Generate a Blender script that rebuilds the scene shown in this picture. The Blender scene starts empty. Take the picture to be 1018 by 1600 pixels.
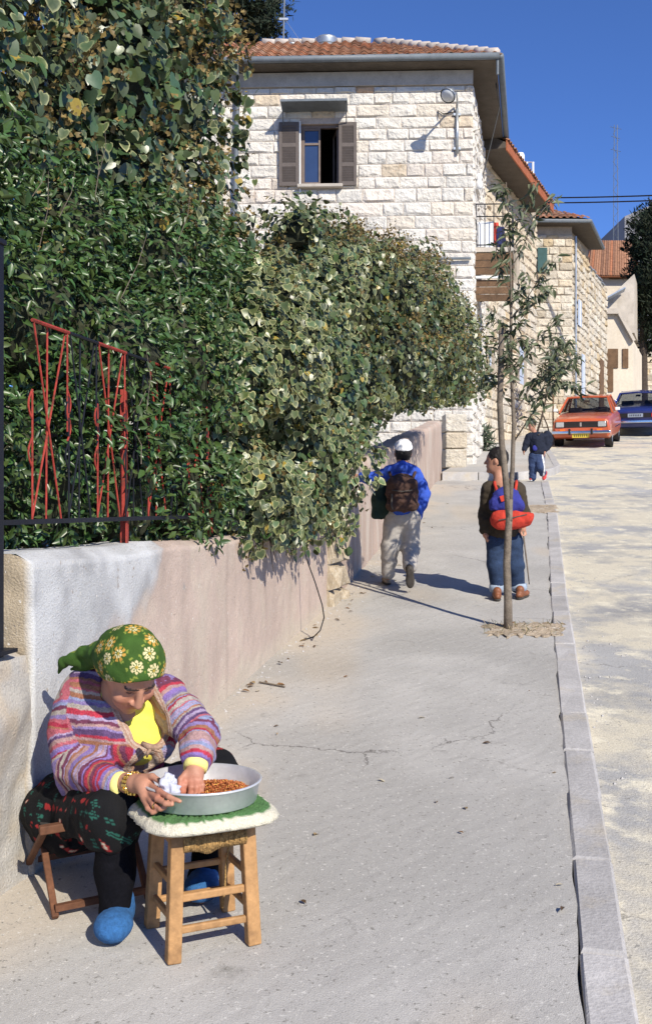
import bpy, math, random
import numpy as np
from mathutils import Matrix, Vector
R = math.radians
scene = bpy.context.scene
COL = scene.collection
# ---------------------------------------------------------------- camera, sky, sun, exposure
CAMZ = 1.78                      # eye height over the pavement at the camera's feet
FPX, CX, HY = 1620.0, 509.0, 790.0   # focal length and horizon in photo pixels (1018 x 1600)
cam = bpy.data.cameras.new('camera')
cam.sensor_fit = 'VERTICAL'; cam.sensor_height = 36.0
cam.lens = 36.0 * FPX / 1600.0
cam.shift_y = -(800.0 - HY) / 1600.0
cam.clip_end = 3000
camo = bpy.data.objects.new('camera', cam); COL.objects.link(camo)
camo.location = (0, 0, CAMZ); camo.rotation_euler = (R(90), 0, 0)
scene.camera = camo
SUN = Vector((0.60, -1.0, 0.84)).normalized()
world = bpy.data.worlds.new('World'); scene.world = world; world.use_nodes = True
nt = world.node_tree
bg = nt.nodes['Background']
sky = nt.nodes.new('ShaderNodeTexSky'); sky.sky_type = 'NISHITA'; sky.sun_disc = False
sky.sun_elevation = math.asin(SUN.z); sky.sun_rotation = math.atan2(SUN.x, SUN.y)
sky.altitude = 3000; sky.air_density = 1.0; sky.dust_density = 0.0; sky.ozone_density = 10.0
film = nt.nodes.new('ShaderNodeMix'); film.data_type = 'RGBA'; film.blend_type = 'MULTIPLY'; film.inputs['Factor'].default_value = 1.0; film.inputs[7].default_value = (1.0, 1.0, 1.14, 1)
nt.links.new(sky.outputs[0], film.inputs[6]); nt.links.new(film.outputs[2], bg.inputs['Color'])
bg.inputs['Strength'].default_value = 0.125
sl = bpy.data.lights.new('sun', 'SUN'); sl.energy = 5.0; sl.angle = R(0.5); sl.color = (1.0, 0.93, 0.80)
so = bpy.data.objects.new('sun', sl); COL.objects.link(so)
so.rotation_euler = SUN.to_track_quat('Z', 'Y').to_euler(); so.location = (20, -30, 30)
scene.view_settings.view_transform = 'Standard'
scene.view_settings.look = 'None'
scene.view_settings.gamma = 1.0
scene.view_settings.exposure = 0.33
scene.render.engine = 'CYCLES'
try:
    scene.cycles.max_bounces = 6; scene.cycles.transparent_max_bounces = 12
except Exception: pass

# ---------------------------------------------------------------- helpers
_gy = np.array([-90., -40., 0, 9, 20, 29, 35, 45, 60, 120, 700])
_gzv = np.array([-5., -4., 0, .9, 2.22, 3.48, 4.25, 6.0, 8.4, 14, 26])
def gz(y): return float(np.interp(y, _gy, _gzv))
def W(px, py, d):                # a photo pixel at a known distance -> a point in the place
    return Vector(((px - CX) / FPX * d, d, CAMZ - (py - HY) / FPX * d))
def G(px, py):                   # a photo pixel that lies on the ground -> the point on the slope
    lo, hi = 1.5, 80.0
    for _ in range(50):
        m = (lo + hi) / 2
        if CAMZ - (py - HY) / FPX * m > gz(m): lo = m
        else: hi = m
    return Vector(((px - CX) / FPX * lo, lo, gz(lo)))
def lin(c):                      # sRGB 0..255 -> linear
    return tuple(((v / 255) / 12.92 if v / 255 <= .04045 else ((v / 255 + .055) / 1.055) ** 2.4) for v in c)

def newobj(name, me, parent=None, m=None):
    o = bpy.data.objects.new(name, me); COL.objects.link(o)
    if m is not None and me is not None: me.materials.append(m)
    if parent is not None: par(o, parent)
    return o
def par(o, p):
    o.parent = p
    if p.type == 'EMPTY': o.matrix_parent_inverse = Matrix.Translation(-Vector(p.location))
def thing(name, label, cat, loc=(0, 0, 0), group=None):
    o = bpy.data.objects.new(name, None); COL.objects.link(o); o.location = loc
    o.empty_display_size = .1
    o['label'] = label; o['category'] = cat
    if group: o['group'] = group
    return o
def tag(o, label, cat, group=None):
    o['label'] = label; o['category'] = cat
    if group: o['group'] = group
    return o
def stuff(o): o['kind'] = 'stuff'; return o
def struct(o, label, cat): o['kind'] = 'structure'; o['label'] = label; o['category'] = cat; return o

class MB:
    def __init__(s): s.v = []; s.f = []
    def add(s, vs, fs):
        n = len(s.v); s.v += [tuple(v) for v in vs]; s.f += [tuple(i + n for i in f) for f in fs]; return s
    def hexa(s, c):              # 8 corners: bottom 0-3 ccw, top 4-7
        return s.add(c, [(3, 2, 1, 0), (4, 5, 6, 7), (0, 1, 5, 4), (1, 2, 6, 5), (2, 3, 7, 6), (3, 0, 4, 7)])
    def box(s, c, size, rz=0, tilt=None):
        hx, hy, hz = size[0] / 2, size[1] / 2, size[2] / 2
        M = Matrix.Rotation(rz, 3, 'Z')
        if tilt is not None: M = M @ tilt
        cs = [(-hx, -hy, -hz), (hx, -hy, -hz), (hx, hy, -hz), (-hx, hy, -hz), (-hx, -hy, hz), (hx, -hy, hz), (hx, hy, hz), (-hx, hy, hz)]
        return s.hexa([Vector(c) + M @ Vector(q) for q in cs])
    def beam(s, a, b, w, h, up=(0, 0, 1), w2=None, h2=None):   # rectangular bar a->b
        a = Vector(a); b = Vector(b); t = (b - a).normalized(); up = Vector(up)
        x = t.cross(up)
        if x.length < 1e-4: x = t.cross(Vector((1, 0, 0)))
        x.normalize(); y = x.cross(t).normalized()
        w2 = w if w2 is None else w2; h2 = h if h2 is None else h2
        A = [a + x * (i * w / 2) + y * (j * h / 2) for i, j in ((-1, -1), (1, -1), (1, 1), (-1, 1))]
        B = [b + x * (i * w2 / 2) + y * (j * h2 / 2) for i, j in ((-1, -1), (1, -1), (1, 1), (-1, 1))]
        return s.hexa(A + B)
    def tube(s, path, r, n=8, cap=True):
        path = [Vector(p) for p in path]; k = len(path)
        rs = r if hasattr(r, '__len__') else [r] * k
        base = len(s.v); prev = None
        for i, p in enumerate(path):
            t = (path[min(i + 1, k - 1)] - path[max(i - 1, 0)])
            if t.length < 1e-9: t = Vector((0, 0, 1))
            t.normalize()
            if prev is None:
                x = t.cross(Vector((0, 0, 1)))
                if x.length < 1e-3: x = t.cross(Vector((0, 1, 0)))
            else: x = prev - t * prev.dot(t)
            x.normalize(); prev = x; y = t.cross(x)
            for j in range(n):
                a = 2 * math.pi * j / n
                s.v.append(tuple(p + (x * math.cos(a) + y * math.sin(a)) * rs[i]))
        for i in range(k - 1):
            for j in range(n):
                a = base + i * n + j; b = base + i * n + (j + 1) % n
                s.f.append((a, b, b + n, a + n))
        if cap:
            s.f.append(tuple(base + j for j in reversed(range(n))))
            s.f.append(tuple(base + (k - 1) * n + j for j in range(n)))
        return s
    def lathe(s, c, prof, n=32, axis=None):      # prof: list of (r, z)
        c = Vector(c); base = len(s.v); M = Matrix.Identity(3)
        if axis is not None: M = Vector(axis).normalized().to_track_quat('Z', 'Y').to_matrix()
        for r, z in prof:
            for j in range(n):
                a = 2 * math.pi * j / n
                s.v.append(tuple(c + M @ Vector((r * math.cos(a), r * math.sin(a), z))))
        for i in range(len(prof) - 1):
            for j in range(n):
                a = base + i * n + j; b = base + i * n + (j + 1) % n
                s.f.append((a, b, b + n, a + n))
        return s
    def prism(s, poly, z0, z1):   # closed polygon (ccw) of (x, y)
        n = len(poly); b = len(s.v)
        s.v += [(p[0], p[1], z0) for p in poly] + [(p[0], p[1], z1) for p in poly]
        s.f.append(tuple(b + i for i in reversed(range(n)))); s.f.append(tuple(b + n + i for i in range(n)))
        for i in range(n): s.f.append((b + i, b + (i + 1) % n, b + n + (i + 1) % n, b + n + i))
        return s
    def mesh(s, name, smooth=False):
        me = bpy.data.meshes.new(name); me.from_pydata(s.v, [], s.f); me.update()
        if smooth: me.polygons.foreach_set('use_smooth', [True] * len(me.polygons))
        return me
    def build(s, name, m, parent=None, smooth=False, bevel=0):
        o = newobj(name, s.mesh(name, smooth), parent, m)
        if bevel:
            b = o.modifiers.new('bevel', 'BEVEL'); b.width = bevel; b.segments = 2; b.limit_method = 'ANGLE'
        return o
def npmesh(name, V, F, smooth=False):
    me = bpy.data.meshes.new(name); V = np.asarray(V, np.float32); F = np.asarray(F, np.int32)
    k = F.shape[1]
    me.vertices.add(len(V)); me.vertices.foreach_set('co', V.ravel())
    me.loops.add(F.size); me.loops.foreach_set('vertex_index', F.ravel())
    me.polygons.add(len(F)); me.polygons.foreach_set('loop_start', np.arange(0, F.size, k, dtype=np.int32))
    me.polygons.foreach_set('loop_total', np.full(len(F), k, np.int32))
    me.update(calc_edges=True); me.validate()
    if smooth: me.polygons.foreach_set('use_smooth', np.ones(len(F), bool))
    return me
def vcol(me, C, name='col'):
    C = np.asarray(C, np.float32)
    if C.shape[1] == 3: C = np.concatenate([C, np.ones((len(C), 1), np.float32)], 1)
    a = me.color_attributes.new(name, 'FLOAT_COLOR', 'POINT'); a.data.foreach_set('color', C.ravel())

# smooth value noise for numpy arrays
_rng = np.random.RandomState(5); _tab = _rng.rand(64, 64, 64).astype(np.float32)
def vnoise(P, sc=1.0):
    P = np.asarray(P, np.float32) * sc + 100.0
    i = np.floor(P).astype(int); f = P - i; f = f * f * (3 - 2 * f)
    out = 0
    for a in (0, 1):
        for b in (0, 1):
            for c in (0, 1):
                w = (f[..., 0] if a else 1 - f[..., 0]) * (f[..., 1] if b else 1 - f[..., 1]) * (f[..., 2] if c else 1 - f[..., 2])
                out = out + w * _tab[(i[..., 0] + a) % 64, (i[..., 1] + b) % 64, (i[..., 2] + c) % 64]
    return out

# ---------------------------------------------------------------- materials
def mat(name, col, rough=.85, var=.18, scale=6., bump=.25, bscale=60., col2=None, metal=0., spec=.3,
        orand=0., attr=False, hue=None, transl=0., detail=6, stain=None, coat=0., bdist=.008, pos=False, cracks=None):
    m = bpy.data.materials.new(name); m.use_nodes = True
    n = m.node_tree.nodes; L = m.node_tree.links
    b = n['Principled BSDF']; b.inputs['Roughness'].default_value = rough
    b.inputs['Metallic'].default_value = metal; b.inputs['Specular IOR Level'].default_value = spec
    b.inputs['Coat Weight'].default_value = coat
    tc = n.new('ShaderNodeTexCoord'); gp = n.new('ShaderNodeNewGeometry')
    src = gp.outputs['Position'] if pos else tc.outputs['Object']
    def noise(sc, det=detail, r=.6):
        t = n.new('ShaderNodeTexNoise'); t.inputs['Scale'].default_value = sc; t.inputs['Detail'].default_value = det
        t.inputs['Roughness'].default_value = r; L.new(src, t.inputs['Vector']); return t
    n1 = noise(scale)
    if attr:
        at = n.new('ShaderNodeAttribute'); at.attribute_name = 'col'; base = at.outputs['Color']
    else:
        rp = n.new('ShaderNodeValToRGB'); rp.color_ramp.elements[0].position = .3; rp.color_ramp.elements[1].position = .7
        c2 = col2 if col2 is not None else tuple(min(1, c * (1 + var)) for c in col)
        c1 = col if col2 is not None else tuple(c * (1 - var) for c in col)
        rp.color_ramp.elements[0].color = (*c1, 1); rp.color_ramp.elements[1].color = (*c2, 1)
        L.new(n1.outputs['Fac'], rp.inputs['Fac']); base = rp.outputs['Color']
    if stain is not None:            # (colour, scale, low, high) : patches with a shape of their own
        for (sc_, ss, lo, hi) in stain:
            t = noise(ss, 5, .62); mr = n.new('ShaderNodeMapRange'); mr.inputs['From Min'].default_value = lo; mr.inputs['From Max'].default_value = hi
            L.new(t.outputs['Fac'], mr.inputs['Value'])
            mx = n.new('ShaderNodeMix'); mx.data_type = 'RGBA'; L.new(mr.outputs['Result'], mx.inputs['Factor'])
            L.new(base, mx.inputs[6]); mx.inputs[7].default_value = (*sc_, 1); base = mx.outputs[2]
    if cracks is not None:           # (scale, width, colour): thin wandering cracks
        vo = n.new('ShaderNodeTexVoronoi'); vo.feature = 'DISTANCE_TO_EDGE'; vo.inputs['Scale'].default_value = cracks[0]
        wv = noise(3.5, 5, .7); va = n.new('ShaderNodeVectorMath'); va.operation = 'SCALE'; va.inputs['Scale'].default_value = .35; L.new(wv.outputs['Color'], va.inputs[0])
        vb = n.new('ShaderNodeVectorMath'); vb.operation = 'ADD'; L.new(src, vb.inputs[0]); L.new(va.outputs[0], vb.inputs[1]); L.new(vb.outputs[0], vo.inputs['Vector'])
        mr0 = n.new('ShaderNodeMapRange'); mr0.inputs['From Min'].default_value = cracks[1]; mr0.inputs['From Max'].default_value = 0; L.new(vo.outputs['Distance'], mr0.inputs['Value'])
        wm = noise(.9, 3); mr1 = n.new('ShaderNodeMapRange'); mr1.inputs['From Min'].default_value = .5; mr1.inputs['From Max'].default_value = .62; L.new(wm.outputs['Fac'], mr1.inputs['Value'])
        mm_ = n.new('ShaderNodeMath'); mm_.operation = 'MULTIPLY'; L.new(mr0.outputs['Result'], mm_.inputs[0]); L.new(mr1.outputs['Result'], mm_.inputs[1])
        mx = n.new('ShaderNodeMix'); mx.data_type = 'RGBA'; L.new(mm_.outputs[0], mx.inputs['Factor']); L.new(base, mx.inputs[6]); mx.inputs[7].default_value = (*cracks[2], 1); base = mx.outputs[2]
    fine = noise(bscale, 4)
    hs = n.new('ShaderNodeHueSaturation'); L.new(base, hs.inputs['Color'])
    mr = n.new('ShaderNodeMapRange'); mr.inputs['From Min'].default_value = .3; mr.inputs['From Max'].default_value = .7
    mr.inputs['To Min'].default_value = 1 - var * .8; mr.inputs['To Max'].default_value = 1 + var * .8
    L.new(fine.outputs['Fac'], mr.inputs['Value']); vsrc = mr.outputs['Result']
    if orand:
        oi = n.new('ShaderNodeObjectInfo'); m2 = n.new('ShaderNodeMapRange')
        m2.inputs['To Min'].default_value = 1 - orand; m2.inputs['To Max'].default_value = 1 + orand * .6
        L.new(oi.outputs['Random'], m2.inputs['Value'])
        mu = n.new('ShaderNodeMath'); mu.operation = 'MULTIPLY'; L.new(vsrc, mu.inputs[0]); L.new(m2.outputs['Result'], mu.inputs[1]); vsrc = mu.outputs[0]
    L.new(vsrc, hs.inputs['Value']); base = hs.outputs['Color']
    if hue is not None:              # per-object tints: list of (threshold, colour)
        oi = n.new('ShaderNodeObjectInfo'); wn = n.new('ShaderNodeTexWhiteNoise'); wn.noise_dimensions = '1D'
        L.new(oi.outputs['Random'], wn.inputs['W'])
        cr = n.new('ShaderNodeValToRGB'); cr.color_ramp.interpolation = 'CONSTANT'
        while len(cr.color_ramp.elements) < len(hue): cr.color_ramp.elements.new(.5)
        for e, (p, c) in zip(cr.color_ramp.elements, hue): e.position = p; e.color = (*c, 1)
        L.new(wn.outputs['Value'], cr.inputs['Fac'])
        mx = n.new('ShaderNodeMix'); mx.data_type = 'RGBA'; mx.blend_type = 'MULTIPLY'; mx.inputs['Factor'].default_value = 1
        L.new(base, mx.inputs[6]); L.new(cr.outputs['Color'], mx.inputs[7]); base = mx.outputs[2]
    L.new(base, b.inputs['Base Color'])
    if bump:
        bp = n.new('ShaderNodeBump'); bp.inputs['Strength'].default_value = bump; bp.inputs['Distance'].default_value = bdist
        L.new(fine.outputs['Fac'], bp.inputs['Height']); L.new(bp.outputs['Normal'], b.inputs['Normal'])
    if transl:
        tr = n.new('ShaderNodeBsdfTranslucent'); L.new(base, tr.inputs['Color'])
        ms = n.new('ShaderNodeMixShader'); ms.inputs[0].default_value = transl
        L.new(b.outputs[0], ms.inputs[1]); L.new(tr.outputs[0], ms.inputs[2]); L.new(ms.outputs[0], n['Material Output'].inputs['Surface'])
    return m
M = {}
STONE = (.60, .53, .43)
M['stone'] = mat('stone', (.63, .60, .55), .9, .10, 2, 1.0, 9, orand=.09, bdist=.07, pos=True, stain=[((.46, .40, .33), 4, .60, .76)],
                 hue=[(0, (1, .985, .96)), (.3, (1, .95, .91)), (.5, (1.0, 1, .99)), (.80, (.98, .93, .86)), (.92, (.93, .82, .68)), (.975, (.95, .66, .44)), (.988, (.85, .78, .72))])
M['stone_old'] = mat('stone_old', (.58, .535, .455), .9, .12, 2, 1.0, 9, orand=.14, bdist=.07, pos=True, stain=[((.40, .33, .24), 3.5, .58, .74)],
                 hue=[(0, (1, .97, .92)), (.35, (.97, .9, .8)), (.6, (1, .99, .97)), (.85, (.88, .76, .58)), (.95, (.7, .66, .6))])
M['mortar'] = mat('mortar', (.45, .38, .33), .95, .2, 4, .3, 50)
M['mortar_old'] = mat('mortar_old', (.40, .34, .27), .95, .2, 4, .3, 50)
M['frieze'] = mat('frieze_plaster', (.42, .38, .33), .95, .15, 4, .2, 40)
M['tile'] = mat('roof_tile', (.33, .17, .10), .9, .3, 6, .3, 50, orand=.25, hue=[(0, (1, 1, 1)), (.45, (1, .8, .7)), (.7, (.8, .8, .85)), (.9, (1.1, 1.3, 1.5))])
M['ridge'] = mat('cement_ridge', (.45, .40, .36), .9, .2, 6, .3, 40, orand=.15)
M['metal_grey'] = mat('painted_metal_grey', (.13, .15, .17), .55, .15, 5, .1, 40, spec=.4)
M['zinc'] = mat('zinc', (.42, .45, .47), .4, .15, 5, .1, 40, metal=.7)
M['shutter'] = mat('shutter_paint', (.115, .095, .085), .7, .12, 7, .1, 50)
M['wood_dark'] = mat('wood_dark', (.13, .075, .04), .8, .3, 5, .3, 40, orand=.15)
M['wood_frame'] = mat('window_frame_paint', (.17, .13, .11), .7, .15, 6, .1, 50)
M['glass'] = mat('window_glass', (.03, .05, .11), .06, .05, 3, 0, 10, spec=.8)
M['room'] = mat('room_plaster', (.05, .05, .045), .95, .2, 3, 0)
M['soffit'] = mat('soffit_boards', (.10, .085, .07), .85, .2, 4, .2, 30)
M['barge'] = mat('bargeboard_paint', (.33, .105, .045), .75, .2, 5, .15, 30)
M['black_iron'] = mat('black_iron', (.008, .009, .014), .55, .2, 5, .2, 50, spec=.3)
M['red_iron'] = mat('red_painted_iron', (.30, .040, .028), .6, .25, 9, .2, 60, stain=[((.10, .03, .02), 14, .56, .66)])
M['white_paint'] = mat('white_paint', (.78, .79, .80), .5, .05, 5, .05)
M['asphalt'] = mat('pavement_asphalt', (1, 1, 1), .93, .17, .9, .6, 210, attr=True, bdist=.006, stain=[((.27, .26, .24), 5.0, .64, .76), ((.20, .19, .17), 55, .60, .68), ((.56, .54, .50), 62, .60, .68), ((.24, .225, .20), 9, .68, .74)], cracks=(.55, .006, (.12, .11, .10)))
M['road'] = mat('road_asphalt', (.35, .345, .335), .93, .20, .9, .6, 90, bdist=.01, cracks=(.7, .008, (.16, .15, .13)), stain=[((.56, .51, .40), 1.15, .40, .54), ((.29, .29, .29), .55, .56, .68), ((.66, .61, .48), 4.1, .53, .68), ((.24, .23, .21), 30, .62, .68), ((.36, .31, .22), 6, .68, .78)])
M['kerb'] = mat('kerb_stone', (.40, .385, .375), .9, .15, 4, .6, 60, orand=.10, stain=[((.44, .39, .31), 3, .55, .75)])
M['dirt'] = mat('dirt', (.37, .30, .22), .97, .30, 7, .8, 90, stain=[((.24, .18, .12), 16, .56, .66), ((.44, .40, .34), 11, .56, .68)])
M['earth'] = mat('earth', (.27, .22, .15), .97, .25, .7, .5, 30)
M['plaster_pink'] = mat('wall_plaster_pink', (.44, .325, .265), .95, .07, 1.6, .3, 75, stain=[((.47, .40, .34), 1.2, .52, .8), ((.34, .255, .22), 2.3, .58, .8)])
M['plaster_white'] = mat('wall_plaster_white', (.53, .52, .51), .92, .10, 2.2, .6, 45, stain=[((.36, .35, .355), 2.0, .52, .72), ((.44, .36, .29), 3.4, .60, .74)])
M['rubble'] = mat('rubble_stone', (.38, .31, .22), .95, .25, 4, .8, 25, stain=[((.52, .47, .38), 5, .5, .7)])
M['concrete'] = mat('concrete_old', (.46, .41, .35), .95, .15, 2.0, .5, 35, stain=[((.33, .29, .24), 2.5, .52, .75)])
M['plaster_far'] = mat('far_plaster', (.58, .51, .41), .95, .1, 1, .2, 10)
M['plaster_grey'] = mat('far_concrete_grey', (.24, .24, .26), .95, .1, .3, .2, 6)
M['bark'] = mat('bark', (.165, .135, .105), .9, .3, 18, .6, 70)
M['bark_dark'] = mat('bark_dark', (.06, .045, .035), .9, .3, 9, .6, 40)
M['leaf'] = mat('leaf', (.05, .08, .03), .50, .12, 20, .05, 80, attr=True, transl=.18, spec=.4)
M['leaf_glossy'] = mat('leaf_glossy', (.05, .08, .03), .36, .10, 20, .05, 80, attr=True, transl=.15, spec=.5)
M['needles'] = mat('needles', (.02, .03, .015), .7, .15, 10, 0, 60, attr=True, transl=.08, spec=.2)
M['wire'] = mat('wire_rubber', (.012, .012, .013), .6, .1, 5, 0)
# ---------------------------------------------------------------- ground, pavement, kerb, road
def wall_x(y):  return float(np.interp(y, [-20, 3.78, 9.5, 21.5, 23], [-6.37, -1.14, .12, 2.40, 2.70]))
def kerb_x(y):  return float(np.interp(y, [-20, 0, 9.55, 15.5, 20.3, 22.8, 29, 33, 42, 50, 70], [-3.7, .30, 2.216, 3.45, 4.35, 5.05, 6.05, 7.5, 11.2, 14.9, 24]))
def strip(name, ys, fl, fr, dz, m, nx=6, thick=0.0, jit=0.0):
    V = []; F = []; rr = random.Random(3)
    for i, y in enumerate(ys):
        a, b = fl(y), fr(y)
        for k in range(nx + 1): V.append((a + (b - a) * k / nx, y, gz(y) + dz + rr.uniform(-jit, jit)))
    n = nx + 1
    for i in range(len(ys) - 1):
        for k in range(nx): F.append((i * n + k, i * n + k + 1, (i + 1) * n + k + 1, (i + 1) * n + k))
    if thick:
        o = len(V); V += [(v[0], v[1], v[2] - thick) for v in V]
        for i in range(len(ys) - 1):
            a = i * n; F.append((a + o, a, a + n, a + n + o)); a = i * n + nx; F.append((a, a + o, a + n + o, a + n))
        for k in range(nx):
            a = k; F.append((a + o, a + 1 + o, a + 1, a)); a = (len(ys) - 1) * n + k; F.append((a, a + 1, a + 1 + o, a + o))
    me = bpy.data.meshes.new(name); me.from_pydata(V, [], F); me.update()
    me.polygons.foreach_set('use_smooth', [not thick] * len(me.polygons))
    return newobj(name, me, None, m)
ys = list(np.linspace(-90, 0, 10)) + list(np.linspace(2, 60, 40)) + list(np.linspace(70, 700, 16))
g = strip('ground', ys, lambda y: -420, lambda y: 420, -.16, M['earth'], 30)
struct(g, 'bare earth slope the street climbs', 'ground')
ry = list(np.linspace(-12, 70, 170))
rd = strip('road', ry, lambda y: (wall_x(y) + .02 if y < 22 else kerb_x(y) - 2.0), lambda y: kerb_x(y) + 6.2, -.085, M['road'], 24, jit=.004)
struct(rd, 'worn dusty asphalt street climbing the hill', 'road')
py_ = list(np.linspace(-12, 1, 20)) + list(np.linspace(1.1, 20.3, 330))
def pave_col(o):
    me = o.data; n = len(me.vertices); V = np.empty(n * 3, np.float32); me.vertices.foreach_get('co', V); V = V.reshape(-1, 3)
    base = np.array([.405, .39, .365]); dust = np.array([.455, .395, .32]); dark = np.array([.335, .322, .30])
    dw = V[:, 0] - np.interp(V[:, 1], [-20, 3.78, 9.5, 21.5, 23], [-6.37, -1.14, .12, 2.40, 2.70]); n1 = vnoise(V, 1.3); n2 = vnoise(V, 4.2); n3 = vnoise(V * np.array([1, .35, 1]), 2.4)
    c = base * (.90 + .20 * n2)[:, None]; c = c + (dust - c) * np.clip((.42 - dw) / .42 + (n2 - .5) * 1.2, 0, .75)[:, None]; c = c + (dark - c) * np.clip((n1 - .52) * 3.2, 0, .75)[:, None] + (dust * 1.02 - c) * np.clip((n3 - .62) * 3, 0, .6)[:, None]
    vcol(me, c); return o
pv = strip('pavement', py_, lambda y: wall_x(y) - .05, lambda y: kerb_x(y) - .166 + .022 * (float(vnoise(np.array([[y, 0, 0]]), 3.1)[0]) + .6 * float(vnoise(np.array([[y, 5, 0]]), 9)[0]) - .3), 0, M['asphalt'], 44, thick=.12, jit=.0012); pave_col(pv)
struct(pv, 'grey asphalt pavement beside the garden wall', 'pavement')
# kerb stones, each its own piece
krb = thing('kerb', 'worn grey kerb stones along the pavement edge', 'kerb', (kerb_x(4), 4, gz(4)))
krb['kind'] = 'structure'
rr = random.Random(11); y = 0.6; k = 0
def kerb_stone(y0, y1, parent, w=.15, off=0.0, top=.006):
    a = Vector((kerb_x(y0) + off, y0, gz(y0))); b = Vector((kerb_x(y1) + off, y1, gz(y1)))
    t = (b - a); t.z = 0; t.normalize(); nn = Vector((-t.y, t.x, 0))
    j = lambda s: Vector((rr.uniform(-s, s), rr.uniform(-s, s), rr.uniform(-s, s)))
    h = rr.uniform(-.006, .008); mb = MB()
    mid = [a + t * .004, b - t * .004]
    c = []
    for zz, inset in ((-.20, 0), (top + h - .012, 0), (top + h, .012)):
        for p, q, s1, s2 in ((mid[0], 0, 1, 1), (mid[1], 0, -1, 1), (mid[1], w, -1, -1), (mid[0], w, 1, -1)):
            c.append(p + nn * (q + s2 * inset) + t * (s1 * inset * .8) + Vector((0, 0, zz)) + j(.004))
    mb.add(c, [(0, 4, 5, 1), (1, 5, 6, 2), (2, 6, 7, 3), (3, 7, 4, 0), (4, 8, 9, 5), (5, 9, 10, 6), (6, 10, 11, 7), (7, 11, 8, 4), (8, 11, 10, 9)])
    for f in range(len(mb.f)): mb.f[f] = tuple(reversed(mb.f[f]))
    return mb.build('kerb_stone', M['kerb'], parent)
while y < 20.2:
    L = rr.uniform(.42, .78); y1 = min(y + L, 20.3)
    if not (15.9 < y < 16.3): kerb_stone(y, y1, krb)
    y = y1
# raised pavement in front of the stone houses
plat_poly = [(2.36, 21.15), (3.90, 21.30), (4.55, 21.75), (5.05, 22.8), (5.55, 26), (6.05, 29), (7.5, 33), (9.6, 38), (11.2, 42), (10.4, 42.5), (8.3, 36.2), (5.0, 30), (4.2, 28.4), (2.9, 23.3), (2.6, 23)]
def slab(name, poly, top, th, m):
    n = len(poly); V = [(x, y, gz(y) + top) for x, y in poly] + [(x, y, gz(y) + top - th) for x, y in poly]
    F = [tuple(range(n)), tuple(reversed(range(n, 2 * n)))] + [(i + n, (i + 1) % n + n, (i + 1) % n, i) for i in range(n)]
    me = bpy.data.meshes.new(name); me.from_pydata(V, [], F); me.update(); return newobj(name, me, None, m)
# built as a strip so that it follows the slope
pl_l = lambda y: float(np.interp(y, [21.3, 23, 28.4, 36.0, 42.6, 46], [2.36, 2.9, 4.0, 7.2, 10.4, 12.4]))
pl_r = lambda y: float(np.interp(y, [21.3, 21.75, 22.8, 26, 29, 33, 42, 46], [3.85, 4.5, 5.0, 5.5, 6.0, 7.4, 11.1, 13.0]))
pl = strip('raised_pavement', list(np.linspace(21.3, 46, 70)), pl_l, pl_r, .06, M['asphalt'], 12, thick=.17); pave_col(pl)
struct(pl, 'raised pavement before the stone houses', 'pavement')
k2 = thing('kerb', 'pale kerb stones turning the corner below the stone house', 'kerb', (3, 21.2, gz(21.2))); k2['kind'] = 'structure'
pts = [(2.36, 21.22), (3.1, 21.22), (3.86, 21.24), (4.45, 21.62), (4.78, 22.1), (5.06, 22.78), (5.22, 23.8), (5.4, 24.8), (5.56, 25.9), (5.72, 26.9), (5.88, 27.9), (6.06, 28.9), (6.4, 29.9), (6.75, 30.9), (7.1, 31.9)]
for a, b in zip(pts[:-1], pts[1:]):
    A = Vector((a[0], a[1], gz(a[1]) - .02)); B = Vector((b[0], b[1], gz(b[1]) - .02)); t = (B - A).normalized()
    MB().beam(A + t * .006, B - t * .006, .15, .18).build('kerb_stone', M['kerb'], k2, bevel=.012)
# tree pits (bare earth let into the pavement)
def pit(name, x0, x1, y0, y1, label):
    V = []; F = []; nx, ny = 46, 24; r = random.Random(int(y0 * 10))
    for j in range(ny + 1):
        for i in range(nx + 1):
            e = (i in (0, nx) or j in (0, ny))
            yy = y0 + (y1 - y0) * j / ny + r.uniform(-.006, .006) + ((float(vnoise(np.array([[i * .35, j * .05, y0]]), 1)[0]) - .5) * .16 + (float(vnoise(np.array([[i * .9, j * .05, y0]]), 1)[0]) - .5) * .08) * abs(2 * j / ny - 1); xx = x0 + (x1 - x0) * i / nx + r.uniform(-.006, .006) + (yy - y0) * .2 + (vnoise(np.array([[i * .3, j * .3, y0]]), 1)[0] - .5) * .16 * (1 if i in (0, nx) else .3)
            V.append((xx, yy, gz(yy) + (.002 if e else .003 + .010 * float(vnoise(np.array([[xx * 1.0, yy, 3]]), 16)[0]) + r.uniform(0, .004))))
    for j in range(ny):
        for i in range(nx): a = j * (nx + 1) + i; F.append((a, a + 1, a + nx + 2, a + nx + 1))
    me = bpy.data.meshes.new(name); me.from_pydata(V, [], F); me.update()
    return struct(newobj(name, me, None, M['dirt']), label, 'ground')
pit('tree_pit', 1.22, 1.80, 7.85, 8.32, 'dry earth pit round the young street tree')
pit('tree_pit', 2.96, 3.42, 15.4, 16.4, 'dry earth gap across the pavement before the alley')
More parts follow.
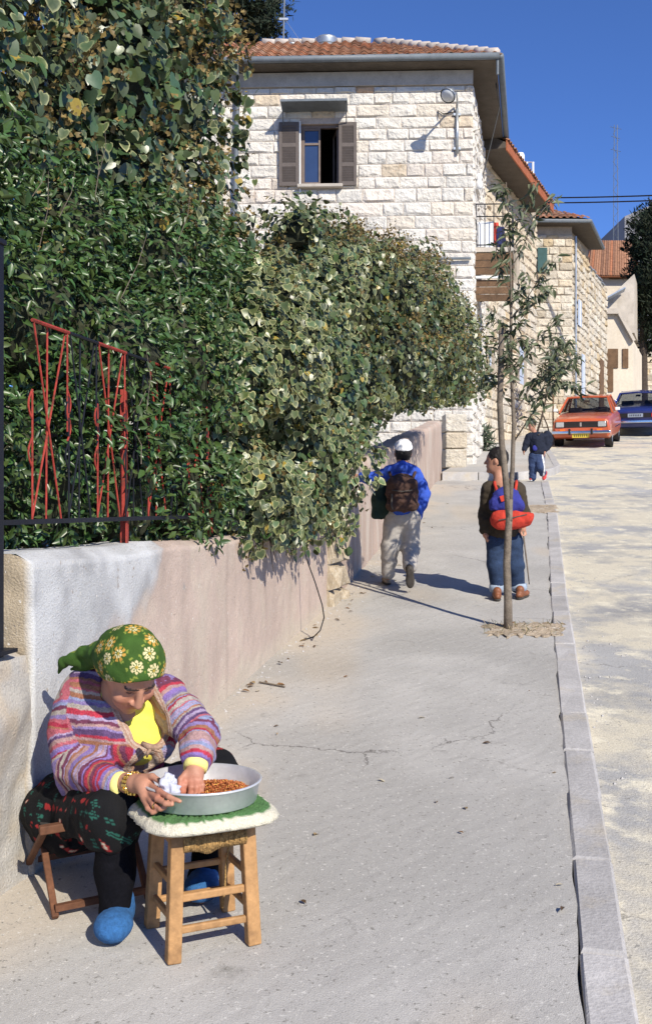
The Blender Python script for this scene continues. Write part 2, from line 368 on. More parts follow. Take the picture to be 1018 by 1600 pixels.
# ---------------------------------------------------------------- stone walls
def stone_variants(n, seed):
    out = []; r = random.Random(seed)
    for q in range(n):
        xs = [0, .09 + r.uniform(-.03, .03), .90 + r.uniform(-.03, .03), 1]; zs = [0, .16 + r.uniform(-.04, .04), .84 + r.uniform(-.04, .04), 1]
        if q % 2: xs = [0, .07, .55 + r.uniform(-.15, .15), .94, 1]
        V = []; nx, nz = len(xs), len(zs)
        for j, z in enumerate(zs):
            for i, x in enumerate(xs):
                e = i in (0, nx - 1) or j in (0, nz - 1)
                V.append((x + (0 if e else r.uniform(-.05, .05)), 0.15 if e else -r.uniform(.15, 1.3), z + (0 if e else r.uniform(-.05, .05))))
        F = []
        for j in range(nz - 1):
            for i in range(nx - 1):
                a = j * nx + i
                F += [(a, a + 1, a + nx + 1), (a, a + nx + 1, a + nx)] if (i + j + q) % 2 else [(a, a + 1, a + nx), (a + 1, a + nx + 1, a + nx)]
        ring = [i for i in range(nx)] + [j * nx + nx - 1 for j in range(1, nz)] + [(nz - 1) * nx + i for i in range(nx - 2, -1, -1)] + [j * nx for j in range(nz - 2, 0, -1)]
        o = len(V)
        for i in ring: V.append((V[i][0], 1.6, V[i][2]))
        k = len(ring)
        for i in range(k): F.append((ring[i], o + i, o + (i + 1) % k, ring[(i + 1) % k]))
        out.append((V, F))
    return out
SV = stone_variants(14, 4)
def var_meshes(m, nm):
    L = []
    for i, (V, F) in enumerate(SV):
        me = bpy.data.meshes.new(nm); me.from_pydata(V, [], F); me.update(); me.materials.append(m); L.append(me)
    return L
SM_NEW = var_meshes(M['stone'], 'stone'); SM_OLD = var_meshes(M['stone_old'], 'stone_old')
def stone_face(parent, O, u, width, z0, z1, ch, seed, meshes, holes=(), vis=None, depth=.035, lens=(.36, .62), gap=.013, quota=300, zfun=None):
    """courses of rough stones on a vertical face; O = lower-left corner seen from outside, u = direction to the right"""
    r = random.Random(seed); u = Vector((u[0], u[1], 0)).normalized(); nrm = Vector((u.y, -u.x, 0))
    rz = math.atan2(u.y, u.x); z = z0; row = 0; rest = MB(); cnt = 0; items = []
    while z < z1 - .05:
        h = min(ch * r.uniform(.90, 1.12), z1 - z)
        if z1 - z - h < ch * .4: h = z1 - z
        a = -r.uniform(0, .3)
        while a < width:
            L = r.uniform(*lens)
            if r.random() < .12: L *= 1.45
            a0, a1 = max(0, a), min(width, a + L)
            if width - a1 < .14: a1 = width
            a = a1 if a1 >= width else a + L
            segs = [(a0, a1)]
            for (h0, h1, hz0, hz1) in holes:
                if z + h > hz0 + .03 and z < hz1 - .03:
                    ns = []
                    for s0, s1 in segs:
                        if s1 <= h0 or s0 >= h1: ns.append((s0, s1))
                        else:
                            if s0 < h0: ns.append((s0, h0))
                            if s1 > h1: ns.append((h1, s1))
                    segs = ns
            for s0, s1 in segs:
                if s1 - s0 < .05: continue
                if zfun is not None and z + h > zfun((s0 + s1) / 2): continue
                items.append((s0, s1, z, h, depth * r.uniform(.6, 1.25), r.randrange(len(meshes))))
        z += h; row += 1
    for (s0, s1, z, h, dp, vi) in items:
        p = Vector((O[0], O[1], 0)) + u * (s0 + gap / 2) + Vector((0, 0, z + gap / 2))
        sx, sz = s1 - s0 - gap, h - gap
        if cnt < quota and (vis is None or vis((s0 + s1) / 2, z + h / 2)):
            o = bpy.data.objects.new('stone', meshes[vi]); COL.objects.link(o)
            o.location = p; o.rotation_euler = (0, 0, rz); o.scale = (sx, dp, sz); o.parent = parent; cnt += 1
        else:
            V, F = SV[vi]
            rest.add([p + u * (v[0] * sx) - nrm * (v[1] * dp) + Vector((0, 0, v[2] * sz)) for v in V], F)
    if rest.v: stuff(rest.build('stonework', meshes[0].materials[0], parent))
    return cnt
def hit(px, py, P0, u):         # pixel against a vertical face through P0 along u -> (distance along, z)
    k = (px - CX) / FPX; a = (P0[0] - k * P0[1]) / (k * u[1] - u[0]); Y = P0[1] + u[1] * a
    return a, CAMZ - (py - HY) / FPX * Y
def wall_with_hole(mb, O, u, width, z0, z1, th, holes):
    u = Vector((u[0], u[1], 0)).normalized(); n = Vector((u.y, -u.x, 0)); O = Vector((O[0], O[1], 0))
    def blk(a0, a1, b0, b1):
        if a1 - a0 < 1e-3 or b1 - b0 < 1e-3: return
        p, q = O + u * a0, O + u * a1
        mb.hexa([p + Vector((0, 0, b0)), q + Vector((0, 0, b0)), q - n * th + Vector((0, 0, b0)), p - n * th + Vector((0, 0, b0)),
                 p + Vector((0, 0, b1)), q + Vector((0, 0, b1)), q - n * th + Vector((0, 0, b1)), p - n * th + Vector((0, 0, b1))])
    hs = sorted(holes); a = 0
    for (h0, h1, k0, k1) in hs:
        blk(a, h0, z0, z1); blk(h0, h1, z0, k0); blk(h0, h1, k1, z1); a = h1
    blk(a, width, z0, z1)

# ---------------------------------------------------------------- the big stone house behind the ivy
C1 = Vector((3.25, 23.0, 0)); LD = Vector((-.9993, .0384, 0)); SD = Vector((.196, .981, 0)).normalized()
FW = 8.6; FO = C1 + LD * FW; FU = -LD; FN = Vector((FU.y, -FU.x, 0))
Z0 = gz(23) - .3; ZT = 11.10; ZE = 11.42
house = thing('stone_house', 'two storey pale stone house with brown shutters above the ivy', 'house', (C1.x - 3, 25, gz(25)))
def fa(px, py):
    a, z = hit(px, py, C1, LD); return FW - a, z          # along face from its left end
w0, wzt = fa(469, 194); w1, wzb = fa(531, 290)
hole = (w0, w1, wzb, wzt)
wl = MB(); wall_with_hole(wl, FO, FU, FW, Z0, ZE + .3, .35, [hole])
SL = 5.3
Cb = C1 + SD * SL; SN = Vector((SD.y, -SD.x, 0))
mbs = wl
q0 = C1 + SD * .003; 
wl.hexa([C1 + FN * -.36 + Vector((0, 0, Z0)), C1 + FN * -.36 + SN * .0 + Vector((0, 0, Z0)) + SD * .0 + Vector((.0, 0, 0)), Cb + Vector((0, 0, Z0)), Cb - SN * .35 + Vector((0, 0, Z0)),
         C1 + FN * -.36 + Vector((0, 0, ZE + .3)), C1 + FN * -.36 + Vector((0, 0, ZE + .3)), Cb + Vector((0, 0, ZE + .3)), Cb - SN * .35 + Vector((0, 0, ZE + .3))])
wallp = wl.build('wall', M['mortar'], house)
xa_vis = fa(300, 200)[0]; zv = fa(400, 470)[1]
stone_face(wallp, FO + FN * .012, FU, FW + .01, Z0, ZT, .277, 21, SM_NEW, [hole], lambda a, z: a > xa_vis and z > zv, quota=300)
stone_face(wallp, C1 + SN * .012, SD, SL, Z0, ZT, .277, 22, SM_NEW, vis=lambda a, z: False, depth=.06, lens=(.3, .55))
# plain band under the eaves
MB().beam(FO + FN * .035 + Vector((0, 0, ZT + .16)), C1 + FN * .035 + Vector((0, 0, ZT + .16)), .08, .31).build('frieze', M['frieze'], house)
# window
def fp(a, z, out=0.0): return FO + FU * a + FN * out + Vector((0, 0, z))
win = MB()
fw_ = .05
win.beam(fp(w0, wzb + .02, -.12), fp(w0, wzt, -.12), .09, .09).beam(fp(w1, wzb + .02, -.12), fp(w1, wzt, -.12), .09, .09)
win.beam(fp(w0, wzt - .035, -.118), fp(w1, wzt - .035, -.118), .09, .07).beam(fp(w0, wzb + .03, -.118), fp(w1, wzb + .03, -.118), .12, .06)
wino = win.build('window', M['wood_frame'], house)
sash = MB(); wm = w0 + (w1 - w0) * .5
for a in (w0 + .07, wm - .02): sash.beam(fp(a, wzb + .06, -.10), fp(a, wzt - .07, -.10), .05, .04)
zc = wzt - .42
for z in (wzb + .085, zc, wzt - .095): sash.beam(fp(w0 + .095, z, -.10), fp(wm - .045, z, -.10), .035, .045)
sash.build('sash', M['wood_frame'], wino)
MB().beam(fp((w0 + .095 + wm - .045) / 2, wzb + .09, -.112), fp((w0 + .095 + wm - .045) / 2, zc - .02, -.112), wm - .045 - w0 - .095, .006, up=FN).build('pane', M['glass'], wino)
MB().beam(fp((w0 + .095 + wm - .045) / 2, zc + .02, -.112), fp((w0 + .095 + wm - .045) / 2, wzt - .1, -.112), wm - .045 - w0 - .095, .006, up=FN).build('pane', M['glass'], wino)
# the right sash swung inwards
MB().beam(fp(w1 - .06, wzb + .08, -.16), fp(w1 - .06, wzt - .08, -.16), .04, .04).beam(fp(w1 - .16, wzb + .08, -.62), fp(w1 - .16, wzt - .08, -.62), .04, .04).beam(fp(w1 - .06, wzb + .09, -.16), fp(w1 - .16, wzb + .09, -.62), .035, .05).beam(fp(w1 - .06, wzt - .09, -.16), fp(w1 - .16, wzt - .09, -.62), .035, .05).build('open_sash', M['wood_frame'], wino)
rm = MB()                        # dark room behind
rc = [fp(w0 - .9, wzb - .9, -.36), fp(w1 + .9, wzb - .9, -.36), fp(w1 + .9, wzb - .9, -3), fp(w0 - .9, wzb - .9, -3)]
rc += [p + Vector((0, 0, wzt - wzb + 1.3)) for p in rc]
rm.add(rc, [(0, 1, 2, 3), (7, 6, 5, 4), (2, 1, 5, 6), (3, 2, 6, 7), (0, 3, 7, 4)]); rm.build('room', M['room'], house)
MB().beam(fp(w0 - .06, wzb - .035, .03), fp(w1 + .06, wzb - .035, .03), .30, .07).build('sill', M['frieze'], house, bevel=.01)
stone_lint = MB()
# shutters folded back on the wall
def shutter(a0, a1, z0_, z1_):
    sh = MB(); o_ = .075; t = .035; st = .07
    sh.beam(fp(a0 + st / 2, z0_, o_), fp(a0 + st / 2, z1_, o_), st, t, up=FN).beam(fp(a1 - st / 2, z0_, o_), fp(a1 - st / 2, z1_, o_), st, t, up=FN)
    for f in (0.03, .33, .64, .97):
        z = z0_ + (z1_ - z0_) * f; sh.beam(fp(a0 + st, z, o_), fp(a1 - st, z, o_), t * .96, .09)
    so_ = sh.build('shutter', M['shutter'], house, bevel=.004)
    for f0, f1 in ((.03, .33), (.33, .64), (.64, .97)):
        za, zb = z0_ + (z1_ - z0_) * f0 + .05, z0_ + (z1_ - z0_) * f1 - .05; k = 6
        for i in range(k):
            z = za + (zb - za) * (i + .5) / k
            MB().beam(fp(a0 + st - .005, z, o_ - .002), fp(a1 - st + .005, z, o_ - .002), .012, (zb - za) / k * 1.15, up=(FN * .55 + Vector((0, 0, 1)))).build('slat', M['shutter'], so_)
s0a, s0z = fa(436, 193); s0b, s0y = fa(467, 292)
shutter(s0a, s0b, s0y, s0z)
s1a, s1z = fa(529, 193); s1b, s1y = fa(557, 291)
shutter(s1a, s1b, s1y, s1z)
# pale strip (window blind tape) hanging beside the left shutter
MB().beam(fp(s0b + .025, s0y - .15, .05), fp(s0b + .025, s0z + .02, .05), .03, .012, up=FN).build('blind_strap', M['white_paint'], house)
# sheet-metal hood over the window with two stays
ha, hz = fa(441, 176); hb, _ = fa(543, 176)
hd = MB(); k = 14
for i in range(k):
    a = ha + (hb - ha) * (i + .5) / k
    hd.beam(fp(a, hz, .01), fp(a, hz + .03 + (.012 if i % 2 else 0), .62), (hb - ha) / k * 1.02, .012)
ho = hd.build('window_hood', M['metal_grey'], house)
for a in (ha + .03, hb - .03): MB().tube([fp(a, hz + .02, .5), fp(a, hz - .32, .05)], .012, 6).build('stay', M['metal_grey'], ho)
MB().beam(fp(ha, hz + .03, .625), fp(hb, hz + .03, .625), .012, .05).build('hood_edge', M['metal_grey'], ho)
# conduit low on the wall, drain pipe and gutter
ca, cz = fa(330, 409); MB().tube([fp(ca, cz, .10), fp(FW - .05, cz, .10)], .03, 8).build('conduit', M['metal_grey'], house, True)
da, dz = fa(373, 100); db, dz2 = fa(366, 420)
MB().tube([fp(da, ZE + .05, .55), fp(da, ZE - .12, .50), fp(da, ZE - .42, .14), fp(da - .02, ZE - .6, .11), fp(db, dz2, .11), fp(db - .02, Z0 + .4, .11)], .058, 10).build('drain_pipe', M['metal_grey'], house, True)
# roof : hip roof with overhang
OV, OVS = .50, .46
e = [FO + LD * .3 + FN * OV, C1 + FN * OV + SN * OVS + SD * 0]
EF_L = Vector((FO.x - .5, 0, 0)); 
pFR = C1 + FN * OV + FU * OVS; pFL = FO + FN * OV - FU * OVS
pBR = pFR + SD * (SL + 1.05); pBL = pFL + SD * (SL + 1.05)
tanp = .545
wdt = (SL + 1.05) / 2 * abs(SD.dot(FN)); rh = wdt * tanp
zr = ZE + .12
ins = wdt
rR = (pFR + pBR) / 2 - FU * ins; rL = (pFL + pBL) / 2 + FU * ins
def zz(p, z): return Vector((p.x, p.y, z))
roof = MB()
A, B, C_, D = [zz(p, zr) for p in (pFL, pFR, pBR, pBL)]; E, F_ = zz(rL, zr + rh), zz(rR, zr + rh)
dn = Vector((0, 0, -.10))
roof.add([A, B, C_, D, E, F_, A + dn, B + dn, C_ + dn, D + dn], [(0, 1, 5, 4), (1, 2, 5), (2, 3, 4, 5), (3, 0, 4), (0, 6, 7, 1), (1, 7, 8, 2), (2, 8, 9, 3), (3, 9, 6, 0), (9, 8, 7, 6)])
roofo = roof.build('roof', M['soffit'], house)
# individual tiles on the street-facing slope
tv, tf = [], []
TW, TL = .235, .40; nseg = 8
for j in (0, 1):
    for i in range(nseg + 1):
        x = TW * i / nseg; z = .045 * math.sin(math.pi * min(1, i / 5)) if i <= 5 else -.012 * math.sin(math.pi * (i - 5) / 3)
        tv.append((x, j * TL, z + (.028 if j == 0 else 0)))
n_ = nseg + 1
tf = [(i, i + 1, i + 1 + n_, i + n_) for i in range(nseg)]
o_ = len(tv); tv += [(v[0], v[1], v[2] - .018) for v in tv[:n_]]; tf += [(o_ + i, o_ + i + 1, i + 1, i) for i in range(nseg)]
tme = bpy.data.meshes.new('tile'); tme.from_pydata(tv, [], tf); tme.update(); tme.materials.append(M['tile'])
fu = FU; up_s = (F_ - (B - FU * ins)).normalized(); up_s = (up_s - fu * up_s.dot(fu)).normalized(); nn_ = fu.cross(up_s).normalized()
rr = random.Random(9)
vmin = fa(318, 90)[0]
cnt = 0; slope_len = math.hypot(wdt, rh)
def slope_tiles(Pc, fu, up_s, nn_, length, slope_len, ins0, ins1, amin, parent, mesh, seed, cap=300):
    rr = random.Random(seed); cnt = 0; rest = MB(); nrow = int(slope_len / .335) + 1
    for r_ in range(nrow):
        s = r_ * .335 - .06; f = max(0, s) / slope_len
        a = 0
        while a < length:
            if a > ins0 * f - .1 and a + TW < length - ins1 * f + .12:
                p = Pc + fu * a + up_s * (s + rr.uniform(-.015, .015)) + nn_ * (.025 + rr.uniform(0, .012))
                mw = Matrix((( *fu, 0), (*up_s, 0), (*nn_, 0), (0, 0, 0, 1))).transposed(); mw.translation = p
                if a >= amin and cnt < cap:
                    o = bpy.data.objects.new('tile', mesh); COL.objects.link(o); o.parent = parent; o.matrix_basis = mw; cnt += 1
                else: rest.add([mw @ Vector(v) for v in tv], tf)
            a += TW
    if rest.v: stuff(rest.build('tile_field', M['tile'], parent))
slope_tiles(A, fu, up_s, nn_, (B - A).length, slope_len, ins, ins, vmin, roofo, tme, 9)
# hip and ridge caps
def caps(p, q, parent, w=.12, step=.33):
    t = (q - p); n = max(1, int(t.length / step)); t.normalize()
    for i in range(n):
        a = p + t * (i * step); b = a + t * (step + .05)
        MB().tube([a + Vector((0, 0, .05)), b + Vector((0, 0, .035))], [w, w * .82], 8).build('ridge_tile', M['ridge'], parent, True)
caps(B, F_, roofo); caps(E + (F_ - E) * .15, F_, roofo)
gut = MB()
gp = [A + FN * .05 + Vector((0, 0, -.03)), B + FN * .05 + FU * .05 + Vector((0, 0, -.03)), C_ + FU * .05 + Vector((0, 0, -.03))]
gut.tube(gp[:2], .075, 10).build('gutter', M['metal_grey'], roofo, True)
MB().tube([gp[1] + FU * .03, gp[2] + SN * .03], .075, 10).build('gutter', M['metal_grey'], roofo, True)
# fascia down the corner of the eaves
MB().tube([B + FU * .02 + FN * .02 + Vector((0, 0, -.1)), B + FU * .02 + FN * .02 + Vector((0, 0, -.42))], .03, 8).build('corner_spout', M['metal_grey'], roofo)
# wall lamp
lb, lz = fa(713, 172); _, lz2 = fa(713, 242)
lamp = thing('street_lamp', 'grey street lamp on a bent arm fixed to the house corner', 'street lamp', fp(lb, lz2, .0))
MB().tube([fp(lb, lz2, .07), fp(lb, lz - .0, .07)], .035, 10).build('pole', M['zinc'], lamp, True)
head = W(700, 148, 22.1)
hp = [fp(lb, lz, .07), fp(lb, lz + .12, .12), fp(lb - .02, lz + .16, .3), fp(lb - .06, lz + .17, .55), head + Vector((.04, .22, .02))]
MB().tube(hp, .022, 8).build('arm', M['zinc'], lamp, True)
hx = Vector((-.45, -.55, -.75)).normalized()
M['lampglass'] = mat('lamp_bowl_glass', (.55, .57, .58), .15, .05, 20, 0, spec=.6)
lh = MB(); lh.lathe(head, [(.02, -.22), (.05, -.2), (.08, -.1), (.15, -.02), (.175, .03), (.17, .05)], 20, axis=hx); lh.build('shade', M['zinc'], lamp, True)
MB().lathe(head + hx * .05, [(.150, -.01), (.13, .02), (.09, .04), (.005, .05)], 20, axis=hx).build('glass_bowl', M['lampglass'], lamp, True)
for z in (lz2 + .12, lz - .12): MB().beam(fp(lb - .08, z, .05), fp(lb + .08, z, .05), .06, .05).build('bracket', M['zinc'], lamp)
MB().tube([fp(lb - .02, lz - .05, .05), fp(lb - .3, lz - .1, .05), fp(lb - .42, lz - .02, .05), fp(lb - .4, lz - .2, .05)], .012, 6).build('cable', M['wire'], lamp)
# white insulator and cable at the corner
ins_o = tag(MB().lathe(C1 + SN * .12 + SD * .35 + Vector((0, 0, 9.05)), [(.0, -.16), (.07, -.14), (.085, -.02), (.05, .06), (.085, .1), (.06, .18), (0, .2)], 12).build('cable_insulator', M['white_paint'], None, True), 'small white insulator on the house side wall below the eaves', 'insulator')
p = C1 + SN * .15 + SD * .35 + Vector((0, 0, 9.0))
tag(MB().tube([p, p + Vector((.25, .2, .9)), p + Vector((.5, .4, 1.9)), pFR + SD * 1.2 + Vector((-.05, 0, ZE))], .014, 6).build('roof_cable', M['wire']), 'slack cable rising from the insulator to the eaves', 'cable')
# tank, vent and aerial on the roof
tk = thing('water_tank', 'round zinc water tank standing on the tiled roof', 'tank', W(510, 75, 25.6))
tp = W(510, 66, 25.6)
MB().lathe(tp, [(0, -.62), (.27, -.62), (.27, .0), (.275, .02), (.275, .06), (.25, .09), (.0, .12)], 28).build('drum', M['zinc'], tk, True)
for z in (-.35, -.1): MB().lathe(tp + Vector((0, 0, z)), [(.27, -.015), (.282, 0), (.27, .015)], 28).build('hoop', M['metal_grey'], tk, True)
tag(MB().lathe(W(456, 72, 25.6), [(0, -.5), (.09, -.5), (.09, .0), (.12, .01), (.12, .05), (0, .08)], 14).build('roof_vent', M['zinc'], None, True), 'short pale vent pipe on the roof beside the tank', 'vent')
ae = thing('aerial_mast', 'thin aerial pole held by a guy wire on the roof', 'aerial', W(443, 78, 25.8))
MB().tube([W(442, 84, 25.8), W(445, -40, 25.8)], .022, 8).build('pole', M['metal_grey'], ae)
MB().tube([W(445, 30, 25.8), W(476, 74, 25.4)], .006, 5).build('guy_wire', M['zinc'], ae)
MB().beam(W(436, 30, 25.8), W(450, 30, 25.8), .05, .05).build('bracket', M['zinc'], ae)

# ---------------------------------------------------------------- balcony on the side wall
bal = thing('balcony', 'timber clad balcony with iron railing on the house side', 'balcony', C1 + SD * .4 + Vector((.4, 0, 7.5)))
bz = 7.58; b0 = C1 + SD * .35; b1 = C1 + SD * 2.0; bw = .86
def bp(s, o, z): return C1 + SD * s + FU * o + Vector((0, 0, z))
MB().hexa([bp(.3, .02, bz - .10), bp(.3, bw + .03, bz - .10), bp(2.0, bw + .03, bz - .10), bp(2.0, .02, bz - .10), bp(.3, .02, bz), bp(.3, bw + .03, bz), bp(2.0, bw + .03, bz), bp(2.0, .02, bz)]).build('floor_slab', M['concrete'], bal)
for zt, n, o1, s0 in ((bz - .12, 3, bw, .34), (bz - .70, 3, bw - .05, .42)):
    for i in range(n):
        z = zt - .165 * (i + .5)
        MB().beam(bp(s0, .03, z), bp(s0, o1, z), .03, .152).build('plank', M['wood_dark'], bal, bevel=.004)
        MB().beam(bp(s0 + .02, o1 - .015, z), bp(1.95, o1 - .015, z), .03, .152).build('plank', M['wood_dark'], bal, bevel=.004)
MB().beam(bp(.36, .05, bz - .66), bp(.36, bw - .05, bz - .66), .05, .05).build('ledge', M['white_paint'], bal)
for o_ in (.06, .25, .45, .65, bw): MB().tube([bp(.33, o_, bz), bp(.33, o_, bz + .98)], .011, 6).build('railing_bar', M['black_iron'], bal)
for s_ in (.6, .9, 1.2, 1.5, 1.8, 1.98): MB().tube([bp(s_, bw, bz), bp(s_, bw, bz + .98)], .011, 6).build('railing_bar', M['black_iron'], bal)
for z in (.06, .70, .98):
    MB().tube([bp(.33, .03, bz + z), bp(.33, bw, bz + z), bp(1.98, bw, bz + z)], .014, 6).build('rail', M['black_iron'], bal)
cab = thing('cabinet', 'small white cabinet standing on the balcony behind the railing', 'cabinet', bp(.5, .25, bz))
MB().beam(bp(.62, .26, bz + .005), bp(.62, .26, bz + .62), .37, .3, up=-SD).build('carcass', M['white_paint'], cab, bevel=.005)
MB().beam(bp(.462, .18, bz + .05), bp(.462, .18, bz + .57), .155, .012, up=-SD).build('door', M['white_paint'], cab); MB().beam(bp(.462, .345, bz + .05), bp(.462, .345, bz + .57), .155, .012, up=-SD).build('door', M['white_paint'], cab)
M['cloth_red'] = mat('cloth_red', (.5, .06, .04), .9, .2, 10, .2, 80); M['cloth_navy'] = mat('cloth_navy', (.02, .025, .09), .9, .25, 10, .2, 80)
for nm, mm, o_, wd, z0_, z1_, lb_ in (('hanging_shirt', 'cloth_red', .50, .10, .1, .62, 'red cloth hanging over the balcony beside the cabinet'), ('hanging_trousers', 'cloth_navy', .60, .16, .03, .52, 'navy cloth hanging over the balcony beside the red one')):
    V = []; F = []
    for i in range(9):
        for j in range(9):
            t = i / 8; s = j / 8
            V.append(bp(.52 + .03 * math.sin(t * 9 + s * 2) * s + (.02 if nm == 'hanging_shirt' else .0), o_ + wd * (t - .5) * (1 + .5 * s), bz + z1_ + (z0_ - z1_) * s))
    F = [(i * 9 + j, i * 9 + j + 1, (i + 1) * 9 + j + 1, (i + 1) * 9 + j) for i in range(8) for j in range(8)]
    o = MB().add(V, F).build(nm, M[mm], None, True); sm = o.modifiers.new('thick', 'SOLIDIFY'); sm.thickness = .012
    tag(o, lb_, 'laundry')

# ---------------------------------------------------------------- second stone house, turned along the bend
D2 = Vector((.395, .919, 0)).normalized(); N2 = Vector((D2.y, -D2.x, 0)); P2 = Vector((4.25, 28.0, 0)); L2 = 6.7
h2 = thing('stone_house', 'pale stone house with red-brown eaves board beyond the balcony', 'house', P2 + Vector((0, 0, gz(28))))
z20, z2t = gz(28) - .2, 11.15
# shutters and doors: (px left, px right, py top, py bottom, material)
M['teal'] = mat('teal_paint', (.035, .085, .085), .7, .15, 6, .1); M['pale_blue'] = mat('pale_blue_paint', (.42, .48, .58), .7, .12, 6, .1)
ops = []
for (x0, x1, y0, y1, mm, kind) in ((798, 811, 392, 440, 'teal', 'window'), (762, 772, 545, 605, 'pale_blue', 'window'), (806, 822, 535, 600, 'pale_blue', 'door')):
    a0, zt_ = hit(x0, y0, P2, D2); a1, _ = hit(x1, y0, P2, D2); _, zb_ = hit((x0 + x1) / 2, y1, P2, D2); _, zt_ = hit((x0 + x1) / 2, y0, P2, D2)
    ops.append((a0, a1, zb_, zt_, mm, kind))
mb = MB(); wall_with_hole(mb, P2, D2, L2, z20, z2t + .3, .5, [o[:4] for o in ops]); w2 = mb.build('wall', M['mortar_old'], h2)
MB().hexa([P2 - N2 * .45 + Vector((0, 0, z20)), P2 - N2 * .45 + D2 * L2 + Vector((0, 0, z20)), P2 - N2 * 5 + D2 * L2 + Vector((0, 0, z20)), P2 - N2 * 1.2 + Vector((0, 0, z20)),
           P2 - N2 * .45 + Vector((0, 0, z2t)), P2 - N2 * .45 + D2 * L2 + Vector((0, 0, z2t)), P2 - N2 * 5 + D2 * L2 + Vector((0, 0, z2t)), P2 - N2 * 1.2 + Vector((0, 0, z2t))]).build('rear_wall', M['mortar_old'], h2)
stone_face(w2, P2 + N2 * .012, D2, L2, z20, z2t, .27, 31, SM_OLD, [o[:4] for o in ops], lambda a, z: z > gz(28) + .1, depth=.05, lens=(.3, .6), quota=300)
for a0, a1, zb_, zt_, mm, kind in ops:
    p = lambda a, z, o=0.0: P2 + D2 * a + N2 * o + Vector((0, 0, z))
    wn = MB().beam(p((a0 + a1) / 2, zb_ + .005, -.12), p((a0 + a1) / 2, zt_ - .005, -.12), a1 - a0 - .01, .04, up=N2).build(kind, M[mm], h2)
    k = 5
    for i in range(k): MB().beam(p(a0 + .04, zb_ + (zt_ - zb_) * (i + .5) / k, -.09), p(a1 - .04, zb_ + (zt_ - zb_) * (i + .5) / k, -.09), .02, (zt_ - zb_) / k * .8).build('panel', M[mm], wn)
ev = .75; e0 = P2 + N2 * ev - D2 * .6; e1 = P2 + N2 * ev + D2 * 5.7; zb2 = 11.10
rf = MB(); i0 = P2 - N2 * 2.6 - D2 * .6; i1 = P2 - N2 * 2.6 + D2 * 5.7
top = zb2 + .27 + (ev + 2.6) * .5
rf.add([e0 + Vector((0, 0, zb2 + .20)), e1 + Vector((0, 0, zb2 + .20)), i1 + Vector((0, 0, top)), i0 + Vector((0, 0, top)), e0 + Vector((0, 0, zb2 + .06)), e1 + Vector((0, 0, zb2 + .06)), i1 + Vector((0, 0, zb2 + .06)), i0 + Vector((0, 0, zb2 + .06))],
       [(0, 1, 2, 3), (4, 7, 6, 5), (0, 4, 5, 1), (1, 5, 6, 2), (2, 6, 7, 3), (3, 7, 4, 0)])
rf2 = rf.build('roof', M['soffit'], h2)
MB().beam(e0 + N2 * .02 + Vector((0, 0, zb2 + .12)), e1 + N2 * .02 + Vector((0, 0, zb2 + .12)), .035, .27).build('eaves_board', M['barge'], rf2)
us2 = ((i0 + Vector((0, 0, top))) - (e0 + Vector((0, 0, zb2 + .2)))).normalized()
slope_tiles(e0 + Vector((0, 0, zb2 + .22)), D2, us2, D2.cross(us2).normalized(), (e1 - e0).length, 3.4, 0, 0, 99, rf2, tme, 5)
t2 = W(815, 232, 31.0)
tv2 = thing('roof_cistern', 'small white cistern pair on the second house roof', 'tank', t2)
t2 = W(812, 250, 31)
MB().lathe(t2, [(0, -.5), (.13, -.5), (.13, .12), (.1, .2), (0, .23)], 16).build('drum', M['white_paint'], tv2, True)
MB().tube([t2 + Vector((.2, .2, -.55)), t2 + Vector((.24, .2, 0.0)), t2 + Vector((.42, .2, 0.0)), t2 + Vector((.42, .2, -.75))], .035, 8).build('pipe', M['white_paint'], tv2)

# ---------------------------------------------------------------- third stone house at the bend
P3 = Vector((8.41, 35.5, 0)); W3 = 2.6; h3 = thing('stone_house', 'tall narrow stone house with dark eaves at the street bend', 'house', (8, 36, gz(36)))
z30, z3t = gz(35) - .3, 11.05
U3 = Vector((1, 0.02, 0)).normalized(); N3 = Vector((U3.y, -U3.x, 0)); O3 = P3 - U3 * W3
S3 = D2; NS3 = N2; L3 = 3.4
a0, zt_ = hit(838, 388, P3, -U3); a1, zb_ = hit(853, 426, P3, -U3)
mb = MB(); wall_with_hole(mb, O3, U3, W3, z30, z3t + .35, .4, []); 
mb.hexa([P3 - N3 * .38 + Vector((0, 0, z30)), P3 - N3 * .37 + Vector((0, 0, z30)), P3 + S3 * L3 + Vector((0, 0, z30)), P3 + S3 * L3 - U3 * 2.4 + Vector((0, 0, z30)),
         P3 - N3 * .38 + Vector((0, 0, z3t + .3)), P3 - N3 * .37 + Vector((0, 0, z3t + .3)), P3 + S3 * L3 + Vector((0, 0, z3t + .3)), P3 + S3 * L3 - U3 * 2.4 + Vector((0, 0, z3t + .3))])
w3 = mb.build('wall', M['mortar_old'], h3)
stone_face(w3, O3 + N3 * .012, U3, W3 + .01, z30, z3t, .26, 41, SM_OLD, [], lambda a, z: a > .7 and z > gz(35) + .5, depth=.04, lens=(.26, .46), quota=150)
stone_face(w3, P3 + NS3 * .012, S3, L3, z30, z3t, .26, 42, SM_OLD, [], lambda a, z: z > gz(36) + 1.3, depth=.05, lens=(.3, .55), quota=150)
sh3 = MB().beam(P3 - U3 * (a0 + a1) / 2 + N3 * .1 + Vector((0, 0, zb_)), P3 - U3 * (a0 + a1) / 2 + N3 * .1 + Vector((0, 0, zt_)), abs(a0 - a1), .04, up=N3).build('shutter', M['teal'], h3)
MB().tube([P3 + NS3 * .08 + S3 * .25 + Vector((0, 0, z3t)), P3 + NS3 * .08 + S3 * .25 + Vector((0, 0, gz(36)))], .04, 8).build('drain_pipe', M['zinc'], h3)
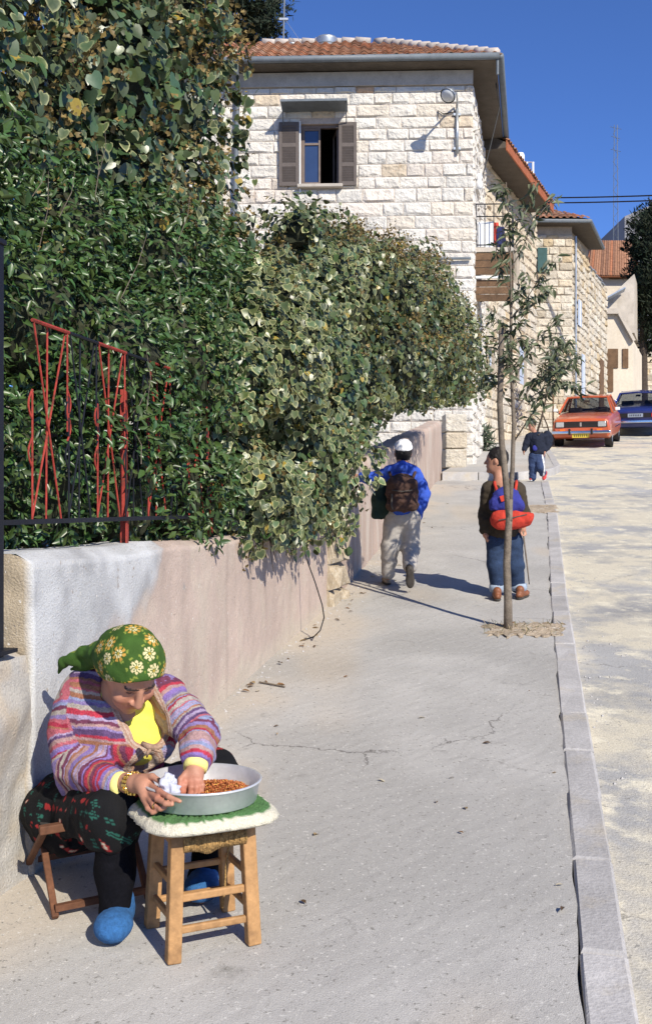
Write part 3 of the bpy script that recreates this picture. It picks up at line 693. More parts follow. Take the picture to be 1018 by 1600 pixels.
for s0_, y0, y1 in ((1.15, 8.1, 9.0), (1.9, 5.6, 7.2)):
    q = P3 + S3 * s0_ + NS3 * .07
    sw = MB().beam(q + Vector((0, 0, y0)), q + Vector((0, 0, y1)), .62, .03, up=NS3).build('window', M['pale_blue'], h3)
    MB().beam(q + NS3 * .02 + Vector((0, 0, y0)), q + NS3 * .02 + Vector((0, 0, y1)), .05, .02, up=NS3).build('glazing_bar', M['white_paint'], sw)
rf = MB(); ov = .5; zb3 = z3t + .28
q0, q1, q2, q3 = O3 + N3 * ov, P3 + N3 * ov + U3 * ov, P3 + S3 * (L3 + .3) + NS3 * ov, O3 + S3 * (L3 + .3)
rid = P3 - U3 * 1.9 + S3 * 1.7
rf.add([q + Vector((0, 0, zb3 + .12)) for q in (q0, q1, q2, q3)] + [q + Vector((0, 0, zb3)) for q in (q0, q1, q2, q3)] + [rid + Vector((0, 0, zb3 + 1.1))],
       [(0, 1, 8), (1, 2, 8), (2, 3, 8), (3, 0, 8), (0, 4, 5, 1), (1, 5, 6, 2), (2, 6, 7, 3), (3, 7, 4, 0), (7, 6, 5, 4)])
r3 = rf.build('roof', M['soffit'], h3)
us3 = ((rid + Vector((0, 0, zb3 + 1.1))) - (q1 + Vector((0, 0, zb3 + .12)))); us3 = (us3 - U3 * us3.dot(U3)).normalized()
slope_tiles(q0 + Vector((0, 0, zb3 + .14)), U3, us3, U3.cross(us3).normalized(), (q1 - q0).length, 2.2, .2, 1.9, .0, r3, tme, 6)
MB().tube([q0 + Vector((0, 0, zb3 + .06)), q1 + Vector((0, 0, zb3 + .06)), q2 + Vector((0, 0, zb3 + .06))], .07, 8).build('gutter', M['metal_grey'], r3)
# lower stone annex running on up the street
PA = P3 + S3 * (L3 + .012); LA = 4.6; hA = thing('stone_annex', 'lower rough stone house with tin edged parapet adjoining the tall one', 'house', PA + Vector((0, 0, gz(PA.y))))
zA0, zAt = gz(38) - .3, 10.75
mb = MB(); wall_with_hole(mb, PA, S3, LA, zA0, zAt, 1.8, []); wa = mb.build('wall', M['mortar_old'], hA)
stone_face(wa, PA + NS3 * .012, S3, LA, zA0, zAt, .27, 43, SM_OLD, [], lambda a, z: z > gz(40) + .7, depth=.05, lens=(.3, .6), quota=200)
M['tin'] = mat('tin_sheet', (.33, .38, .45), .5, .2, 3, .2, 20, metal=.3)
for i in range(5):
    q = PA + S3 * (.3 + i * .75) + Vector((0, 0, zAt + .05 + .05 * (i % 2)))
    MB().beam(q - NS3 * .9, q + NS3 * .1 + Vector((0, 0, -.12)), .70, .02).build('tin_sheet', M['tin'], hA)
MB().beam(PA + S3 * 2.9 + NS3 * .06 + Vector((0, 0, gz(41))), PA + S3 * 2.9 + NS3 * .06 + Vector((0, 0, gz(41) + 2.3)), 1.0, .04, up=NS3).build('door', M['wood_dark'], hA)

# ---------------------------------------------------------------- farther houses
h4 = thing('plastered_house', 'plain beige plastered house with a sloping parapet up the street', 'house', W(965, 610, 45))
zg = gz(45) - .3
def q4(px, py, d): return W(px, py, d)
f4 = [W(947, 640, 45), W(990, 640, 45)]
def ext(poly, back, name, m, parent):      # polygon in a frontal plane pushed back
    n = len(poly); V = [Vector(p) for p in poly] + [Vector(p) + Vector(back) for p in poly]
    F = [tuple(reversed(range(n))), tuple(range(n, 2 * n))] + [(i, (i + 1) % n, (i + 1) % n + n, i + n) for i in range(n)]
    return MB().add(V, F).build(name, m, parent)
ext([W(947, 640, 45), W(947, 492, 45), W(964, 492, 45), W(988, 535, 45), W(988, 640, 45)], (1.6, 4, 0), 'wall', M['plaster_far'], h4)
MB().beam(W(944, 487, 44.9), W(965, 487, 44.9), .3, .22).build('cornice', M['concrete'], h4)
MB().beam(W(964, 488, 44.9), W(989, 533, 44.9), .25, .12).build('coping', M['concrete'], h4)
for x in (960, 976): MB().beam(W(x, 575, 44.97), W(x, 545, 44.97), .25, .05, up=(0, -1, 0)).build('window', M['wood_dark'], h4)
MB().beam(W(948, 612, 44.96), W(948, 545, 44.96), .5, .05, up=(0, -1, 0)).build('door', M['wood_dark'], h4)
ext([W(945, 520, 49.2), W(945, 470, 49.2), W(990, 428, 49.2), W(990, 520, 49.2)], (1.8, 5, 0), 'upper_wall', M['concrete'], h4)
MB().beam(W(942, 470, 48.8), W(975, 452, 48.6), .9, .06).build('lean_to_roof', M['tin'], h4)
h5 = thing('tiled_house', 'house with a weathered red tiled roof beyond the plastered one', 'house', W(950, 470, 58))
ext([W(915, 480, 58), W(915, 428, 58), W(995, 428, 58), W(995, 480, 58)], (0, 7, 0), 'wall', M['plaster_far'], h5)
rp = [W(908, 432, 57.5), W(1002, 432, 57.5), W(1002, 432, 57.5) + Vector((0, 8, 0)), W(908, 432, 57.5) + Vector((0, 8, 0))]
ra, rb = W(925, 378, 61.5), W(988, 378, 61.5)
r5 = MB().add(rp + [ra, rb], [(0, 1, 5, 4), (1, 2, 5), (2, 3, 4, 5), (3, 0, 4), (3, 2, 1, 0)]).build('roof', M['tile'], h5)
for i in range(26):
    t = i / 25; a = rp[0].lerp(rp[1], t); b = ra.lerp(rb, min(1, max(0, (t - .12) / .76)))
    if .12 <= t <= .88: MB().tube([a + Vector((0, 0, .04)), b + Vector((0, 0, .04))], .07, 6).build('tile_row', M['tile'], r5)
MB().beam(W(962, 424, 57.9), W(962, 436, 57.9), .8, .1, up=(0, -1, 0)).build('window', M['wood_dark'], h5)
h6 = thing('concrete_block', 'grey concrete building high on the hill behind the cypress', 'building', W(1010, 400, 95))
ext([W(975, 640, 95), W(975, 338, 95), W(1022, 318, 95), W(1130, 318, 95), W(1130, 640, 95)], (0, 10, 0), 'wall', M['plaster_grey'], h6)
for i in range(3):
    for j in range(4): MB().beam(W(1035 + i * 30, 345 + j * 28, 94.95), W(1035 + i * 30, 358 + j * 28, 94.95), .8, .1, up=(0, -1, 0)).build('window', M['room'], h6)
# lattice mast
ms = thing('lattice_mast', 'tall thin lattice aerial mast above the far roofs', 'mast', W(962, 440, 64))
for dx in (-4.0, 4.0): MB().tube([W(961 + dx, 440, 64), W(961 + dx * .6, 195, 64)], .022, 5).build('leg', M['metal_grey'], ms)
for i in range(22):
    y0 = 440 - i * 11; s = 1 if i % 2 else -1
    MB().tube([W(961 - 4 * s, y0, 64), W(961 + 4 * s, y0 - 11, 64)], .012, 4).build('brace', M['metal_grey'], ms)
for y_, hw in ((200, 9), (215, 7), (235, 8)): MB().tube([W(961 - hw, y_ - 2, 64), W(961 + hw, y_ + 2, 64)], .014, 4).build('aerial_rod', M['metal_grey'], ms)
wg = 'overhead wires'
for (ya, yb, yc) in ((309, 306, 297), (317, 315, 307)):
    P_ = [W(866, ya, 34)]
    for t in np.linspace(0, 1, 14)[1:]: 
        x = 866 + t * 420; d_ = 34 - 6 * t
        P_.append(W(x, ya - 16 * t * t - 4 * t, d_))
    tag(MB().tube(P_, .022, 6).build('overhead_wire', M['wire']), ('upper' if ya == 309 else 'lower') + ' of two black overhead wires strung from the second house eaves', 'wire', wg)
# ---------------------------------------------------------------- garden wall, gate post, iron fence
def wl(y, off, z=0.0): return Vector((wall_x(y) + off * .977, y - off * .215, z))
def wall_piece(name, y0, y1, ztop, th, cell, colfun, relief, m, parent, end0=False, end1=False):
    ny = max(2, int((y1 - y0) / cell)); V = []; F = []
    nzf = max(4, int(1.1 / cell)); nt_ = 5; prof_n = nzf + 1 + nt_
    for i in range(ny + 1):
        y = y0 + (y1 - y0) * i / ny; zb = gz(y) - .15; zt = ztop(y)
        for j in range(nzf + 1): V.append(wl(y, 0, zb + (zt - zb) * j / nzf))
        for j in range(1, nt_ + 1): V.append(wl(y, -th * j / nt_, zt + .0))
    n = prof_n
    for i in range(ny):
        for j in range(n - 1): a = i * n + j; F.append((a, a + n, a + n + 1, a + 1))
    nf = len(V)
    Vn = np.array(V, np.float32)
    J = np.tile(np.arange(n), ny + 1); I = np.repeat(np.arange(ny + 1), n)
    ln = Vector((.977, -.215, 0))
    rel = relief(Vn)
    front = J <= nzf
    Vn[front] += rel[front][:, None] * np.array(ln, np.float32)
    Vn[~front, 2] += rel[~front] * .8
    edge = (J == nzf); Vn[edge, 2] -= .012 + .02 * vnoise(Vn[edge], 9); Vn[edge] -= .02 * np.array(ln, np.float32)
    # end faces
    Vl = [tuple(v) for v in Vn]; C = colfun(Vn)
    for flag, i in ((end0, 0), (end1, ny)):
        if not flag: continue
        col = [i * n + j for j in range(n)]
        o = len(Vl); m_ = 8; top = col[nzf:]
        # grid from front column to back
        for j in range(nzf + 1):
            for k in range(1, m_ + 1):
                y = y0 if flag is end0 and i == 0 else y1
                f = Vn[col[j]]; b = np.array(wl(y, -th, f[2])); p = f + (b - f) * k / m_
                if j == nzf: p[2] = np.interp(k / m_ * nt_, range(nt_ + 1), [Vn[q][2] for q in col[nzf:]])
                p[1] += (vnoise(p[None], 11)[0] - .5) * .04 * (-1 if i == 0 else 1); Vl.append(tuple(p))
        g = lambda j, k: col[j] if k == 0 else o + j * m_ + k - 1
        for j in range(nzf):
            for k in range(m_):
                q = (g(j, k), g(j + 1, k), g(j + 1, k + 1), g(j, k + 1)); F.append(q if i == 0 else q[::-1])
        C = np.concatenate([C, np.tile(np.array([END_COL]), (len(Vl) - len(C), 1)) * (.8 + .5 * vnoise(np.array(Vl[len(C):], np.float32), 14))[:, None]])
    me = bpy.data.meshes.new(name); me.from_pydata(Vl, [], F); me.update(); vcol(me, C)
    me.polygons.foreach_set('use_smooth', [True] * len(me.polygons))
    return newobj(name, me, parent, m)
END_COL = (.34, .28, .20)
M['wall_v'] = mat('garden_wall_plaster', (1, 1, 1), .95, .20, 3, .8, 120, attr=True, stain=[((.30, .255, .21), 34, .64, .70), ((.60, .56, .50), 42, .64, .70), ((.33, .30, .275), 7, .68, .74)])
PINK = np.array([.475, .375, .315]); WHITE = np.array([.53, .535, .535]); GREYP = np.array([.35, .35, .355]); TAN = np.array([.49, .425, .34])
def patch(P):          # how far the white plaster patch reaches (0 pink .. 1 white)
    y = P[:, 1]; z = P[:, 2]
    nz = (vnoise(P, 5) - .5) * .55 + (vnoise(P, 14) - .5) * .28 + (vnoise(P * np.array([1, 1, .3]), 26) - .5) * .16
    low = np.interp(y, [3.9, 4.15, 4.35, 4.7, 5.15, 5.4], [-1, -.5, 1.0, 1.22, 1.34, 1.8])
    edge = np.interp(y, [3.9, 4.9, 5.25, 5.35], [1, 1, .35, -.6])
    return np.clip(np.minimum((z - low) / .12 + nz * 3.0, edge * 3 + nz * 3), 0, 1)
def col_near(P):
    w = patch(P)[:, None]; n1 = (vnoise(P * np.array([1, 1, .5]), 6) * .6 + vnoise(P * np.array([1, 1, .7]), 17) * .4)[:, None]; n2 = vnoise(P, 3.1)[:, None]; n3 = vnoise(P * np.array([1, 1, .12]), 12)[:, None]
    pk = PINK * (.9 + .2 * n2) * (1 - .18 * np.clip(n3 - .5, 0, 1) * 2) + (TAN - PINK) * np.clip((n1 - .5) * 1.6, 0, .6)
    wh = WHITE * (.90 + .18 * n2) + (GREYP - WHITE) * np.clip((n1 - .40) * 2.6, 0, .95); wh = wh * (1 - .14 * np.clip((n3 - .55) * 3, 0, 1))
    c = pk * (1 - w) + wh * w
    zr = (P[:, 2] - np.interp(P[:, 1], _gy, _gzv))[:, None]      # dusty splash band at the foot
    return c + (TAN - c) * np.clip((.16 - zr) / .16 + (n1 - .5), 0, .7)
def rel_near(P): return patch(P) * .012 + (vnoise(P, 4) - .5) * .010 + (vnoise(P, 24) - .5) * .007
gw = thing('garden_wall', 'low garden wall, pink plaster with a patched white end', 'wall', wl(6, 0, gz(6)))
wall_piece('plastered_wall', 3.9, 9.0, lambda y: 1.587 + .006 * math.sin(y * 5), .28, .025, col_near, rel_near, M['wall_v'], gw, end0=True)
def col_low(P):
    n1 = vnoise(P, 6)[:, None]; n2 = vnoise(P, 17)[:, None]
    return np.array([.43, .41, .38]) * (.8 + .3 * n1) + (TAN - np.array([.43, .41, .38])) * np.clip((n2 - .45) * 2, 0, .8)
wall_piece('low_sill', 2.4, 3.895, lambda y: 1.245, .34, .03, col_low, lambda P: (vnoise(P, 7) - .5) * .05 + (vnoise(P, 22) - .5) * .02, M['wall_v'], gw)
def col_far(P):
    n1 = vnoise(P * np.array([1, 1, .3]), 3.3)[:, None]; n2 = vnoise(P * np.array([1, 1, .15]), 9)[:, None]
    c = np.array([.43, .33, .27]) * (.85 + .3 * n1); return c + (np.array([.52, .45, .38]) - c) * np.clip((n2 - .5) * 2.4, 0, .8)
fwl = thing('garden_wall', 'pink plastered garden wall climbing with the pavement beyond the ivy', 'wall', wl(15, 0, gz(15)))
wall_piece('plastered_wall', 9.56, 21.45, lambda y: gz(y) + 1.12, .28, .07, col_far, lambda P: (vnoise(P, 3) - .5) * .03 + (vnoise(P, 9) - .5) * .012, M['wall_v'], fwl, end1=True)
# rough stone pier between the two walls
pier = thing('stone_pier', 'rough pale stone pier where the plaster wall ends', 'pier', wl(9.28, 0, gz(9.28)))
mb = MB(); a, b = wl(9.005, .01), wl(9.555, .01)
c = [a, b, wl(9.555, -.32), wl(9.005, -.32)]
mb.hexa([p + Vector((0, 0, gz(9) - .1)) for p in (c[0], c[1], c[2], c[3])][::-1] + [p + Vector((0, 0, 2.05)) for p in c][::-1]).build('core', M['rubble'], pier)
r = random.Random(3); z = gz(9) - .05; SMR = var_meshes(M['rubble'], 'rubble_stone')
while z < 2.0:
    h = r.uniform(.16, .30); s = r.uniform(.24, .4)
    for s0, s1 in ((0, s), (s, .56)):
        o = bpy.data.objects.new('stone', SMR[r.randrange(14)]); COL.objects.link(o); par(o, pier)
        o.location = wl(9.0 + s0, .03) + Vector((0, 0, z)); o.rotation_euler = (0, 0, math.atan2(.977, .22)); o.scale = (s1 - s0 - .015, .07, h - .015)
    z += h
# corner stone of the farther wall's end (pale blocks below the house)
cp = thing('stone_pier', 'squared pale stone pier at the corner of the house', 'pier', (2.75, 22.9, gz(22.9)))
qz = gz(22.6); pc = W(710, 700, 22.4); px_ = pc.x
k = 0; z = qz
for h in (.42, .36, .40):
    MB().box((px_ + .0 + .012 * (k % 2), 22.55, z + h / 2), (.46, .5, h - .015), .05).build('stone', M['stone_old'], cp, bevel=.03); z += h; k += 1

gp_ = thing('gate_post', 'black iron gate post standing on the low sill', 'post', wl(3.74, -.06, 1.24))
pb = wl(3.74, -.05)
MB().box(pb + Vector((0, 0, 1.98)), (.05, .05, 1.5), -.2).build('upright', M['black_iron'], gp_, bevel=.004)
MB().box(pb + Vector((0, 0, 2.735)), (.066, .066, .02), -.2).build('cap', M['black_iron'], gp_, bevel=.004)
MB().box(pb + Vector((0, 0, 1.252)), (.12, .12, .014), -.2).build('base_plate', M['black_iron'], gp_)
for z in (1.45, 2.35): MB().tube([pb + Vector((-.03, -.03, z)), pb + Vector((-.03, -.03, z + .12))], .016, 8).build('hinge', M['black_iron'], gp_)
MB().box(pb + Vector((.012, -.02, 1.98)), (.018, .018, 1.46), -.2).build('edge_strip', M['black_iron'], gp_)
fen = thing('iron_fence', 'red and black wrought iron fence on the garden wall among the leaves', 'fence', wl(5.5, -.1, 1.58))
ZT_, ZB_ = 2.515, 1.722
def fq(y, z, o=-.10): return wl(y, o, z)
def bar(pts, mm, r_=.0043, n='bar'): return MB().tube(pts, r_, 6).build(n, M[mm], fen)
def curl(y, z, mm, s=1):
    P_ = [fq(y + s * .03 * math.sin(t * math.pi), z + .12 * (t - .5)) for t in np.linspace(0, 1, 9)]
    bar(P_, mm, .0043, 'scroll')
y = 4.10; k = 0
while y < 7.9:
    w = .31 if k % 2 == 0 else .28; mm = 'red_iron' if k % 2 == 0 else 'black_iron'
    a, b = y + .015, y + w - .015; c = (a + b) / 2
    bar([fq(a, ZT_), fq(b - .05, ZB_)], mm); bar([fq(b, ZT_, -.108), fq(a, ZB_, -.108)], mm); bar([fq(c, ZT_, -.116), fq(c - .01, ZB_, -.116)], mm)
    bar([fq(b + .004, ZT_), fq(b + .004, ZT_ - .42)], mm); bar([fq(a - .012, ZB_), fq(a - .012, ZB_ + .52)], mm)
    for zz_ in (ZT_ - .30, ZT_ - .40): curl(b + .004, zz_, mm)
    for zz_ in (ZB_ + .46, ZB_ + .27): curl(a - .012, zz_, mm, -1)
    bar([fq(a - .012, ZT_ + .004), fq(b + .02, ZT_ + .004)], 'red_iron' if k % 2 == 0 else 'black_iron', .008, 'top_rail')
    y += w; k += 1
MB().beam(fq(3.8, ZB_ - .006), fq(7.9, ZB_ - .006), .012, .02).build('bottom_rail', M['black_iron'], fen)
for yy in (5.07, 6.35, 7.6): MB().beam(fq(yy, 1.55, -.14), fq(yy, 2.35, -.14), .03, .03).build('post', M['red_iron'], fen)
MB().beam(fq(5.04, 1.56, -.11), fq(5.04, 1.75, -.11), .05, .006).build('foot_plate', M['red_iron'], fen)
# thin wire dangling down the wall
wp = [W(472, 850, 7.95), W(481, 880, 7.9), W(492, 910, 7.86), W(503, 945, 7.78), W(506, 965, 7.70), W(500, 985, 7.62)]
wp[-1].z = max(wp[-1].z, gz(wp[-1].y) + .02)
wp += [G(490, 996) + Vector((0, 0, .006)), G(475, 1001) + Vector((0, 0, .006))]
tag(MB().tube(wp, .005, 5).build('loose_wire', M['wire']), 'thin dark wire hanging from the ivy down to the pavement', 'wire')
# ---------------------------------------------------------------- foliage
rng = np.random.RandomState(17)
def leaf_template(outline, inner=.60, fold=.10, droop=.12):
    o = np.array(outline, np.float32); n = len(o); c = o.mean(0)
    inn = c + (o - c) * inner
    V2 = np.concatenate([[c], inn, o]); mask = np.array([0.] + [.12] * n + [1.] * n)
    z = fold * np.abs(V2[:, 0]) - droop * (V2[:, 1] - V2[:, 1].min()) * 0 - droop * np.clip(-V2[:, 1], 0, 9) ** 2
    V = np.concatenate([V2, z[:, None]], 1)
    F = [(0, 1 + i, 1 + (i + 1) % n) for i in range(n)]
    for i in range(n):
        a, b = 1 + i, 1 + (i + 1) % n; F += [(a, a + n, b + n), (a, b + n, b)]
    return V.astype(np.float32), np.array(F), mask
IVY = leaf_template([(0, .16), (.24, .27), (.42, .12), (.42, -.14), (.27, -.45), (0, -.70), (-.27, -.45), (-.42, -.14), (-.42, .12), (-.24, .27)], .70)
def simple_leaf(w, l, fold=.25, bend=.2):
    V = np.array([(0, 0, 0), (w * .5, -l * .35, fold * w), (w * .38, -l * .7, fold * w - bend * l * .35), (0, -l, -bend * l * .8), (-w * .38, -l * .7, fold * w - bend * l * .35), (-w * .5, -l * .35, fold * w), (0, -l * .5, -bend * l * .15)], np.float32)
    F = np.array([(0, 6, 1), (6, 2, 1), (6, 3, 2), (0, 5, 6), (6, 5, 4), (6, 4, 3)]); return V, F, np.array([0, .6, .6, .3, .6, .6, 0])
PRIV = simple_leaf(.42, 1.0); LANCE = simple_leaf(.29, 1.0, .2, .40); NEED = simple_leaf(.22, 1.0, .1, .1)
UMBEL = (np.array([(0, 0, 0), (.5, -.1, .3), (.3, -.55, .1), (-.35, -.5, .2), (-.5, -.05, -.1), (0, .3, .3)], np.float32), np.array([(0, 1, 2), (0, 2, 3), (0, 3, 4), (0, 4, 5)]), np.array([0, .5, .5, .5, .5, .5]))
def unit(v): return v / (np.linalg.norm(v, axis=-1, keepdims=True) + 1e-9)
def frames(N, T):                # z = N, -y = tip direction
    Z = unit(N); Y = -(T - Z * (T * Z).sum(1, keepdims=True)); Y = unit(Y); X = np.cross(Y, Z); return X, Y, Z
def leaves(name, tpl, P, N, T, S, C1_, C2_, m, parent=None):
    V, F, mask = tpl; n = len(P); X, Y, Z = frames(N, T); nv = len(V); rj = np.random.RandomState(n + 7); X = X * (.68 + .5 * rj.rand(n, 1)); P = np.asarray(P)
    A = P[:, None, :] + S[:, None, None] * (V[None, :, 0:1] * X[:, None] + V[None, :, 1:2] * Y[:, None] + V[None, :, 2:3] * Z[:, None])
    FF = (F[None] + (np.arange(n) * nv)[:, None, None]).reshape(-1, 3)
    me = npmesh(name, A.reshape(-1, 3), FF)
    mk = mask[None, :] * np.clip(np.random.RandomState(n).rand(n, nv) * 1.5 + .12, 0.05, 1) * np.random.RandomState(n + 1).rand(n, 1) ** .3
    C = C1_[:, None, :] * (1 - mk[:, :, None]) + C2_[:, None, :] * mk[:, :, None]
    vcol(me, C.reshape(-1, 3)); return newobj(name, me, parent, m)
def shell(blobs, n, depth=.25, rough=.25, camcut=-.45, seed=0):
    r = np.random.RandomState(seed); B = np.array([list(b[0]) + list(b[1]) for b in blobs], np.float32)
    area = (B[:, 3] * B[:, 4] + B[:, 4] * B[:, 5] + B[:, 3] * B[:, 5]); out_p = []; out_n = []; tot = 0
    while tot < n:
        k = n * 2; bi = r.choice(len(B), k, p=area / area.sum()); D = unit(r.randn(k, 3))
        rad = B[bi, 3:]; base = B[bi, :3] + D * rad
        ns = unit(D / rad)
        disp = (vnoise(base, 2.3) - .5) * rough * 1.6 + (vnoise(base, 6) - .5) * rough
        u = r.rand(k); P = base + ns * (disp - depth * u * u * 1.0)[:, None]
        q = ((P[:, None, :] - B[None, :, :3]) / B[None, :, 3:]); inside = (np.linalg.norm(q, axis=2) < .80)
        inside[np.arange(k), bi] = False
        tc_ = unit(np.array([0, 0, CAMZ]) - P)
        ok = ~inside.any(1) & ((ns * tc_).sum(1) > camcut)
        out_p.append(P[ok]); out_n.append(ns[ok]); tot += ok.sum()
    return np.concatenate(out_p)[:n], np.concatenate(out_n)[:n], r
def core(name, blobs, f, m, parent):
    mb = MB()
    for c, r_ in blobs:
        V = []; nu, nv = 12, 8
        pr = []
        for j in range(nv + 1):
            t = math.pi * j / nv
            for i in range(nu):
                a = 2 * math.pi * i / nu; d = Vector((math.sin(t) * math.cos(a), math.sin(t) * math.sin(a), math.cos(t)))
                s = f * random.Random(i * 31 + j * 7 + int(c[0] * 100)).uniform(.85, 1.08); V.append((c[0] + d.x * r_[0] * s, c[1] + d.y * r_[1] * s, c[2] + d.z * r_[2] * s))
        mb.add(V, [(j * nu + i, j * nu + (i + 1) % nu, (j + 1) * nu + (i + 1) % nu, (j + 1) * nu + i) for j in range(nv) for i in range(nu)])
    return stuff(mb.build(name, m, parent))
M['shade_core'] = mat('shade_core_fill', (.030, .034, .018), .95, .4, 14, .8, 40)  # near-black opaque lumps inside the leaves, inner shade put into their colour
def jit(a, s, r): return a + r.randn(*a.shape) * s
def ivy_leaves(parent, blobs, n, size, seed, vari=.5, brown=0.0, depth=.28, nobj=0, rough=.28, brownfun=None, tint=(.055, .09, .035), pale=(.50, .50, .26)):
    P, N, r = shell(blobs, n, depth, rough, seed=seed)
    wx = np.interp(P[:, 1], [-20, 3.78, 9.5, 21.5, 23], [-6.37, -1.14, .12, 2.40, 2.70]); gg = np.interp(P[:, 1], _gy, _gzv)
    ok = ~((P[:, 1] > 8.7) & (P[:, 2] < gg + 1.62) & (P[:, 0] - wx > .17)); P, N = P[ok], N[ok]; n = len(P)   # clipped back where people pass
    Nn = unit(N * .55 + np.array([.18, -.35, .30]) + r.randn(n, 3) * .42); T = np.array([0, 0, -1.]) + r.randn(n, 3) * .38 + N * .15
    S = size * (.6 + .65 * r.rand(n)); base = np.array(tint) * (.65 + .8 * r.rand(n, 1)) * np.array([1, 1, 1]); base[:, 0] *= (.8 + .5 * r.rand(n)); base[:, 2] *= (.8 + .6 * r.rand(n))
    patchy = vnoise(P, 1.1); isv = r.rand(n) < vari * np.clip(.35 + (patchy - .3) * 1.9, .1, 1.3)
    edge = np.where(isv[:, None], np.array(pale) * (.7 + .5 * r.rand(n, 1)), base * 1.15)
    yel = r.rand(n) < .012; base[yel] = [.30, .22, .04]; edge[yel] = [.36, .28, .05]
    if brown > 0:
        bf = brown * (brownfun(P) if brownfun is not None else 1)
        isb = r.rand(n) < bf * np.clip((vnoise(P, 2.2) - .35) * 2.4, 0, 1)
    else: isb = np.zeros(n, bool)
    keep = ~isb
    if nobj:                      # the largest, foremost leaves are pieces of their own
        tc_ = unit(np.array([0, 0, CAMZ]) - P); face = (N * tc_).sum(1) > .2
        sc = np.where(keep & face & (P[:, 2] > gz(7)), S / P[:, 1] * (1 + .3 * r.rand(n)), 0)
        pick = np.argsort(-sc)[:nobj]; X, Y, Z = frames(Nn, T)
        metas = {}
        for i in pick:
            key = (int(isv[i]), int(i) % 9)
            if key not in metas:
                V, F, mask = IVY; V = V * np.array([.75 + .35 * r.rand(), 1, 1]) + np.concatenate([r.randn(len(V), 2) * .03, r.randn(len(V), 1) * .03], 1); me = npmesh('leaf', V, F); g = base[i]; mk = (mask * np.clip(r.rand(len(V)) * 1.5 - .05, .05, 1) * (.4 + .6 * r.rand()))[:, None]; vcol(me, g * (1 - mk) + edge[i] * mk); me.materials.append(M['leaf_glossy']); metas[key] = me
            o = bpy.data.objects.new('leaf', metas[key]); COL.objects.link(o); par(o, parent)
            mw = Matrix(((*X[i], 0), (*Y[i], 0), (*Z[i], 0), (0, 0, 0, 1))).transposed() @ Matrix.Scale(float(S[i]), 4); mw.translation = Vector(P[i]); o.matrix_basis = mw
        keep = keep.copy(); keep[pick] = False
    stuff(leaves('foliage', IVY, P[keep], Nn[keep], T[keep], S[keep], base[keep], edge[keep], M['leaf_glossy'], parent))
    if isb.any():
        k = isb.sum(); kk = 5
        Pb = np.repeat(P[isb] + N[isb] * .04, kk, 0) + r.randn(k * kk, 3) * size * .42; Nb = unit(np.repeat(N[isb], kk, 0) + r.randn(k * kk, 3) * .8)
        cb = np.array([.19, .135, .045]) * (.5 + .9 * r.rand(k * kk, 1))
        stuff(leaves('seed_heads', UMBEL, Pb, Nb, r.randn(k * kk, 3), size * (.3 + .3 * r.rand(k * kk)), cb, cb * 1.2, M['leaf'], parent))
def small_leaves(parent, blobs, n, size, seed, tint, tpl=PRIV, depth=.3, rough=.25, spread=.5, name='foliage', up=-.1, m='leaf_glossy', camcut=-.45, vary=.8):
    P, N, r = shell(blobs, n, depth, rough, camcut, seed)
    Nn = unit(N * .4 + np.array([.15, -.25, .35]) + r.randn(n, 3) * spread); T = N * .5 + np.array([0, 0, up]) + r.randn(n, 3) * .6
    S = size * (.65 + .6 * r.rand(n)); c = np.array(tint) * (.55 + vary * r.rand(n, 1)); c[:, 0] *= .8 + .6 * r.rand(n)
    return stuff(leaves(name, tpl, P, Nn, T, S, c, c * 1.2, M[m], parent))
def blob(v, r_): return (tuple(v), r_ if hasattr(r_, '__len__') else (r_, r_, r_))

# --- tall ivy-clad tree behind the fence
tall = thing('ivy_clad_tree', 'tall tree wrapped in broad leaved ivy behind the iron fence', 'tree', wl(6.6, -1.3, gz(6.6)))
TB = []
rb = random.Random(2)
for d_, off, zs in ((4.6, -1.15, (3.0, 3.8, 4.6)), (5.4, -1.1, (3.0, 3.8, 4.6, 5.4)), (6.3, -1.05, (3.0, 3.7, 4.5, 5.3, 6.0)), (7.2, -1.0, (3.2, 4.0, 4.8, 5.6, 6.3)), (7.75, -.98, (3.2, 3.9, 4.7, 5.4, 6.1))):
    for z in zs: TB.append(blob(wl(d_ + rb.uniform(-.1, .1), off + rb.uniform(-.12, .12), z), (rb.uniform(.52, .68), .62, rb.uniform(.5, .62))))
MB().tube([wl(6.6, -1.3, gz(6)), wl(6.6, -1.3, 3.2), wl(6.7, -1.2, 5.6)], [.16, .13, .06], 10).build('trunk', M['bark_dark'], tall)
TB += [blob(W(372, 200, 7.9), (.12, .1, .05)), blob(W(388, 212, 7.85), (.10, .08, .03)), blob(W(380, 262, 7.9), (.13, .1, .05)), blob(W(372, 150, 7.9), (.08, .08, .10)), blob(W(392, 388, 7.7), (.10, .1, .05)), blob(W(378, 340, 7.8), (.08, .08, .09))]
core('shade_core', TB[:-6], .62, M['shade_core'], tall)
ivy_leaves(tall, TB, 16500, .086, 3, vari=.42, brown=.55, depth=.30, nobj=280, brownfun=lambda P: np.clip((P[:, 0] + 2.2) / 1.2, .05, 1))
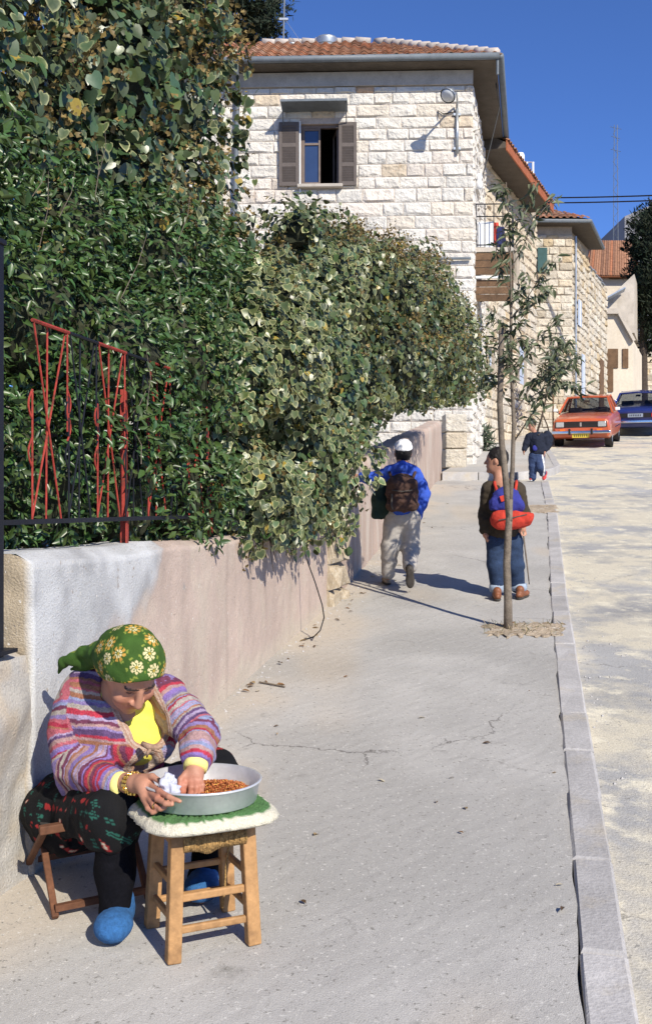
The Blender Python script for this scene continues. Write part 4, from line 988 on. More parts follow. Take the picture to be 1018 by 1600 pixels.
# --- dense dark shrub growing through the fence
shr = thing('privet_shrub', 'dense dark green shrub pushing through the iron fence', 'shrub', wl(6, -.5, gz(6)))
SB = []
for d_, off, z, r_ in ((3.7, -.75, 2.0, .5), (4.2, -.70, 1.9, .48), (4.2, -.72, 2.7, .5), (4.8, -.62, 1.9, .48), (4.8, -.66, 2.7, .52), (5.4, -.42, 1.85, .45), (5.4, -.46, 2.55, .55), (5.5, -.75, 3.2, .5), (6.0, -.36, 1.9, .46), (6.0, -.4, 2.6, .55), (6.2, -.65, 3.2, .52), (6.6, -.36, 2.0, .45), (6.7, -.45, 2.7, .52), (6.9, -.6, 3.3, .5), (7.2, -.5, 2.9, .5), (7.4, -.7, 3.5, .45), (4.4, -.8, 3.2, .5), (3.9, -.9, 3.1, .5)):
    SB.append(blob(wl(d_, off, z), r_))
core('shade_core', SB, .68, M['shade_core'], shr)
small_leaves(shr, SB, 32000, .060, 5, (.048, .098, .026), depth=.28)
for i in range(26):               # a few long shoots
    b = SB[rb.randrange(4, len(SB))]; p = Vector(b[0]) + Vector((rb.uniform(.2, .4), rb.uniform(-.5, -.3), rb.uniform(.1, .4))); q = p + Vector((rb.uniform(-.05, .12), rb.uniform(-.1, .1), rb.uniform(.15, .35)))
    MB().tube([p, p.lerp(q, .5) + Vector((.02, 0, .01)), q], [.0022, .0018, .001], 5).build('shoot', M['bark'], shr)
# --- ivy spilling over the wall
ivy = thing('ivy_hedge', 'cream edged ivy spilling over the garden wall above the pavement', 'ivy', wl(8, 0, gz(8)))
IB = [blob(wl(*a[:3]), a[3]) for a in ((6.55, -.22, 2.55, .45), (6.7, -.10, 1.98, .36), (7.1, -.12, 2.7, .52), (7.2, -.02, 1.78, .34), (7.7, -.05, 2.2, .48), (7.75, -.15, 3.0, .56), (7.8, .02, 1.72, .28), (8.3, .02, 1.95, .42), (8.35, -.08, 2.7, .58), (8.4, -.2, 3.35, .5), (8.75, -.16, 2.3, .42), (8.95, -.10, 1.85, .27), (9.1, -.16, 2.25, .30), (9.1, -.22, 3.1, .5), (9.3, -.15, 3.75, .48), (9.2, -.03, 1.60, .16), (9.25, -.16, 2.7, .33), (8.75, -.2, 4.1, .24))]
core('shade_core', IB, .66, M['shade_core'], ivy)
ivy_leaves(ivy, IB, 15500, .066, 8, vari=1.15, brown=.05, depth=.24, nobj=290, rough=.26, tint=(.062, .095, .033), pale=(.58, .56, .27))
iv2 = thing('ivy_hedge', 'rounded ivy hedge bulging over the pavement beyond the stone pier', 'ivy', wl(13, 0, gz(13)))
JB = [blob(wl(*a[:3]), a[3]) for a in ((9.9, -.2, 3.5, .62), (10.4, -.1, 2.95, .5), (10.6, -.15, 4.0, .6), (11.2, .12, 3.3, .62), (11.4, .0, 4.05, .62), (12.1, .28, 3.45, .66), (12.3, .15, 4.2, .66), (13.1, .42, 3.65, .70), (13.2, .2, 4.4, .62), (14.0, .50, 3.75, .72), (14.2, .25, 4.45, .64), (14.9, .50, 3.85, .68), (15.2, .3, 4.4, .6), (15.8, .42, 3.9, .62), (16.5, .2, 3.95, .6), (11.0, -.5, 4.2, .7), (12.5, -.5, 4.5, .7), (14.2, -.5, 4.6, .7), (16, -.4, 4.3, .7), (10.2, -.5, 4.35, .5))]
core('shade_core', JB, .68, M['shade_core'], iv2)
ivy_leaves(iv2, JB, 22000, .068, 9, vari=.62, brown=1.0, depth=.25, nobj=150, rough=.30, brownfun=lambda P: np.clip(.35 + (P[:, 2] - 3.6) * .5, .05, 1.2), tint=(.062, .085, .028), pale=(.46, .45, .20))
# ivy stems hanging on the wall
hg = random.Random(4)
for i in range(30):
    y = hg.uniform(6.6, 9.3); L = hg.uniform(.15, .42); p = wl(y, .05, 1.72); P_ = [p]
    for k in range(4): p = p + Vector((hg.uniform(-.02, .03), hg.uniform(-.03, .03), -L / 4)); P_.append(p)
    MB().tube(P_, [.006, .005, .004, .003, .002], 5).build('stem', M['bark_dark'], ivy)
# sloping dark pipe half buried in the ivy
tag(MB().tube([W(395, 432, 8.6), W(480, 458, 8.3)], .035, 10).build('buried_pipe', M['metal_grey'], None, True), 'dark metal pipe sloping out of the ivy', 'pipe')

# ---------------------------------------------------------------- young street tree
st = thing('street_tree', 'young street tree with drooping narrow leaves in a pavement pit', 'tree', G(793, 982))
d0 = G(793, 982).y
def tp_(px, py, dd=0.0): return W(px, py, d0 + dd)
b_ = G(793, 984); b_.z -= .08
MB().tube([b_, tp_(793, 940), tp_(791, 880), tp_(794, 820), tp_(796, 780)], [.036, .032, .029, .027, .024], 12).build('trunk', M['bark'], st, True)
MB().tube([tp_(795, 815), tp_(789, 745), tp_(783, 690), tp_(780, 630), tp_(782, 570), tp_(783, 512)], [.026, .026, .024, .023, .024, .022], 10).build('old_stem', M['bark'], st, True)
main = [tp_(795, 800), tp_(800, 730), tp_(802, 660), tp_(799, 600), tp_(797, 540), tp_(798, 480), tp_(797, 420), tp_(795, 350), tp_(790, 285)]
MB().tube(main, [.020, .018, .016, .014, .012, .010, .008, .006, .003], 10).build('stem', M['bark'], st, True)
br = [([(801, 650), (825, 610), (850, 580), (880, 560)], .007, .15), ([(802, 690), (835, 640), (870, 590), (905, 550)], .007, -.2), ([(799, 605), (818, 560), (845, 525), (880, 490)], .006, .2),
      ([(798, 560), (790, 520), (775, 500), (765, 480)], .005, .1), ([(797, 500), (820, 470), (845, 430), (870, 400)], .006, -.15), ([(797, 460), (785, 430), (780, 400), (772, 375)], .004, .1), ([(797, 420), (815, 390), (830, 350), (850, 325), (872, 305)], .005, .1),
      ([(795, 370), (812, 340), (828, 305), (835, 285)], .004, -.1), ([(793, 330), (782, 305), (775, 285)], .004, 0), ([(798, 520), (815, 500), (835, 470)], .004, -.1), ([(802, 640), (770, 600), (752, 585)], .004, .15), ([(830, 620), (860, 600), (895, 600), (915, 615)], .004, -.1), ([(850, 580), (850, 600), (845, 625)], .004, .1), ([(802, 620), (790, 560), (800, 530)], .004, -.2), ([(850, 525), (870, 530), (890, 545)], .004, .1), ([(840, 555), (865, 545), (895, 530)], .004, -.1), ([(797, 480), (812, 455), (818, 425)], .004, .1), ([(796, 400), (786, 360), (800, 330)], .004, -.1), ([(820, 470), (845, 460), (862, 450)], .004, .1), ([(797, 540), (812, 530), (832, 535)], .004, .15), ([(845, 590), (862, 575), (868, 555)], .004, -.1), ([(798, 575), (778, 545), (770, 520)], .004, .1)]
LP, LT = [], []
rl = random.Random(6)
for pts_, r_, dd in br:
    P_ = [tp_(x, y, dd * i / (len(pts_) - 1)) for i, (x, y) in enumerate(pts_)]
    MB().tube(P_, [r_ * (1 - .75 * i / (len(P_) - 1)) for i in range(len(P_))], 7).build('branch', M['bark'], st, True)
    L = sum((P_[i + 1] - P_[i]).length for i in range(len(P_) - 1)); n = max(8, int(L / .020))
    for i in range(n):
        t = (.22 + .78 * i / n) * (len(P_) - 1); k = min(int(t), len(P_) - 2); p = P_[k].lerp(P_[k + 1], t - k)
        for q in range(2 if rl.random() < .5 else 1):
            LP.append(p + Vector((rl.uniform(-.035, .035), rl.uniform(-.06, .06), rl.uniform(-.02, .03)))); LT.append(Vector((rl.uniform(-.8, .9), rl.uniform(-.8, .6), rl.uniform(-1.2, .05))))
for i in range(40):
    t = rl.uniform(3, 8); k = min(int(t), 7); LP.append(main[k].lerp(main[k + 1], t - k)); LT.append(Vector((rl.uniform(-1, 1), rl.uniform(-1, 1), rl.uniform(-1, .2))))
idx = list(range(len(LP))); rl.shuffle(idx)
def leaf_objs(parent, tpl, P, T, size, cols, cap=300, m='leaf'):
    ms = []
    for c in cols:
        V, F, mask = tpl; me = npmesh('leaf', V, F); vcol(me, np.array(c) * (1 - .0 * mask[:, None]) + np.array(c) * .35 * mask[:, None]); me.materials.append(M[m]); ms.append(me)
    for i in range(min(cap, len(P))):
        o = bpy.data.objects.new('leaf', ms[i % len(ms)]); COL.objects.link(o); par(o, parent)
        N = np.array([[rl.uniform(-.6, .6), rl.uniform(-1, .1), rl.uniform(.1, 1)]]); X, Y, Z = frames(N, np.array([T[i]], float))
        mw = Matrix(((*X[0], 0), (*Y[0], 0), (*Z[0], 0), (0, 0, 0, 1))).transposed() @ Matrix.Scale(size * rl.uniform(.65, 1.2), 4); mw.translation = P[i]; o.matrix_basis = mw
GREENS = [(.085, .105, .055), (.11, .13, .07), (.065, .085, .05), (.13, .14, .075), (.09, .10, .08)]
leaf_objs(st, LANCE, [LP[i] for i in idx[:300]], [LT[i] for i in idx[:300]], .098, GREENS)
if len(idx) > 300:
    Q = np.array([LP[i] for i in idx[300:]]); n = len(Q); r = np.random.RandomState(1); c = np.array([.09, .11, .055]) * (.6 + .8 * r.rand(n, 1))
    stuff(leaves('foliage', LANCE, Q, unit(r.randn(n, 3) + np.array([0, -.5, .6])), np.array([LT[i] for i in idx[300:]]), .105 * (.65 + .5 * r.rand(n)), c, c * 1.3, M['leaf'], st))
# --- leaning saplings and bush before the second house
sp = thing('sapling', 'bare leaning sapling beside the second stone house wall', 'tree', (6.1, 30.2, gz(30.2)))
B0 = Vector((6.05, 30.2, gz(30.2)))
MB().tube([B0, B0 + Vector((.22, 0, .7)), B0 + Vector((.42, 0, 1.6)), B0 + Vector((.55, .1, 2.3))], [.035, .03, .022, .008], 8).build('trunk', M['bark_dark'], sp, True)
MB().tube([B0 + Vector((.25, 0, .8)), B0 + Vector((.38, 0, .5)), B0 + Vector((.5, 0, .02))], .02, 6).build('stake', M['bark_dark'], sp, True)
SBB = [blob(B0 + Vector((.5, 0, 2.1)), (.42, .35, .4)), blob(B0 + Vector((.75, .1, 2.5)), (.4, .3, .35))]
small_leaves(sp, SBB, 500, .14, 12, (.05, .065, .03), LANCE, .3, .4, .7, m='leaf')
MB().tube([B0 + Vector((.62, .3, 0)), B0 + Vector((.62, .3, 1.5))], .025, 8).build('stake', M['wood_dark'], sp)
bu = thing('bush', 'small spiky grey green bush at the foot of the house', 'bush', Vector((W(748, 690, 27).x, 26.5, gz(26.5))))
bc = Vector((W(748, 690, 26.5).x, 26.5, gz(26.5) + .06)); P_, T_, = [], []
r = np.random.RandomState(3); n = 700
D = unit(r.randn(n, 3) * np.array([1, 1, .8]) + np.array([0, 0, .9])); PP = np.array(bc) + D * (r.rand(n, 1) ** .6) * np.array([.42, .4, .62]); 
c = np.array([.055, .075, .045]) * (.5 + .9 * r.rand(n, 1))
stuff(leaves('foliage', LANCE, PP, unit(r.randn(n, 3) + np.array([.2, -.6, .3])), D + r.randn(n, 3) * .25, .17 * (.6 + .7 * r.rand(n)), c, c * 1.2, M['leaf'], bu))
for i in range(9): MB().tube([bc, bc + Vector(D[i]) * .5], [.012, .004], 5).build('stem', M['bark'], bu)

# ---------------------------------------------------------------- distant evergreens
pine = thing('pine_tree', 'dark pine standing behind the tiled roof', 'tree', (-3.4, 40, gz(40)))
MB().tube([(-3.4, 40, gz(40) - .2), (-3.3, 40, 12), (-3.1, 40, 20)], [.35, .28, .12], 10).build('trunk', M['bark_dark'], pine)
PB = []
rp_ = random.Random(8)
for x, y, s in ((395, 20, 1.0), (360, 0, 1.2), (415, 45, .75), (340, 45, 1.0), (385, 62, .8), (425, 10, .55), (370, -50, 1.3), (330, -10, 1.2), (300, 30, 1.2), (415, -30, .7), (345, -110, 1.2)):
    PB.append(blob(W(x, y, 40 + rp_.uniform(-.8, .8)), (s, s, s * .62)))
    MB().tube([(-3.2, 40, 17 + rp_.uniform(-1, 1)), Vector(PB[-1][0])], [.08, .03], 6).build('limb', M['bark_dark'], pine)
core('shade_core', PB, .55, M['shade_core'], pine)
small_leaves(pine, PB, 9000, .30, 21, (.022, .034, .020), NEED, .5, .5, .8, name='crown', up=.2, m='needles')
cyp = thing('cypress_tree', 'dark dense cypress beside the street behind the blue car', 'tree', (15.9, 52, gz(52)))
cb = Vector((W(1004, 610, 52).x, 52, gz(52)))
MB().tube([cb - Vector((0, 0, .2)), cb + Vector((0, 0, 3)), cb + Vector((.1, 0, 8))], [.24, .2, .08], 10).build('trunk', M['bark_dark'], cyp)
YB = []
for x, y, s in ((1010, 355, .9), (1000, 390, .85), (1025, 380, 1.2), (1004, 430, .95), (1030, 430, 1.3), (1008, 470, .8), (1035, 480, 1.2), (1012, 510, .7), (1038, 525, 1.1), (1022, 540, .6), (1018, 335, .6), (1045, 350, 1.1), (1055, 400, 1.2)):
    YB.append(blob(W(x, y, 52 + rp_.uniform(-.5, .5)), (s, s, s * .95)))
core('shade_core', YB, .66, M['shade_core'], cyp)
small_leaves(cyp, YB, 9000, .30, 22, (.016, .026, .014), NEED, .4, .4, .7, name='crown', up=1.0, m='needles')
# retaining wall behind the cypress so that the street has an end
rw = thing('retaining_wall', 'ochre stone retaining wall beside the cypress up the street', 'wall', (18, 55, gz(55)))
mb = MB(); wall_with_hole(mb, (15.2, 55.5), (1, .1), 12, gz(55) - .4, gz(55) + 2.6, .5, []); rwm = mb.build('wall', M['rubble'], rw)
stone_face(rwm, (15.2, 55.48), (1, .1), 12, gz(55) - .4, gz(55) + 2.6, .32, 77, SM_OLD, [], lambda a, z: a < 3, depth=.06, lens=(.4, .8), quota=60)
# ---------------------------------------------------------------- smooth bodies from distance fields
class Field:
    def __init__(s, lo, hi, h):
        s.lo = np.array(lo, np.float32); s.h = h; s.n = np.ceil((np.array(hi) - s.lo) / h).astype(int) + 1
        s.F = np.full(s.n, .5, np.float32)
    def sub(s, lo, hi):
        a = np.clip(np.floor((lo - s.lo) / s.h).astype(int), 0, s.n); b = np.clip(np.ceil((hi - s.lo) / s.h).astype(int) + 1, 0, s.n)
        sl_ = tuple(slice(i, j) for i, j in zip(a, b)); ax = [s.lo[i] + s.h * np.arange(a[i], b[i], dtype=np.float32) for i in range(3)]
        return sl_, np.meshgrid(*ax, indexing='ij')
    def put(s, sl_, d, k, cut):
        if d.size == 0: return
        a = s.F[sl_]
        if cut:
            d = -d; h = np.clip(.5 - .5 * (a - d) / k, 0, 1); s.F[sl_] = a * (1 - h) + d * h + k * h * (1 - h); return
        h = np.clip(.5 + .5 * (a - d) / k, 0, 1); s.F[sl_] = a * (1 - h) + d * h - k * h * (1 - h)
    def cap(s, p, r, q, r2=None, k=.02, cut=False):
        p = np.array(p, np.float32); q = np.array(q, np.float32); r2 = r if r2 is None else r2; m = max(r, r2) + k * 2.2 + 3 * s.h
        sl_, (X, Y, Z) = s.sub(np.minimum(p, q) - m, np.maximum(p, q) + m); v = q - p; L = float((v * v).sum()) + 1e-12
        t = np.clip(((X - p[0]) * v[0] + (Y - p[1]) * v[1] + (Z - p[2]) * v[2]) / L, 0, 1)
        d = np.sqrt((X - p[0] - t * v[0]) ** 2 + (Y - p[1] - t * v[1]) ** 2 + (Z - p[2] - t * v[2]) ** 2) - (r + (r2 - r) * t)
        s.put(sl_, d, k, cut); return s
    def chain(s, pts, rs, k=.02, cut=False):
        for i in range(len(pts) - 1): s.cap(pts[i], rs[i], pts[i + 1], rs[i + 1], k, cut)
        return s
    def ell(s, c, r, A=None, k=.02, cut=False):
        c = np.array(c, np.float32); r = np.array(r, np.float32); A = np.eye(3, dtype=np.float32) if A is None else np.array(A, np.float32)   # rows = local axes
        ext = np.sqrt(((A * r[:, None]) ** 2).sum(0)); m = k * 2.2 + 3 * s.h
        sl_, (X, Y, Z) = s.sub(c - ext - m, c + ext + m); X = X - c[0]; Y = Y - c[1]; Z = Z - c[2]
        u = [(A[i, 0] * X + A[i, 1] * Y + A[i, 2] * Z) for i in range(3)]
        k0 = np.sqrt(sum((u[i] / r[i]) ** 2 for i in range(3))); k1 = np.sqrt(sum((u[i] / r[i] ** 2) ** 2 for i in range(3))) + 1e-6
        s.put(sl_, k0 * (k0 - 1) / k1, k, cut); return s
    def plane_cut(s, c, n, k=.01, lo=None, hi=None):    # remove the side the normal points to
        sl_, (X, Y, Z) = s.sub(s.lo if lo is None else np.array(lo), s.lo + s.h * s.n if hi is None else np.array(hi)); n = unit(np.array(n, float)); c = np.array(c)
        s.put(sl_, -((X - c[0]) * n[0] + (Y - c[1]) * n[1] + (Z - c[2]) * n[2]), k, True); return s
    def surface(s):
        F = s.F; S = F < 0
        c = sum(S[i:S.shape[0] - 1 + i, j:S.shape[1] - 1 + j, l:S.shape[2] - 1 + l].astype(np.int8) for i in (0, 1) for j in (0, 1) for l in (0, 1))
        act = (c > 0) & (c < 8); ai = np.argwhere(act); idx = np.full(act.shape, -1, np.int32); idx[act] = np.arange(len(ai))
        acc = np.zeros((len(ai), 3), np.float32); cnt = np.zeros(len(ai), np.float32)
        C = [(i, j, l) for i in (0, 1) for j in (0, 1) for l in (0, 1)]
        for a in C:
            for b in C:
                if sum(y - x for x, y in zip(a, b)) == 1 and all(y >= x for x, y in zip(a, b)):
                    f0 = F[ai[:, 0] + a[0], ai[:, 1] + a[1], ai[:, 2] + a[2]]; f1 = F[ai[:, 0] + b[0], ai[:, 1] + b[1], ai[:, 2] + b[2]]
                    m = (f0 < 0) != (f1 < 0); t = f0[m] / (f0[m] - f1[m]); acc[m] += np.array(a) + t[:, None] * (np.array(b) - np.array(a)); cnt[m] += 1
        V = s.lo + s.h * (ai + acc / cnt[:, None]); faces = []
        for ax in range(3):
            o1, o2 = (ax + 1) % 3, (ax + 2) % 3
            a = [slice(1, -1)] * 3; a[ax] = slice(0, -1); b = list(a); b[ax] = slice(1, None)
            A, B = S[tuple(a)], S[tuple(b)]; e = np.argwhere(A != B)
            if not len(e): continue
            sg = A[e[:, 0], e[:, 1], e[:, 2]]; off = np.array([1, 1, 1]); off[ax] = 0; e = e + off
            q = []
            for d1, d2 in ((-1, -1), (0, -1), (0, 0), (-1, 0)):
                cc = e.copy(); cc[:, o1] += d1; cc[:, o2] += d2; q.append(idx[cc[:, 0], cc[:, 1], cc[:, 2]])
            q = np.stack(q, 1); q[~sg] = q[~sg][:, ::-1]; faces.append(q)
        return V, np.concatenate(faces)
def smooth_v(V, F, it=2):
    for _ in range(it):
        acc = np.zeros_like(V); cnt = np.zeros(len(V), np.float32)
        for i in range(4):
            np.add.at(acc, F[:, i], V[F[:, (i + 1) % 4]]); np.add.at(cnt, F[:, i], 1)
        V = V * .45 + acc / np.maximum(cnt, 1)[:, None] * .55
    return V
def normals_v(V, F):
    n = np.cross(V[F[:, 2]] - V[F[:, 0]], V[F[:, 3]] - V[F[:, 1]]); N = np.zeros_like(V)
    for i in range(4): np.add.at(N, F[:, i], n)
    return unit(N)
def flesh(name, fld, m, parent, colfun=None, wr=0.0, wsc=(12, 12, 12), it=2):
    V, F = fld.surface(); V = smooth_v(V, F, it)
    if wr:
        N = normals_v(V, F); d = (vnoise(V * np.array(wsc), 1) - .5) * 2 * wr + (vnoise(V * np.array(wsc) * 2.3, 1) - .5) * wr; V = V + N * d[:, None]
    me = npmesh(name, V, F, True)
    if colfun is not None: vcol(me, colfun(V))
    return newobj(name, me, parent, m)
SKIN = (.42, .21, .135)
M['skin'] = mat('skin', (.43, .215, .14), .55, .10, 20, .12, 160, spec=.35)
M['skin_v'] = mat('skin_painted', (1, 1, 1), .55, .06, 20, .12, 160, attr=True, spec=.35)
M['knit'] = mat('knit_wool', (1, 1, 1), .95, .28, 60, .9, 230, attr=True, spec=.1)
M['print'] = mat('printed_cloth', (1, 1, 1), .85, .10, 30, .25, 150, attr=True, spec=.2)
M['yellow'] = mat('yellow_jersey', (.76, .66, .10), .85, .06, 14, .25, 120)
M['cuff'] = mat('yellow_cuff', (.74, .66, .22), .85, .08, 14, .25, 120)
M['dark_stocking'] = mat('dark_stocking', (.005, .005, .007), .95, .3, 14, .3, 90, spec=.08)
M['slipper'] = mat('blue_slipper', (.03, .115, .29), .95, .25, 60, .6, 260)
M['hair'] = mat('hair_dark', (.012, .009, .008), .6, .4, 30, .8, 120)
M['gold'] = mat('gold', (.75, .52, .15), .25, .1, 10, 0, metal=1)
def V3(*a): return np.array(W(*a), np.float32)
def finger(f, pts, r, k=.006): f.chain([V3(*p) for p in pts], [r * (1 - .10 * i) for i in range(len(pts))], k)

# ---------------------------------------------------------------- the seated woman
wom = thing('person', 'seated woman in green flowered headscarf and striped cardigan sorting lentils', 'person', (-.9, 3.9, gz(3.9)))
hc = V3(205, 1046, 3.60)
fdir = unit(np.array([.40, -.52, -.80])); upv = np.array([0, 0, 1.]) - fdir * fdir[2]; upv = unit(upv + np.array([-.06, 0, 0])); upv = unit(upv - fdir * upv.dot(fdir)); rt = np.cross(fdir, upv)   # her left is -rt? (rt = f x up)
HA = np.array([rt, fdir, upv])
def hp_(r_, f_, u_): return hc + rt * r_ + fdir * f_ + upv * u_
lo, hi = np.array([-1.22, 3.16, gz(3.3) - .02]), np.array([-.30, 4.12, 1.42])
pelvis = V3(128, 1262, 3.92); chest = V3(183, 1135, 3.80); neck = V3(190, 1078, 3.76)
shR, elR, wrR = V3(124, 1100, 3.80), V3(116, 1196, 3.70), V3(200, 1224, 3.47)
shL, elL, wrL = V3(256, 1094, 3.75), V3(311, 1146, 3.62), V3(305, 1200, 3.49)
hipR, knR, anR = V3(105, 1268, 3.90), V3(178, 1272, 3.52), V3(180, 1425, 3.50)
hipL, knL, anL = V3(160, 1262, 3.92), V3(333, 1212, 3.80), V3(316, 1378, 3.78)
B = Field(lo, hi, .0045)
B.ell(hc, (.082, .100, .118), HA, .01)
B.ell(hp_(0, .055, -.075), (.062, .055, .062), HA, .02)            # jaw
B.ell(hp_(0, .085, -.118), (.026, .022, .020), HA, .015)           # chin
B.cap(hp_(0, .098, .012), .010, hp_(0, .122, -.038), .0155, .008)  # nose
for s in (-1, 1):
    B.ell(hp_(.017 * s, .108, -.040), (.010, .012, .008), HA, .006)
    B.ell(hp_(.045 * s, .072, -.045), (.030, .026, .028), HA, .02)  # cheeks
    B.ell(hp_(.032 * s, .084, .022), (.026, .012, .009), HA, .012)  # brow
    B.ell(hp_(.032 * s, .088, .000), (.017, .012, .011), HA, .003, cut=True)
    B.ell(hp_(.032 * s, .078, .000), (.0145, .0125, .0125), HA, .003)
    B.ell(hp_(.086 * s, -.005, -.015), (.012, .020, .032), HA, .006)
B.ell(hp_(0, .100, -.068), (.026, .012, .007), HA, .005); B.ell(hp_(0, .096, -.082), (.024, .013, .008), HA, .005); B.cap(hp_(-.022, .112, -.0745), .0025, hp_(.022, .112, -.0745), .0025, .002, cut=True)
B.cap(hp_(0, -.03, -.05), .058, neck, .06, .03)
B.cap(neck, .07, chest, .15, .05); B.cap(chest, .14, pelvis, .11, .06)
B.chain([shR, elR, wrR], [.055, .046, .030], .02); B.chain([shL, elL, wrL], [.055, .044, .029], .02)
B.chain([hipR, knR, anR], [.085, .06, .036], .03); B.chain([hipL, knL, V3(328, 1300, 3.82), anL], [.085, .05, .05, .036], .03)
B.ell(V3(181, 1448, 3.46), (.036, .09, .03), None, .03); B.ell(V3(318, 1392, 3.74), (.036, .09, .03), None, .03)
# right hand on the rim of the pan
B.chain([wrR, V3(212, 1224, 3.43), V3(228, 1229, 3.385)], [.030, .029, .030], .015)
B.cap(V3(222, 1222, 3.40), .022, V3(228, 1243, 3.36), .021, .015)
finger(B, [(234, 1226, 3.375), (249, 1236, 3.305), (264, 1245, 3.262), (281, 1252, 3.243)], .0105)
finger(B, [(232, 1235, 3.365), (246, 1248, 3.290), (259, 1256, 3.256), (269, 1257, 3.248)], .0108)
finger(B, [(229, 1243, 3.360), (240, 1257, 3.300), (251, 1264, 3.275), (258, 1262, 3.270)], .0102)
finger(B, [(225, 1250, 3.362), (231, 1263, 3.310), (239, 1270, 3.290), (245, 1268, 3.285)], .0090)
finger(B, [(222, 1214, 3.405), (238, 1213, 3.375), (252, 1222, 3.345), (262, 1230, 3.325)], .0115)
# left hand reaching into the pan
B.chain([wrL, V3(304, 1208, 3.475)], [.028, .029], .015); B.cap(V3(295, 1214, 3.465), .020, V3(309, 1214, 3.465), .019, .014)
finger(B, [(312, 1216, 3.462), (316, 1227, 3.440), (315, 1238, 3.435), (313, 1246, 3.44)], .0098)
finger(B, [(305, 1218, 3.455), (307, 1230, 3.428), (306, 1241, 3.425), (304, 1249, 3.432)], .0102)
finger(B, [(298, 1218, 3.455), (298, 1230, 3.428), (297, 1240, 3.426), (296, 1247, 3.432)], .0098)
finger(B, [(291, 1216, 3.46), (289, 1227, 3.438), (288, 1236, 3.435), (288, 1242, 3.44)], .0088)
finger(B, [(290, 1208, 3.46), (282, 1218, 3.44), (281, 1229, 3.43), (284, 1238, 3.43)], .0105)
def skin_col(V):
    c = np.tile(np.array(SKIN), (len(V), 1)); q = (V - hc) @ HA.T
    lip = np.exp(-((q[:, 0] / .026) ** 2 + ((q[:, 2] + .075) / .012) ** 2)) * (q[:, 1] > .08); c += (np.array([.36, .11, .09]) - c) * np.clip(lip * 1.2, 0, .8)[:, None]
    for s in (-1, 1):
        e = ((q[:, 0] - .032 * s) / .013) ** 2 + (q[:, 2] / .006) ** 2; m = (e < 1) & (q[:, 1] > .07); c[m] = [.10, .06, .05]
        b = ((q[:, 0] - .032 * s) / .026) ** 2 + ((q[:, 2] - .026) / .005) ** 2; m = (b < 1) & (q[:, 1] > .06); c[m] = [.03, .02, .018]
        ck = np.exp(-(((q[:, 0] - .045 * s) / .03) ** 2 + ((q[:, 2] + .045) / .03) ** 2)) * (q[:, 1] > .03); c[:, 1:] *= (1 - .15 * ck)[:, None]
    red = np.exp(-np.minimum(((V - V3(250, 1245, 3.30)) ** 2).sum(1), ((V - V3(302, 1235, 3.44)) ** 2).sum(1)) / .003); c[:, 1:] *= (1 - .18 * red)[:, None]
    return c * (.92 + .16 * vnoise(V, 40))[:, None]
flesh('body', B, M['skin_v'], wom, skin_col, it=1)
del B
# hair showing under the scarf
Hf = Field(hc - .2, hc + .2, .004); Hf.ell(hp_(0, -.004, .012), (.090, .106, .120), HA, .01); Hf.plane_cut(hp_(0, .072, .055), unit(fdir * .8 - upv * .6)); flesh('hair', Hf, M['hair'], wom, it=1)
# headscarf
S_ = Field(hc - np.array([.36, .3, .26]), hc + np.array([.22, .34, .22]), .0034); S_.ell(hp_(0, -.012, .030), (.110, .130, .124), HA, .01); S_.ell(hp_(0, -.075, -.02), (.106, .095, .11), HA, .03)
S_.plane_cut(hp_(0, .072, .052), unit(fdir * .80 - upv * .62), .006)
S_.cap(hp_(0, -.12, -.06), .045, hp_(-.06, -.17, -.11), .020, .03); S_.chain([V3(160, 1020, 3.72), V3(130, 1018, 3.76), V3(100, 1034, 3.80), V3(92, 1052, 3.82)], [.05, .018, .016, .004], .02); S_.chain([V3(155, 1025, 3.74), V3(132, 1040, 3.79), V3(112, 1046, 3.81)], [.04, .018, .006], .02); S_.ell(V3(122, 1030, 3.775), (.055, .012, .026), None, .012)
fl = np.random.RandomState(4); pts_ = []
while len(pts_) < 90:
    d_ = unit(fl.randn(3)); 
    if all(np.linalg.norm(d_ - q) > .42 for q in pts_): pts_.append(d_)
    if fl.rand() < .004: break
FD = np.array(pts_) @ HA
def scarf_col(V):
    D = unit(V - hp_(0, -.02, .02)); n = len(V); c = np.tile(np.array([.040, .088, .015]), (n, 1)) * (.8 + .4 * vnoise(V, 30))[:, None]
    k = np.argmax(D @ FD.T, 1); A0 = FD[k]; t1 = unit(np.cross(A0, np.array([.3, .8, .5]))); t2 = np.cross(A0, t1)
    x = (D * t1).sum(1) * .115; y = (D * t2).sum(1) * .115; r_ = np.hypot(x, y); th = np.arctan2(y, x)
    outer = (np.abs(r_ - .0185) < .0058) & (np.cos(8 * th) > -.35); inner = (np.abs(r_ - .0095) < .0036) & (np.cos(8 * th + 2) > -.3); dot = r_ < .004
    big = (k % 3) != 2
    c[outer & big] = [.48, .27, .05]; c[inner] = [.66, .58, .32]; c[outer & ~big & (r_ < .020)] = [.62, .52, .28]; c[dot] = [.4, .28, .05]
    lf = (np.abs(r_ - .029) < .003) & (np.cos(5 * th + 1) > .55); c[lf] = [.20, .24, .04]
    return c
flesh('headscarf', S_, M['print'], wom, scarf_col, wr=.0035, wsc=(22, 22, 22), it=1)
